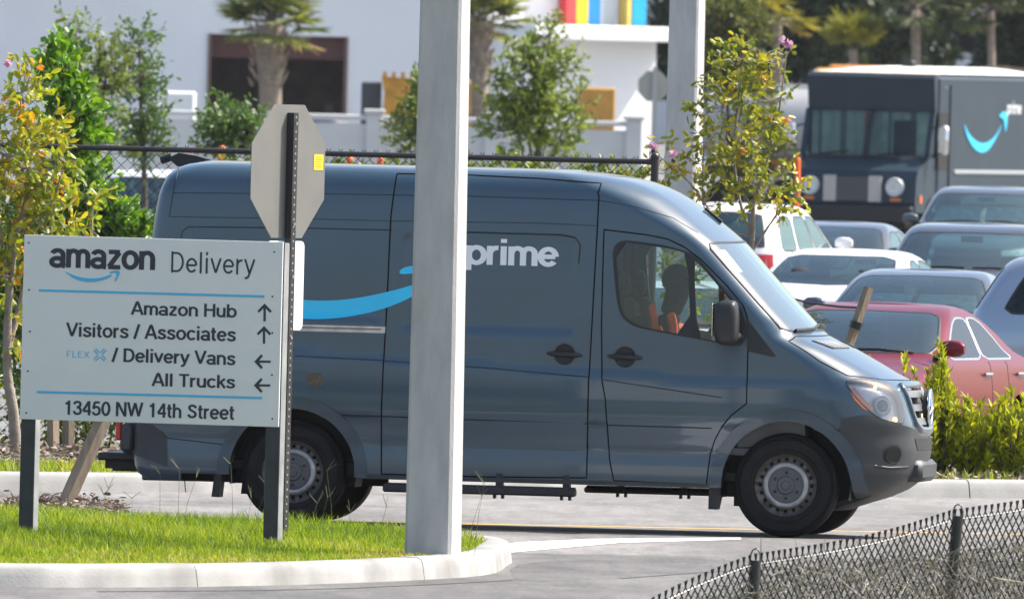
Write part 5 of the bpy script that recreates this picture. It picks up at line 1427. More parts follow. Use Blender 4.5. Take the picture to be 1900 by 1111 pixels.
for y in (-.80, .80):
    h = MB().lathe([(.001, .0), (.10, .015), (.145, .03), (.16, .05), (.17, .03), (.17, -.02)], (1.045, y, 1.07), 'X', 24).build('headlight', pbr('sealed_lamp', (.62, .64, .64), .25, coat=.8) if y < 0 else MATS['sealed_lamp'], sv, 40)
    MB().lathe([(.075, .045), (.09, .05), (.10, .045)], (1.05, y, 1.07), 'X', 24, close=True).build('lamp_ring', M_CHROME, h, 50)
    MB().box((1.05, y * 1.02, .845), (.03, .20, .055), bev=.008).build('turn_signal', M_AMBER, sv)
    MB().box((1.055, y * .53, 1.03), (.03, .24, .46)).build('grille_panel', pbr('grille_plate', (.45, .42, .38), .55, var=.1, scale=20) if y < 0 else MATS['grille_plate'], sv)
g = MB().box((1.045, 0, 1.03), (.03, .64, .46)).build('grille', M_MESHBLK, sv)
for i in range(9): MB().box((1.065, 0, .84 + i * .047), (.012, .62, .016)).build('grille_bar', M_GRILLE, g)
MB().box((1.12, 0, .58), (.14, 2.36, .30), bev=.03).build('bumper', M_BLACK, sv)
MB().box((.5, 0, .45), (1.0, 2.0, .2)).build('underside', M_MESHBLK, sv)
for y, sg in ((-Wd, -1), (Wd, 1)):
    MB().box((-.62, y + sg * .004, 1.75), (.05, .02, 2.3)).build('door_gap', M_SEAM, sv)
    d = MB().box((-.28, y + sg * .006, 1.9), (.55, .012, 1.0)).build('cab_door_window', M_TINT, sv)
    MB().box((-3.6, y + sg * .012, 1.36), (5.4, .03, .075), bev=.01).build('rub_rail', MATS.get('rub_rail') or pbr('rub_rail', (.36, .39, .41), .4, metal=.4), sv)
    MB().box((.80, y * .985, .86), (.10, .02, .14)).build('side_marker', M_AMBER, sv)
    mm = MB().box((.34, y + sg * .22, 1.92), (.12, .20, .52), bev=.04).build('side_mirror', M_CHROME, sv, 40)
    MB().tube([(.25, y, 2.15), (.33, y + sg * .2, 2.1)], .02, 5).tube([(.3, y, 1.65), (.33, y + sg * .2, 1.72)], .02, 5).build('mirror_arm', M_BLACK, mm)
    for u in (.12, -4.6):
        w = MB().lathe([(.001, 0), (.24, .02), (.26, .0), (.42, .0), (.45, .04), (.45, .28), (.001, .28)], (u, y - sg * .30 if sg > 0 else y + .02, .45), 'Y', 30).build('wheel', M_RUBBER, sv, 40)
MB().box((-1.3, .2, Hh + .19), (.25, .22, .12), bev=.03).build('roof_vent', M_BLACK, sv)
MB().lathe([(.03, 0), (.03, .03), (.001, .03)], (-.35, Wd + .002, 2.85), 'Z', 8).build('marker_lamp', M_CHROME, sv)
def svf(u, z, l=0.0): return (u, Wd + .016 + l, z)
# driver's side (+y) faces the camera; forward is to the viewer's left there
SVS = 1.75
def sv_side(x, z): return (-x, Wd + .016, z)
fit_text('lettering', 'prime', 3.72, 4.50, 2.36, 2.64, lambda a, b, l=0.0: (-a, Wd + .018 + l, b), M_VANWHITE, sv, weight=12)
cres = [(.95, 2.14), (1.25, 1.80), (1.7, 1.60), (2.1, 1.60), (2.5, 1.78), (2.85, 2.15), (2.45, 1.66), (2.1, 1.38), (1.7, 1.36), (1.25, 1.62)]
MB().prism([(-a, b) for a, b in [(a_ * 1.2 + .15, 2.46 - (2.38 - b_) * .74) for a_, b_ in smooth_loop(cres, 2)]], Wd + .010, Wd + .016).build('smile_logo', M_BLUE, sv)
MB().prism([(-a, b) for a, b in [(a_ * 1.2 + .15, 2.46 - (2.38 - b_) * .74) for a_, b_ in smooth_loop([(2.58, 2.24), (2.8, 2.38), (2.98, 2.36), (3.0, 2.1), (2.9, 1.82), (2.88, 2.05), (2.82, 2.2)], 1)]], Wd + .010, Wd + .017).build('smile_arrow', M_BLUE, sv)

# ================================================================== plants
def leaf_mesh(name, pos, dirs, length, width, tone, mat, parent=None, fold=.25, kind='stuff', shape='oval'):
    """one small folded leaf per point"""
    n = len(pos); pos = np.asarray(pos, float); d = np.asarray(dirs, float)
    d = d / (np.linalg.norm(d, axis=1)[:, None] + 1e-9)
    r = RNG.normal(size=(n, 3)); s = np.cross(d, r); s /= np.linalg.norm(s, axis=1)[:, None] + 1e-9
    nn = np.cross(s, d)
    L = np.broadcast_to(length, (n,))[:, None]; W = np.broadcast_to(width, (n,))[:, None] * .5
    if shape == 'oval': f1, w1, f2, w2 = .28, .85, .72, .92
    elif shape == 'lance': f1, w1, f2, w2 = .35, 1.0, .7, .62
    else: f1, w1, f2, w2 = .35, .62, .78, 1.0
    bend = -nn * L * .12
    V = np.stack([pos, pos + d * L * f1 + s * W * w1 + nn * W * fold, pos + d * L * f2 + s * W * w2 + nn * W * fold + bend * .5, pos + d * L + bend,
                  pos + d * L * f2 - s * W * w2 + nn * W * fold + bend * .5, pos + d * L * f1 - s * W * w1 + nn * W * fold], 1).reshape(-1, 3)
    me = bpy.data.meshes.new(name)
    me.vertices.add(n * 6); me.vertices.foreach_set('co', V.ravel())
    base = np.arange(n)[:, None] * 6
    idx = np.concatenate([base + np.array([[0, 1, 2, 3]]), base + np.array([[0, 3, 4, 5]])], 1).ravel()
    me.loops.add(n * 8); me.loops.foreach_set('vertex_index', idx)
    me.polygons.add(n * 2); me.polygons.foreach_set('loop_start', np.arange(n * 2) * 4); me.polygons.foreach_set('loop_total', np.full(n * 2, 4))
    me.update(calc_edges=True)
    a = me.attributes.new('tone', 'FLOAT', 'POINT'); a.data.foreach_set('value', np.repeat(tone, 6))
    o = put(name, me, parent, mat)
    if kind: o['kind'] = kind
    return o
def blob_points(blobs, n):
    """points in a union of ellipsoids (centre, radii, weight), gathered in twig clumps"""
    w = np.array([b[2] for b in blobs], float); w /= w.sum()
    c = RNG.choice(len(blobs), n, p=w); u = RNG.normal(size=(n, 3)); u /= np.linalg.norm(u, axis=1)[:, None]
    r = RNG.random(n) ** .42
    C = np.array([b[0] for b in blobs]); R = np.array([b[1] for b in blobs])
    return C[c] + u * R[c] * r[:, None], u
def crown(name, blobs, twigs, per, leaf, aspect, mat, parent, droop=0.0, twig_len=.16, bias=None, branch=None, stems=None, shape='oval', spread=.6, twig_r=.0035, tone_fn=None):
    P, U = blob_points(blobs, twigs)
    D = U * .8 + RNG.normal(size=P.shape) * .5 + np.array([0, 0, .55 - droop])
    D /= np.linalg.norm(D, axis=1)[:, None]
    t = np.tile(np.linspace(.0, 1.0, per), twigs); ti = np.repeat(np.arange(twigs), per)
    pos = P[ti] + D[ti] * (t * twig_len)[:, None] + RNG.normal(size=(len(ti), 3)) * leaf * .18
    dirs = D[ti] * .6 + RNG.normal(size=(len(ti), 3)) * spread + np.array([0, 0, -droop])
    tw = RNG.random(twigs)
    tone = np.clip(tw[ti] * .55 + RNG.random(len(ti)) * .45, 0, 1) if tone_fn is None else tone_fn(pos, tw[ti])
    o = leaf_mesh(name, pos, dirs, leaf * RNG.uniform(.65, 1.2, len(ti)), leaf * aspect * RNG.uniform(.8, 1.15, len(ti)), tone, mat, parent, shape=shape)
    if branch is not None:
        b = MB(); S_ = np.array(stems) if stems is not None else None
        for i in range(0, twigs):
            p = Vector(P[i]); e = p + Vector(D[i]) * twig_len
            if S_ is not None:
                j = np.argmin(((S_ - P[i]) ** 2).sum(1) + .6 * np.maximum(0, S_[:, 2] - P[i][2]) ** 2); q = Vector(S_[j])
                m_ = (p + q) / 2 + Vector((0, 0, -.04))
                b.tube([q, m_, p, e], [twig_r * 1.6, twig_r * 1.3, twig_r, twig_r * .5], 4, cap=False)
            else: b.tube([p - Vector(D[i]) * twig_len * .5, e], [twig_r, twig_r * .5], 4, cap=False)
        ob = b.build('twigs', branch, parent, fix=False); ob['kind'] = 'stuff'
    return o
def px_blob(px, py, rx, ry, s, org, wt=1.0, depth=None):
    c = at(px, py, s) - org
    return (tuple(c), (rx / s, (depth if depth is not None else (rx + ry) / 2 / s), ry / s), wt)
def stem_pts(px_pts, s, org, dy=None):
    out = []
    for i, (a, b) in enumerate(px_pts):
        p = at(a, b, s) - org
        if dy: p.y += dy * i / max(1, len(px_pts) - 1)
        out.append(p)
    return out
def tree_thing(name, label, px, s, z=.1, cat='tree', group=None):
    b = foot(px, s, z); return thing(name, label, cat, b, 0, group), b
def limbs(t, lines, r0, r1, mat, name='trunk'):
    pts = []
    for i, l in enumerate(lines):
        k_ = len(l); l2 = [Vector(p) for p in l]
        # gentle smoothing
        q = smooth3(l2); n = len(q)
        MB().tube(q, [r0[i] + (r1[i] - r0[i]) * j / (n - 1) for j in range(n)], 8).build(name if i == 0 else 'limb', mat, t, 60)
        pts += q
    return pts
def smooth3(pts, k_=4):
    out = []; n = len(pts)
    for i in range(n - 1):
        p0, p1, p2, p3 = pts[max(i - 1, 0)], pts[i], pts[i + 1], pts[min(i + 2, n - 1)]
        for j in range(k_):
            t = j / k_; out.append(.5 * ((2 * p1) + (-p0 + p2) * t + (2 * p0 - 5 * p1 + 4 * p2 - p3) * t * t + (-p0 + 3 * p1 - 3 * p2 + p3) * t ** 3))
    out.append(pts[-1]); return out
G = lambda r, g, b: (r, g, b)
M_LEAFY = leafy('trumpet_leaf', [(0, (.10, .17, .02)), (.35, (.22, .29, .02)), (.62, (.40, .41, .03)), (.82, (.56, .44, .03)), (.93, (.66, .26, .02)), (1, (.50, .11, .02))], .42, gloss=.6)
M_LEAFR = leafy('sapling_leaf', [(0, (.08, .13, .018)), (.36, (.18, .23, .022)), (.66, (.36, .36, .03)), (.85, (.52, .42, .03)), (.95, (.60, .22, .02)), (1, (.4, .08, .02))], .42, gloss=.6)
M_CLUSIA = leafy('clusia_leaf', [(0, (.05, .13, .012)), (.5, (.12, .27, .018)), (1, (.28, .42, .03))], .38, gloss=.7)
M_LIME = leafy('lime_leaf', [(0, (.19, .24, .012)), (.5, (.38, .42, .016)), (.88, (.54, .52, .03)), (1, (.58, .36, .03))], .42, gloss=.5)
M_VINE = leafy('vine_leaf', [(0, (.04, .08, .012)), (.5, (.13, .18, .02)), (1, (.36, .36, .04))], .4)
M_SOFT = leafy('soft_green_leaf', [(0, (.07, .12, .028)), (.5, (.15, .21, .05)), (1, (.27, .32, .08))], .45)
M_SOFTL = leafy('light_green_leaf', [(0, (.08, .13, .025)), (.5, (.17, .24, .04)), (1, (.31, .37, .07))], .45)
M_DEEP = leafy('deep_green_leaf', [(0, (.035, .08, .022)), (.5, (.08, .155, .04)), (1, (.15, .23, .06))], .4)
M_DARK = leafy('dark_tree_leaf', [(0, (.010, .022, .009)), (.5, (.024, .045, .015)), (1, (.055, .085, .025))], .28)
M_OLIVE = leafy('olive_leaf', [(0, (.05, .065, .02)), (.5, (.10, .12, .035)), (1, (.19, .20, .06))], .4)
M_PINK = leafy('pink_petal', [(0, (.55, .30, .42)), (1, (.75, .52, .62))], .4, tint=(1, .9, 1))
M_BERRY = pbr('dark_calyx', (.05, .03, .02), .7)

# --- left sapling with yellow and orange leaves
s_ = 227
t, org = tree_thing('trumpet_sapling', 'sapling with yellow and orange leaves at the left edge above the direction board', 28, s_, .12)
L = [stem_pts([(30, 838), (24, 760), (14, 690), (16, 560), (28, 440)], s_, org), stem_pts([(15, 650), (30, 590), (44, 530), (62, 440), (80, 330)], s_, org, .25), stem_pts([(16, 560), (8, 480), (-4, 380), (0, 260)], s_, org, -.2), stem_pts([(28, 440), (50, 360), (50, 260), (40, 170)], s_, org), stem_pts([(44, 530), (80, 480), (130, 440), (170, 420)], s_, org, .1), stem_pts([(28, 440), (90, 390), (120, 300)], s_, org, -.15)]
sp = limbs(t, L, [.05, .026, .022, .022, .014, .014], [.026, .008, .006, .006, .005, .005], M_BARK)
crown('crown', [px_blob(40, 180, 50, 60, s_, org, 1.0), px_blob(60, 300, 85, 75, s_, org, 2.0), px_blob(110, 400, 90, 60, s_, org, 1.5), px_blob(10, 420, 40, 120, s_, org, .9), px_blob(25, 560, 34, 100, s_, org, .35), px_blob(-70, 330, 80, 140, s_, org, 1.2)], 250, 8, .094, .44, M_LEAFY, t, .25, .17, branch=M_BARK, stems=sp)
for (a, b) in ((14, 118),):
    c = at(a, b, s_ * 1.003) - org
    leaf_mesh('flower', np.tile(np.array(c), (9, 1)), RNG.normal(size=(9, 3)), .042, .04, RNG.random(9), M_PINK, t, kind=None)
# --- broad-leaved hedge shrub behind it
s_ = 222
t, org = tree_thing('clusia_shrub', 'bright green shrub with round glossy leaves behind the yellow sapling', 120, s_, .12, 'shrub')
L = [stem_pts([(110, 840), (112, 640), (120, 420), (130, 150)], s_, org), stem_pts([(112, 640), (180, 520), (230, 430)], s_, org, .2), stem_pts([(112, 640), (40, 560), (30, 480)], s_, org, -.2)]
sp = limbs(t, L, [.05, .03, .03], [.012, .01, .01], M_BARKD)
crown('crown', [px_blob(112, 120, 26, 45, s_, org, .5), px_blob(130, 230, 45, 75, s_, org, 1.5), px_blob(150, 350, 45, 90, s_, org, 1.6), px_blob(215, 430, 62, 45, s_, org, 1.6), px_blob(250, 470, 45, 40, s_, org, .8), px_blob(60, 450, 90, 100, s_, org, 2.0), px_blob(30, 600, 55, 130, s_, org, 1.6), px_blob(160, 620, 110, 140, s_, org, 1.4), px_blob(-60, 520, 60, 220, s_, org, 1.2)], 760, 8, .096, .68, M_CLUSIA, t, -.05, .15, branch=M_BARKD, stems=sp, shape='obovate')
# --- climber on the fence low down
t, org = tree_thing('fence_creeper', 'yellow-green creeper covering the foot of the fence below the direction board', 140, 223.5, .12, 'creeper')
L = [stem_pts([(60 + i * 45, 846), (66 + i * 47, 800), (58 + i * 45, 740)], 223.4, org) for i in range(5)]
sp = limbs(t, L, [.012] * 5, [.005] * 5, M_BARKD, 'stem')
crown('crown', [px_blob(10 + 60 * i, 775, 42, 62, 223.4, org, 1, .10) for i in range(6)] + [px_blob(330 + 120 * i, 800, 70, 60, 223.4, org, .8, .08) for i in range(7)], 520, 6, .06, .5, M_VINE, t, .2, .10)
# --- fence plants beyond the fence (yellow-green low growth)
for i, (a, w_) in enumerate(((470, 150), (690, 120), (960, 140), (1120, 90))):
    t, org = tree_thing('low_bush', 'low yellow-green bush behind the fence top rail, %s' % ['left of the stop sign', 'left of the front light pole', 'under the feathery green tree', 'at the fence end post'][i], a, 190, 0, 'bush', 'low bushes behind the fence')
    crown('crown', [px_blob(a + dx, 342 + (i % 2) * 8, w_ * .5, 42, 190, org, 1, .4) for dx in (-w_ * .5, 0, w_ * .5)], 85, 8, .075, .5, M_VINE, t, 0, .16, branch=M_BARKD)
    limbs(t, [[Vector((0, 0, 0)), Vector((.05, 0, .6)), Vector((0, 0, 1.9))]], [.04], [.012], M_BARKD)

# --- right sapling with pink flowers
s_ = 219
t, org = tree_thing('flowering_sapling', 'thin flowering sapling with pink blooms rising above the van windscreen', 1395, s_, .12)
L = [stem_pts([(1392, 862), (1394, 700), (1390, 540), (1396, 440), (1398, 380)], s_, org), stem_pts([(1398, 380), (1420, 310), (1440, 240), (1452, 160), (1462, 70)], s_, org), stem_pts([(1396, 440), (1372, 370), (1362, 280), (1372, 190), (1380, 110)], s_, org, .2), stem_pts([(1396, 440), (1340, 420), (1280, 340), (1216, 285)], s_, org, -.2), stem_pts([(1394, 470), (1440, 400), (1475, 365), (1492, 350)], s_, org, .15), stem_pts([(1362, 280), (1320, 230), (1300, 140)], s_, org, .1), stem_pts([(1394, 470), (1310, 400), (1306, 270)], s_, org, -.1)]
sp = limbs(t, L, [.035, .016, .016, .012, .012, .008, .01], [.017, .004, .005, .004, .004, .003, .004], M_BARK)
crown('crown', [px_blob(1372, 110, 45, 45, s_, org, 1.0), px_blob(1412, 100, 55, 40, s_, org, .5), px_blob(1345, 190, 55, 60, s_, org, 1.2), px_blob(1405, 190, 40, 60, s_, org, .7), px_blob(1320, 270, 52, 60, s_, org, 1.1), px_blob(1385, 285, 55, 50, s_, org, .8), px_blob(1245, 305, 48, 28, s_, org, .6), px_blob(1330, 370, 70, 42, s_, org, 1.0), px_blob(1430, 350, 60, 45, s_, org, .9), px_blob(1475, 355, 18, 12, s_, org, .1), px_blob(1430, 420, 36, 20, s_, org, .15), px_blob(1426, 255, 25, 40, s_, org, .25), px_blob(1250, 500, 50, 45, s_, org, .9), px_blob(1310, 540, 55, 50, s_, org, .9)], 240, 8, .074, .48, M_LEAFR, t, .2, .15, branch=M_BARK, stems=sp, twig_r=.0028)
for (a, b) in ((1212, 272), (1250, 288), (1451, 76), (1463, 82)):
    c = at(a, b, s_ * 1.004) - org
    f = leaf_mesh('flower', np.tile(np.array(c), (9, 1)), RNG.normal(size=(9, 3)), .05, .05, RNG.random(9), M_PINK, t, kind=None)
    MB().sphere(tuple(c + Vector((0, 0, -.045))), .02, 8, 6).build('calyx', M_BERRY, f)
# --- lime shrubs by the parking lot
def lime_shrub(label, px, top, w_, n, s_=228, base=884):
    t, org = tree_thing('lime_shrub', label, px, s_, .12, 'shrub', 'lime shrubs along the kerb')
    h = (base - top) / s_; stems = []; pos = []; dirs = []; tone = []
    for i in range(n):
        a = random.uniform(0, 6.28); rr_ = random.uniform(.1, 1) * w_ / s_ / 2; hh = h * random.uniform(.45, 1.0) * (1 - .45 * (rr_ / (w_ / s_ / 2)) ** 2)
        p0 = Vector((math.cos(a) * rr_ * .25, math.sin(a) * rr_ * .25, 0)); p1 = Vector((math.cos(a) * rr_, math.sin(a) * rr_, hh * .6)); p2 = Vector((math.cos(a) * rr_ * .95, math.sin(a) * rr_ * .95, hh))
        q = smooth3([p0, p1, p2], 5); MB().tube(q, [.008, .007, .006, .006, .005, .005, .005, .004, .004, .003, .002], 4, cap=False).build('stem', M_BARKD, t)
        for j in range(2, 11):
            for l in range(5):
                pos.append(q[j] + Vector((0, 0, random.uniform(-.03, .03)))); d = Vector((random.gauss(0, .6), random.gauss(0, .6), .75 + .35 * (j > 8))); dirs.append(d); tone.append(min(1, .12 * random.random() + .75 * random.random() * (.55 + .06 * j)))
    n_ = len(pos)
    leaf_mesh('crown', pos, dirs, RNG.uniform(.055, .10, n_), RNG.uniform(.022, .034, n_), np.array(tone), M_LIME, t, shape='lance')
lime_shrub('tallest lime shrub just ahead of the van grille', 1740, 632, 112, 40)
lime_shrub('low lime shrub between the two taller ones ahead of the van', 1802, 738, 105, 34)
lime_shrub('lime shrub in front of the red sedan door near the picture edge', 1872, 708, 112, 40)
lime_shrub('lime shrub cut by the picture edge beside the red sedan', 1940, 735, 90, 26)
lime_shrub('lime shrub whose tip shows over the van bonnet', 1612, 626, 70, 18)
lime_shrub('thin lime sprig in front of the pale sedan', 1676, 660, 60, 10)

# --- wooden stakes
def stake(label, a, b, s_, w_, strap=None, z0=None):
    p = at(*a, s_); q = at(*b, s_)
    t = thing('tree_stake', label, 'stake', (p.x, p.y, p.z), 0, 'wooden tree stakes')
    d = q - p
    MB().tube([Vector((0, 0, 0)) - d.normalized() * .12, d * .5, d], w_, 4).build('stake', M_WOOD, t)
    if strap:
        c = d * strap; MB().tube([c - d.normalized() * .03, c + d.normalized() * .03], w_ * 1.25, 8).build('tie_band', M_BLACK, t)
    return t, p
stake('leaning wooden stake standing in mulch on the island behind the direction board', (116, 947), (262, 620), 258, .058)
stake('leaning wooden stake with black tie beside the van bonnet', (1555, 700), (1612, 533), 223.5, .042, .58)
stake('upright brown stake in the verge under the direction board', (99, 846), (97, 560), 226, .05)
stake('paler upright stake next to the brown one in the verge', (127, 839), (130, 560), 224, .05)
stake('leaning pale stake in the verge beside the van rear', (228, 842), (285, 640), 224, .05)
for o_, pts in ((None, [(1600, 571), (1560, 569), (1500, 562), (1440, 545), (1398, 520)]),):
    p0 = at(1600, 571, 222); t = thing('tie_strap', 'black tie strap stretched from the leaning stake to the sapling', 'strap', p0)
    MB().tube([at(a, b, 222) - p0 for a, b in pts], .010, 6).build('strap', M_BLACK, t)
stp = [(60, 650), (30, 640), (0, 632)]
p0 = at(60, 662, 226); t = thing('tie_strap', 'black tie strap on the left sapling trunk beside the direction board', 'strap', p0)
MB().tube([at(a, b, 226) - p0 for a, b in ((60, 672), (40, 660), (22, 650), (0, 636), (-20, 630))], .012, 6).build('strap', M_BLACK, t)

# --- mid-distance trees
def round_tree(label, px, s, blobs, mat, twigs, leaf, name='young_tree', cat='tree', trunk_px=None, bark=M_BARKD, r=.05, per=9, droop=.1, twig=.22, group=None, aspect=.45):
    t, org = tree_thing(name, label, px, s, 0, cat, group)
    B = [px_blob(a, b, rx, ry, s, org, rx * ry) for a, b, rx, ry in blobs]
    top = max(B, key=lambda q: q[0][2]); L = [[Vector((0, 0, -.1)), Vector((.02, 0, top[0][2] * .35)), Vector((top[0][0] * .6, 0, top[0][2] * .75)), Vector(top[0])]]
    for q in B:
        L.append([Vector((.02, 0, max(.4, q[0][2] * .45))), Vector((q[0][0] * .6, q[0][1] * .6, q[0][2] * .8)), Vector(q[0])])
    sp = limbs(t, L, [r] + [r * .5] * len(B), [r * .2] + [r * .15] * len(B), bark)
    crown('crown', B, twigs, per, leaf, aspect, mat, t, droop, twig, branch=bark, stems=sp, twig_r=.004)
    return t
round_tree('feathery light green tree against the grey building wall', 165, 150, [(140, 60, 35, 40), (160, 130, 65, 70), (185, 200, 60, 60), (120, 130, 40, 40), (200, 120, 40, 50), (175, 260, 60, 45)], M_SOFT, 230, .085)
round_tree('slim darker green tree beside the feathery one', 262, 146, [(258, 80, 24, 35), (262, 140, 38, 55), (268, 210, 42, 60), (265, 270, 36, 30)], M_DEEP, 190, .085)
round_tree('round green bush in front of the concrete wall', 428, 150, [(428, 235, 52, 42), (400, 255, 35, 30), (460, 250, 30, 35)], M_DEEP, 190, .085, 'round_bush', 'bush', r=.03)
round_tree('soft green bush half hidden behind the front light pole', 760, 140, [(778, 190, 22, 45), (762, 245, 36, 45), (800, 220, 36, 60)], M_SOFT, 170, .09, 'round_bush', 'bush', r=.03)
round_tree('feathery green tree in front of the white building', 985, 130, [(1020, 65, 30, 40), (1005, 120, 70, 50), (975, 170, 75, 50), (1010, 220, 75, 50), (960, 235, 70, 40), (1070, 190, 20, 40), (1030, 275, 50, 30)], M_SOFTL, 400, .10)
round_tree('olive feathery tree behind the flowering sapling', 1350, 112, [(1340, 40, 60, 55), (1390, 60, 45, 50), (1330, 130, 45, 60), (1400, 180, 40, 60), (1420, 280, 45, 60), (1380, 330, 40, 40)], M_OLIVE, 420, .12)
# --- palms
M_FROND = leafy('palm_frond', [(0, (.07, .11, .03)), (.5, (.16, .20, .06)), (.85, (.30, .31, .10)), (1, (.33, .25, .13))], .4)
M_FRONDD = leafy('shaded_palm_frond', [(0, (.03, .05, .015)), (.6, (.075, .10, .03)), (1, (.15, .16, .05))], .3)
M_FRONDY = leafy('yellow_palm_frond', [(0, (.12, .14, .025)), (.6, (.26, .26, .04)), (1, (.42, .30, .06))], .4)
M_PTRUNK = pbr('palm_trunk', (.21, .165, .125), .95, col2=(.33, .27, .21), var=.35, scale=5, bump=.7, bscale=14, stretch=(1, 1, 3))
def palm(label, px, s, crown_y, r_tr, fr_len, n=26, mat=None, boots=True, lean=0.0, up=.15, base_h=0):
    t, org = tree_thing('palm_tree', label, px, s, 0, 'palm', 'palms in the background')
    top = at(px + lean, crown_y, s) - org
    k_ = 9; pts = [Vector((top.x * (i / k_) ** 2, 0, top.z * i / k_)) for i in range(k_ + 1)]
    rs = [r_tr * (1.12 if i < 2 else 1.0) * (1.15 if (boots and i > k_ - 3) else .92) for i in range(k_ + 1)]
    MB().tube(pts, rs, 12).build('trunk', M_PTRUNK, t, 60)
    if boots:
        for i in range(40):
            a = i * 2.4; z = top.z - .05 - .032 * i; rr_ = r_tr * 1.25
            p = Vector((top.x + math.cos(a) * rr_, math.sin(a) * rr_, z))
            MB().tube([p, p + Vector((math.cos(a) * .10, math.sin(a) * .10, .17))], [.05, .02], 4).build('leaf_boot', M_PTRUNK, t)
    for i in range(n):
        a = i * 2.399; el = random.uniform(-.75, 1.25) if up < .5 else random.uniform(.3, 1.3)
        dirv = Vector((math.cos(a) * math.cos(el), math.sin(a) * math.cos(el), math.sin(el)))
        L = fr_len * random.uniform(.8, 1.1); e = top + dirv * L * .5 + Vector((0, 0, .05))
        pos = []; dirs = []; tone = []; ln = []
        sd = dirv.cross(Vector((0, 0, 1))).normalized() if abs(dirv.z) < .98 else Vector((1, 0, 0)); upv = sd.cross(dirv)
        tw = random.random()
        for j in range(26):
            f = (j / 25 - .5) * 2; ang = f * 1.9
            d = dirv * math.cos(ang) + sd * math.sin(ang) + Vector((0, 0, -.35 * abs(f))) + upv * .1
            pos.append(e); dirs.append(d); tone.append(min(1, max(0, tw * .7 + random.random() * .3 + (.25 if el < -.4 else 0)))); ln.append(L * .55 * random.uniform(.85, 1.1))
        fo = leaf_mesh('frond', pos, dirs, np.array(ln), np.array(ln) * .07, np.array(tone), mat or M_FROND, t, kind=None, shape='lance')
        MB().tube([top, top + dirv * L * .3 + Vector((0, 0, .04)), e], [.022, .016, .01], 4).build('frond_stalk', M_PTRUNK if el < -.4 else M_BARKD, fo)
    return t
palm('stout cabbage palm in front of the dark garage opening', 500, 90, 45, .25, 1.25, 30)
palm('cabbage palm right of the front light pole', 888, 90, 40, .19, 1.15, 26)
palm('tall palm with tan trunk above the flowering sapling', 1442, 88, 40, .11, .95, 14, M_FRONDY, False, up=.2)
palm('short yellow-green palm above the step van roof', 1583, 78, 92, .10, 1.0, 22, M_FRONDY, False, up=.9)
palm('grey-trunked palm beside the red container', 1698, 78, 18, .12, 1.0, 16, M_FRONDD, False)
palm('palm at the right above the step van side', 1838, 78, 22, .10, 1.2, 18, M_FRONDD, False)
# --- big dark trees closing the view
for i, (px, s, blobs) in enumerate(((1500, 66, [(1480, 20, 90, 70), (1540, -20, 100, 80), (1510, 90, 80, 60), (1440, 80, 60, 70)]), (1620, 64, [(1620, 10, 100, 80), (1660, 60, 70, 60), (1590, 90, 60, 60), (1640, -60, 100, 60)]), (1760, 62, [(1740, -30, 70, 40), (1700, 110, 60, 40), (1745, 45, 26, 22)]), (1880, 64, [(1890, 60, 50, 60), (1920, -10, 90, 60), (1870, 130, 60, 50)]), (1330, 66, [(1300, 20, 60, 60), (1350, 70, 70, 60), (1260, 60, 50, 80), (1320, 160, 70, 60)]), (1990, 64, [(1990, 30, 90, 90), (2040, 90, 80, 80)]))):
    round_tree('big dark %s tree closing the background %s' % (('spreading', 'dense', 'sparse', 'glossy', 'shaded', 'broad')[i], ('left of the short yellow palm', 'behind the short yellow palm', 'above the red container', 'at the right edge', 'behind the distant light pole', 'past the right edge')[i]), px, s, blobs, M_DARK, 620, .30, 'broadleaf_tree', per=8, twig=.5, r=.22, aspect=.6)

# ================================================================== ground cover
M_GRASS = leafy('turf_blade', [(0, (.09, .16, .015)), (.4, (.19, .29, .018)), (.75, (.31, .39, .028)), (.9, (.40, .38, .07)), (1, (.45, .38, .17))], .5, rough=.5, gloss=.35, tint=(1.2, 1.15, .4))
def blades(name, poly, n, h, w_, z, mat, label, seed=3, dry=None, hfun=None, keep=None):
    rng = np.random.default_rng(seed); P = np.array(poly); lo, hi = P.min(0), P.max(0)
    X = rng.uniform(lo, hi, (int(n * 2.2), 2)); X = X[inside(poly, X)][:n]; n = len(X)
    if keep is not None: X = X[keep(X)]; n = len(X)
    a = rng.uniform(0, 2 * np.pi, n); H = h * rng.uniform(.45, 1.25, n)
    if hfun is not None: H = H * hfun(X)
    lean = rng.normal(0, .38, (n, 2)) * H[:, None]
    W = w_ * rng.uniform(.7, 1.3, n)
    sx, sy = np.cos(a) * W, np.sin(a) * W
    b = np.stack([X[:, 0], X[:, 1], np.full(n, z)], 1); S = np.stack([sx, sy, np.zeros(n)], 1)
    m_ = b + np.stack([lean[:, 0] * .35, lean[:, 1] * .35, H * .55], 1); t_ = b + np.stack([lean[:, 0], lean[:, 1], H], 1)
    V = np.stack([b - S, b + S, m_ + S * .8, m_ - S * .8, t_], 1).reshape(-1, 3)
    me = bpy.data.meshes.new(name); me.vertices.add(n * 5); me.vertices.foreach_set('co', V.ravel())
    base = np.arange(n)[:, None] * 5
    idx = np.concatenate([base + np.array([[0, 1, 2, 3]]), base + np.array([[3, 2, 4]])], 1).ravel()
    me.loops.add(n * 7); me.loops.foreach_set('vertex_index', idx)
    st_ = (np.arange(n)[:, None] * 7 + np.array([[0, 4]])).ravel(); me.polygons.add(n * 2); me.polygons.foreach_set('loop_start', st_); me.polygons.foreach_set('loop_total', np.tile([4, 3], n))
    me.update(calc_edges=True)
    tone = rng.random(n) * .8
    if dry is not None: tone = np.clip(tone + dry(X), 0, 1)
    at_ = me.attributes.new('tone', 'FLOAT', 'POINT'); at_.data.foreach_set('value', np.repeat(tone, 5))
    o = put(name, me, None, mat); return tag(o, label, 'grass', kind='stuff')
isl = [p for p in ISL_IN if -7.5 < p[0]]
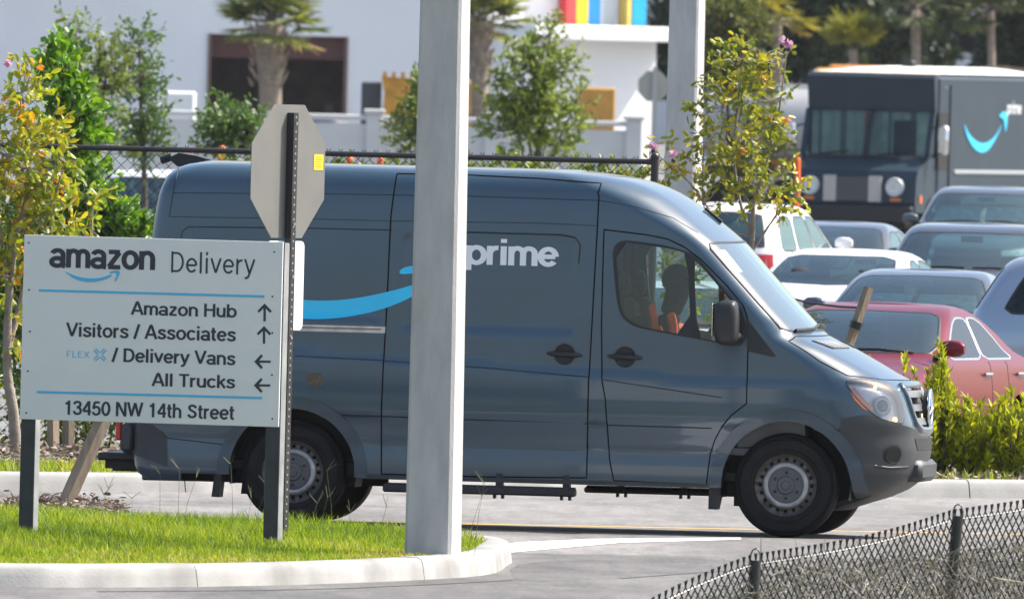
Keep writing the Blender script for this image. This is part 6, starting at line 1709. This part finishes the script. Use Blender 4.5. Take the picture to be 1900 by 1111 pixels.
def dry_f(X):                     # the turf is thinner and browner next to the kerb
    near = np.interp(X[:, 0], [p[0] for p in ISL_IN[:60] if p[1] < 188], [p[1] for p in ISL_IN[:60] if p[1] < 188])
    d = X[:, 1] - near
    return .5 * np.exp(-(d / 3.2) ** 2) * (.3 + .7 * np.random.default_rng(5).random(len(X))) + .14 * np.sin(X[:, 0] * 2.1 + X[:, 1] * .8) + .12 * np.sin(X[:, 0] * 5.3 - X[:, 1] * .35 + 1) * np.sin(X[:, 1] * .9)
def h_f(X):
    near = np.interp(X[:, 0], [p[0] for p in ISL_IN[:60] if p[1] < 188], [p[1] for p in ISL_IN[:60] if p[1] < 188])
    d = X[:, 1] - near
    return np.clip(.30 + d * .06, .30, 1.0) * (1 + .18 * np.sin(X[:, 0] * 3.3) * np.sin(X[:, 1] * 1.7 + 1))
blades('island_grass', isl, 150000, .125, .0042, .115, M_GRASS, 'bright green grass covering the traffic island', 3, dry_f, h_f, lambda X: (X[:, 1] < 193.4 - .25 * np.sin(X[:, 0] * 2.3)) & ~((np.random.default_rng(8).random(len(X)) < .55) & (np.sin(X[:, 0] * 1.9 + 2 * np.sin(X[:, 1] * .9)) > .62)))
vg = [p for p in offset_line(KLs, .22) if -8 < p[0] < 8]; vg2 = [(p[0], p[1] + (3.2 if p[0] < 1.5 else .5)) for p in vg]
blades('verge_grass', vg + vg2[::-1], 26000, .10, .0045, .12, M_GRASS, 'patchy grass on the verge behind the far kerb', 9, lambda X: .35 * np.random.default_rng(2).random(len(X)))
# seed stalks standing over the turf
M_STALK = leafy('seed_stalk', [(0, (.13, .14, .05)), (1, (.26, .23, .10))], .2)
for i, (px, py, hh) in enumerate(((185, 955, .30), (212, 958, .26), (330, 962, .45), (338, 962, .40), (432, 965, .50), (458, 968, .28), (470, 968, .36), (535, 975, .42), (570, 985, .30), (590, 985, .34), (618, 985, .52), (640, 985, .24), (700, 992, .30), (867, 1005, .42), (880, 1005, .50), (246, 952, .22), (296, 955, .40))):
    p = gpt(px, py + 30, .12); t = thing('seed_stalk', 'thin forked seed stalk of grass standing above the island turf', 'weed', p, 0, 'seed stalks over the island turf')
    b = MB(); lean = random.uniform(-.09, .09); top = Vector((lean, random.uniform(-.05, .05), hh))
    b.tube([Vector((0, 0, 0)), Vector((lean * .35, 0, hh * .55)), top], [.0016, .0014, .0011], 4)
    b.build('stem', M_STALK, t)
    for k_ in range(random.choice((2, 2, 3))):
        e = top + Vector((random.uniform(-.07, .07), random.uniform(-.05, .05), random.uniform(.04, .09))); MB().tube([top, e], [.0022, .0016], 4).build('seed_spike', M_STALK, t)
# mulch chips
M_CHIP = leafy('mulch_chip', [(0, (.09, .06, .045)), (.5, (.20, .14, .11)), (.85, (.34, .27, .22)), (1, (.48, .42, .36))], .0, tint=(1, 1, 1), gloss=.2)
def chips(name, label, fn, n, parent=None):
    pos = np.array([fn() for _ in range(n)]); d = RNG.normal(size=(n, 3)); d[:, 2] *= .35
    o = leaf_mesh(name, pos, d, RNG.uniform(.03, .09, n), RNG.uniform(.012, .03, n), RNG.random(n), M_CHIP, None, fold=.05, shape='oval'); return tag(o, label, 'mulch', kind='stuff')
def mul1():
    x = random.uniform(-5.5, -2.75); y = random.gauss(197.2, 1.0); return (x, min(max(y, 194.8), 199), .125 + abs(random.gauss(0, .03)) + .06 * math.exp(-((x + 3.2) / .5) ** 2))
chips('island_mulch', 'pale wood mulch round the stake on the island', mul1, 2600)
def kerb_y(x): return float(np.interp(x, [p[0] for p in KLs], [p[1] for p in KLs]))
def mul2():
    x = random.uniform(1.6, 7.5); return (x, kerb_y(x) + random.uniform(.3, 4.2), .125 + abs(random.gauss(0, .018)))
chips('shrub_mulch', 'brown mulch and litter under the lime shrubs', mul2, 6000)
def mul3():
    x = random.uniform(-7, -1.4); y = kerb_y(x) + random.uniform(3.0, 12); return (x, y, .125 + abs(random.gauss(0, .035)))
chips('verge_mulch', 'reddish mulch round the stakes in the verge', mul3, 5200)

# trees across the way, on the camera's side: out of the picture, they show as a dark band mirrored in the van's flank
_n = 7000; _x = RNG.uniform(-110, 110, _n); _top = 6.5 + 2.2 * np.sin(_x * .21) + 1.4 * np.sin(_x * .57 + 1) + RNG.normal(0, .5, _n)
_p = np.stack([_x, -42 + RNG.normal(0, 2.5, _n), -.6 + (_top + .6) * RNG.random(_n) ** .8], 1)
tag(leaf_mesh('treeline', _p, RNG.normal(size=(_n, 3)), RNG.uniform(.9, 1.7, _n), RNG.uniform(.7, 1.2, _n), RNG.random(_n), M_DARK), 'dark belt of trees on the camera side of the road', 'trees', kind='stuff')

# ================================================================== things behind
M_WALLC = pbr('precast_wall', (.60, .60, .575), .85, var=.08, scale=1.2, bump=.1, bscale=10)
M_BLDG = pbr('building_white', (.84, .84, .835), .75, var=.05, scale=.4)
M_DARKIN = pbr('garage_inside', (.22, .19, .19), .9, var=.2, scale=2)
M_YEL = pbr('machine_yellow', (.55, .27, .03), .55, var=.2, scale=4)
M_ORG = pbr('container_orange', (.55, .28, .05), .6, var=.12, scale=3)
M_CONE = pbr('safety_orange', (.80, .13, .02), .55)
s_ = 96; W0 = foot(285, s_); W1 = foot(1206, s_)
wl = thing('precast_wall', 'pale grey precast concrete boundary wall across the background', 'wall', (W0.x, W0.y, 0)); wl_len = W1.x - W0.x
Hw = 2.02; npn = 4
edges = [0, (foot(690, s_).x - W0.x), (foot(910, s_).x - W0.x), (foot(1172, s_).x - W0.x)]
for a, b in zip(edges, edges[1:]):
    for k_ in range(3): MB().box(((a + b) / 2, 0, .30 + .6 * k_ + .02), (b - a - .30, .12, .585), bev=.01).build('panel', M_WALLC, wl)
    MB().box(((a + b) / 2, 0, 1.94), (b - a - .28, .20, .10), bev=.02).build('coping', M_WALLC, wl)
for a in edges:
    ps = MB().box((a, 0, Hw / 2), (.32, .30, Hw), bev=.02).build('pillar', M_WALLC, wl); MB().box((a, 0, Hw + .04), (.42, .40, .09), bev=.02).build('pillar_cap', M_WALLC, ps)
# grey building with the open bay
s_ = 75; B0 = foot(-260, s_); B1 = foot(868, s_); bl = thing('warehouse', 'pale grey warehouse with a dark open bay', 'building', (B0.x, B0.y, 0))
X = lambda px: foot(px, s_).x - B0.x
Zb = lambda px, py: at(px, py, s_).z
o0, o1 = X(381), X(639); zt_ = Zb(510, 66); HB_ = 8.5; Lb = B1.x - B0.x
MB().box((o0 / 2, .15, HB_ / 2), (o0, .3, HB_)).build('wall', M_BLDG, bl); MB().box(((o1 + Lb) / 2, .15, HB_ / 2), (Lb - o1, .3, HB_)).build('wall', M_BLDG, bl)
MB().box(((o0 + o1) / 2, .15, (HB_ + zt_) / 2), (o1 - o0, .3, HB_ - zt_)).build('wall', M_BLDG, bl)
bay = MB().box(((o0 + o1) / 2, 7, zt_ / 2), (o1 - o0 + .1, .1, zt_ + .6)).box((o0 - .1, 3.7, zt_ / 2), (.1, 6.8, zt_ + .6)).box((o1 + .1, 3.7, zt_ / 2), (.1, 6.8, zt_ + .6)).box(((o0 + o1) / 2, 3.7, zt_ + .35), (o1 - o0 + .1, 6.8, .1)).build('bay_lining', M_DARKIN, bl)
for px0, px1, zz in ((381, 386, 0), (634, 639, 0)): MB().box(((X(px0) + X(px1)) / 2, -.02, zt_ / 2), (.09, .08, zt_)).build('bay_frame', pbr('bay_frame', (.16, .10, .08), .6) if px0 < 400 else MATS['bay_frame'], bl)
MB().box(((o0 + o1) / 2, .35, zt_ - .30), (o1 - o0, .08, .55)).build('rolled_door', pbr('rolled_door', (.10, .035, .03), .6), bl)
for px, w_, h_, c in ((410, .35, 1.3, (.02, .05, .12)), (462, .4, 1.25, (.32, .17, .02)), (560, .9, 1.0, (.03, .04, .05)), (610, .3, 1.6, (.05, .05, .055))):
    t = thing('stored_goods', {410: 'blue drum', 462: 'yellow cabinet', 560: 'dark crate', 610: 'grey locker'}[px] + ' standing inside the dark bay', 'storage', (foot(px, s_ * .99).x, B0.y + 2.2, 0))
    MB().box((0, 0, h_ / 2 + .2), (w_, .5, h_), bev=.05).build('case', pbr('goods_%d' % px, c, .5), t); MB().box((0, 0, .1), (w_ * .9, .45, .2)).build('plinth', M_DARKIN, t)
MB().box((Lb / 2, 14, HB_ / 2), (Lb, .3, HB_)).build('back_wall', M_BLDG, bl); MB().box((Lb / 2, 7, HB_ + .1), (Lb + .4, 14.4, .2)).build('roof', M_BLDG, bl)
# white building with coloured fins
s_ = 80; wb0 = foot(1210, s_); rz_ = math.radians(38)
wb = thing('office_building', 'white building with red, yellow and blue painted fins over a canopy', 'building', (wb0.x, wb0.y, 0), rz_)
ca = math.cos(rz_)
def wbx(px): return (px - 1210) / s_ / ca
z_ = lambda py: CAM_H - (py - 67) / s_
MB().box((wbx(1072), .2, z_(78) / 2 + .0), (wbx(1210) - wbx(932), .4, z_(78))).build('ground_floor_wall', M_BLDG, wb)
MB().box((wbx(1086), -.35, (z_(50) + z_(78)) / 2), (wbx(1232) - wbx(940), 1.1, z_(50) - z_(78)), bev=.02).build('canopy', M_BLDG, wb)
MB().box((wbx(1072), 1.0, z_(50) + 2.2), (wbx(1215) - wbx(932), .4, 4.4)).build('upper_wall', M_BLDG, wb)
for a, b, c in ((1064, 1084, (.75, .06, .06)), (1082, 1106, (.80, .52, .02)), (1104, 1128, (.01, .22, .50)), (1177, 1186, (.80, .55, .12)), (1187, 1214, (.01, .36, .75))):
    MB().box(((wbx(a) + wbx(b)) / 2, .60, z_(50) + 1.6), (wbx(b) - wbx(a) - .03, .30, 3.2)).build('painted_fin', pbr('fin_%d' % a, c, .55), wb)
MB().box((wbx(1152), .7, z_(50) + 1.6), (.45, .1, 3.2)).build('fin_recess', pbr('fin_grey', (.42, .45, .48), .6), wb)
for px in (1098, 1112, 1124): MB().box((wbx(px), -.02, 1.75), (.14, .03, .75)).build('window', M_TINT if px == 1112 else M_CARGLASS, wb)
MB().box((wbx(1072), 1.5, 3.6), (wbx(1210) - wbx(932), .3, 7.2)).build('back_wall', M_BLDG, wb); MB().box((wbx(1072), 1.0, 7.3), (wbx(1210) - wbx(932), 1.8, .2)).build('roof', M_BLDG, wb)
# pale far building behind the trees
fb = foot(1800, 55); t = thing('far_building', 'pale grey building glimpsed between the big trees', 'building', (fb.x, fb.y, 0))
MB().box((0, 3, 3.2), (30, 6, 6.4)).build('wall', pbr('far_wall', (.50, .53, .56), .8), t); MB().box((0, 3, 6.5), (30.6, 6.6, .25)).build('roof_edge', M_WALLC, t)
for i in range(9): MB().box((-12 + 3 * i, -.02, 4.0), (1.4, .06, 1.3)).build('window', M_TINT, t)
# red container
cb = foot(1762, 76); t = thing('shipping_container', 'dark red shipping container below the far trees', 'container', (cb.x, cb.y, 0), .06)
MB().box((0, 0, 1.75), (2.5, 2.4, 2.6), bev=.03).build('box', pbr('container_red', (.17, .03, .03), .6, var=.15, scale=3), t)
for i in range(10): MB().box((-1.12 + i * .25, -1.215, 1.75), (.12, .04, 2.4)).build('rib', MATS['container_red'], t)
MB().box((0, 0, .22), (2.3, 2.2, .44)).build('base', M_DARKIN, t)
# yellow bus roof behind the step van
cb = foot(1610, 92); t = thing('yellow_bus', 'yellow and orange bus roof showing behind the step van', 'bus', (cb.x - .2, cb.y, 0))
MB().box((.3, 0, 1.9), (2.6, 3.0, 2.4), bev=.12).build('body', M_YEL, t, 30); MB().box((.45, 0, 3.12), (2.2, 2.6, .10), bev=.04).build('roof', pbr('bus_roof', (.62, .22, .04), .6), t)
for y in (-1.0, 1.0):
    for x in (-.7, 1.2): MB().lathe([(.001, -.12), (.45, -.12), (.45, .12), (.001, .12)], (x, y, .45), 'X', 20).build('wheel', M_RUBBER, t)
MB().box((.3, -1.51, 2.3), (2.2, .03, .9)).build('windshield', M_TINT, t)
# brown loader / old truck roof at the right
cb = foot(1850, 88); t = thing('old_truck', 'rusty tan truck cab roof behind the step van side', 'truck', (cb.x, cb.y, 0))
MB().prism(smooth_loop([(-1.0, .6), (1.2, .6), (1.2, 2.6), (.9, 3.1), (.2, 3.22), (-.5, 3.18), (-.85, 2.9)], 2), -1.0, 1.0).build('cab', pbr('rusty_tan', (.30, .20, .15), .75, var=.3, scale=3), t)
MB().box((.05, -1.01, 2.85), (1.5, .04, .35)).build('window', M_TINT, t)
for x in (-.7, .9): MB().lathe([(.001, -1.0), (.5, -1.0), (.5, -.7), (.001, -.7)], (x, 0, .5), 'Y', 20).build('wheel', M_RUBBER, t)
# tank trailer left of the step van
cb = foot(1450, 97); t = thing('tank_trailer', 'grey tank trailer with red and white reflective tape left of the step van', 'trailer', (cb.x, cb.y, 0))
MB().lathe([(.001, -1.6), (.62, -1.58), (.80, -1.45), (.82, 0), (.80, 1.45), (.62, 1.58), (.001, 1.6)], (0, 0, 1.95), 'X', 36).build('tank', pbr('tank_grey', (.34, .345, .345), .45, metal=.3, var=.1, scale=3), t, 40)
MB().box((0, 0, 2.74), (2.9, .5, .12)).build('walkway', M_SVROOF, t)
for i in range(7): MB().box((-1.32 + i * .44, -.70, 1.30), (.42, .03, .14)).build('reflective_tape', M_RED if i % 2 else M_PAPER, t)
MB().box((0, 0, 1.12), (3.0, 1.3, .18)).build('frame', M_BLACK, t)
for x in (-1.0, .1, 1.1): MB().lathe([(.001, -.9), (.25, -.92), (.27, -.9), (.5, -.9), (.5, -.6), (.001, -.6)], (x, 0, .5), 'Y', 24).build('wheel', M_RUBBER, t, 40)
MB().tube([(.9, -.86, 1.5), (1.5, -.86, 2.3)], .03, 6).build('ladder_rail', M_BLACK, t)
# machines beyond the wall
cb = foot(742, 88); t = thing('loader_bucket', 'yellow loader bucket with teeth above the wall', 'loader', (cb.x, cb.y, 0))
MB().prism([(-.42, 1.75), (.35, 1.70), (.52, 2.15), (.48, 2.62), (-.45, 2.66), (-.38, 2.3)], -.9, .9).build('bucket', M_YEL, t)
for i in range(5): MB().box((-.38 + i * .19, -.9, 2.70), (.08, .2, .12)).build('tooth', M_YEL, t)
MB().box((0, .4, .95), (.9, 2.2, 1.5), bev=.1).build('chassis', M_YEL, t)
for x in (-.5, .5): MB().lathe([(.001, -.18), (.55, -.18), (.55, .18), (.001, .18)], (x, 0, .55), 'X', 20).build('wheel', M_RUBBER, t)
for px, w_, y0, lab, mt in ((684, .42, 152, 'dark grey generator box beside the yellow loader bucket', pbr('generator_grey', (.05, .06, .065), .5)), (1102, .78, 163, 'orange generator box behind the wall near the white building', M_ORG), (872, .28, 152, 'small orange box between the light pole and the palm', M_ORG), (925, .9, 182, 'dark teal skip beyond the wall beside the palm', pbr('skip_teal', (.05, .08, .09), .5))):
    cb = foot(px, 88); t = thing('equipment_box', lab, 'equipment', (cb.x, cb.y, 0)); hz_ = at(px, y0, 88).z
    MB().box((0, 0, hz_ / 2 + .1), (w_, 1.2, hz_ - .2), bev=.03).build('case', mt, t); MB().box((0, 0, .06), (w_ * .9, 1.1, .18)).build('skid', M_BLACK, t)
    MB().box((-w_ * .1, -.61, hz_ * .72), (w_ * .5, .03, .10)).build('vent', M_DARKIN, t); MB().box((w_ * .22, -.61, hz_ * .5), (w_ * .2, .03, .12)).build('latch', M_DARKIN, t)
car('maroon SUV behind the boundary wall beside the stop sign', 'suv', car_paint('maroon_paint', (.07, .02, .025), .3), 592, 84, FA - D2(8), group='vehicles beyond the wall')
car('white sedan behind the boundary wall left of the palm', 'sedan', MATS['white_paint'], 425, 86, D2(178), group='vehicles beyond the wall')
cb = foot(330, 92); t = thing('box_trailer', 'small white box trailer at the left end of the wall', 'trailer', (cb.x, cb.y, 0))
MB().box((0, 0, 1.45), (.62, 1.2, 1.7), bev=.05).build('box', M_WHITE, t); MB().box((0, 0, .5), (.5, 1.0, .25)).build('frame', M_BLACK, t)
for x in (-.33, .33): MB().lathe([(.001, -.08), (.32, -.08), (.32, .08), (.001, .08)], (x, 0, .32), 'X', 18).build('wheel', M_RUBBER, t)
# second stop sign far off
cb = foot(1206, 93); t = thing('stop_sign', 'distant stop sign seen from behind beside the far light pole', 'sign', (cb.x, cb.y, 0)); zc_ = at(1206, 160, 93).z; R_ = .33
MB().prism([(R_ * math.cos(math.pi / 8 + i * math.pi / 4), zc_ + R_ * math.sin(math.pi / 8 + i * math.pi / 4)) for i in range(8)], -.003, .003).build('sign_plate', pbr('far_sign_back', (.36, .36, .31), .6), t)
MB().box((.03, -.04, (zc_ + .38) / 2), (.10, .06, zc_ + .38)).build('post', M_GALV, t)
# orange channelizer posts beyond the fence
for i, (px, top) in enumerate(((402, 270), (343, 284), (462, 288), (697, 292), (540, 286), (1474, 292), (640, 290))):
    sc_ = 205 if i == 5 else 168
    if i == 5: sc_ = 130
    cb = foot(px, sc_); hz_ = at(px, top, sc_).z
    t = thing('channelizer_post', 'orange and white channelizer post ' + ('beside the step van bumper' if i == 5 else ['behind the van roof, first left of the stop sign', 'behind the fence left of the van roof', 'just left of the stop sign above the van roof', 'between the stop sign and the front light pole', 'hidden behind the stop sign post over the van roof', '', 'first right of the stop sign over the van roof'][i]), 'channelizer', (cb.x, cb.y, 0), 0, 'orange channelizer posts')
    MB().lathe([(.001, 0), (.20, 0), (.20, .08), (.045, .10), (.040, hz_ - .06), (.038, hz_ - .02), (.02, hz_), (.001, hz_)], (0, 0, 0), 'Z', 14).build('post', M_CONE, t, 40)
    for z0 in ((.34,) if i != 5 else ()): MB().lathe([(.044, hz_ - z0), (.0435, hz_ - z0 + .07)], (0, 0, 0), 'Z', 14).build('reflective_band', M_PAPER, t)

# ================================================================== the humid air of the place
hz = MB().box((0, 2050, 6.0), (5200, 5200, 16.4)).build('haze', None); hz.data.materials.clear()
hm = bpy.data.materials.new('humid_air'); hm.use_nodes = True; hn = hm.node_tree; hn.nodes.clear()
hv = hn.nodes.new('ShaderNodeVolumePrincipled'); hv.inputs['Color'].default_value = (.93, .95, 1.0, 1); hv.inputs['Density'].default_value = .000026; hv.inputs['Anisotropy'].default_value = .35
ho = hn.nodes.new('ShaderNodeOutputMaterial'); hn.links.new(hv.outputs[0], ho.inputs['Volume']); hz.data.materials.append(hm)
tag(hz, 'pale humid air over the whole lot', 'haze', kind='stuff')
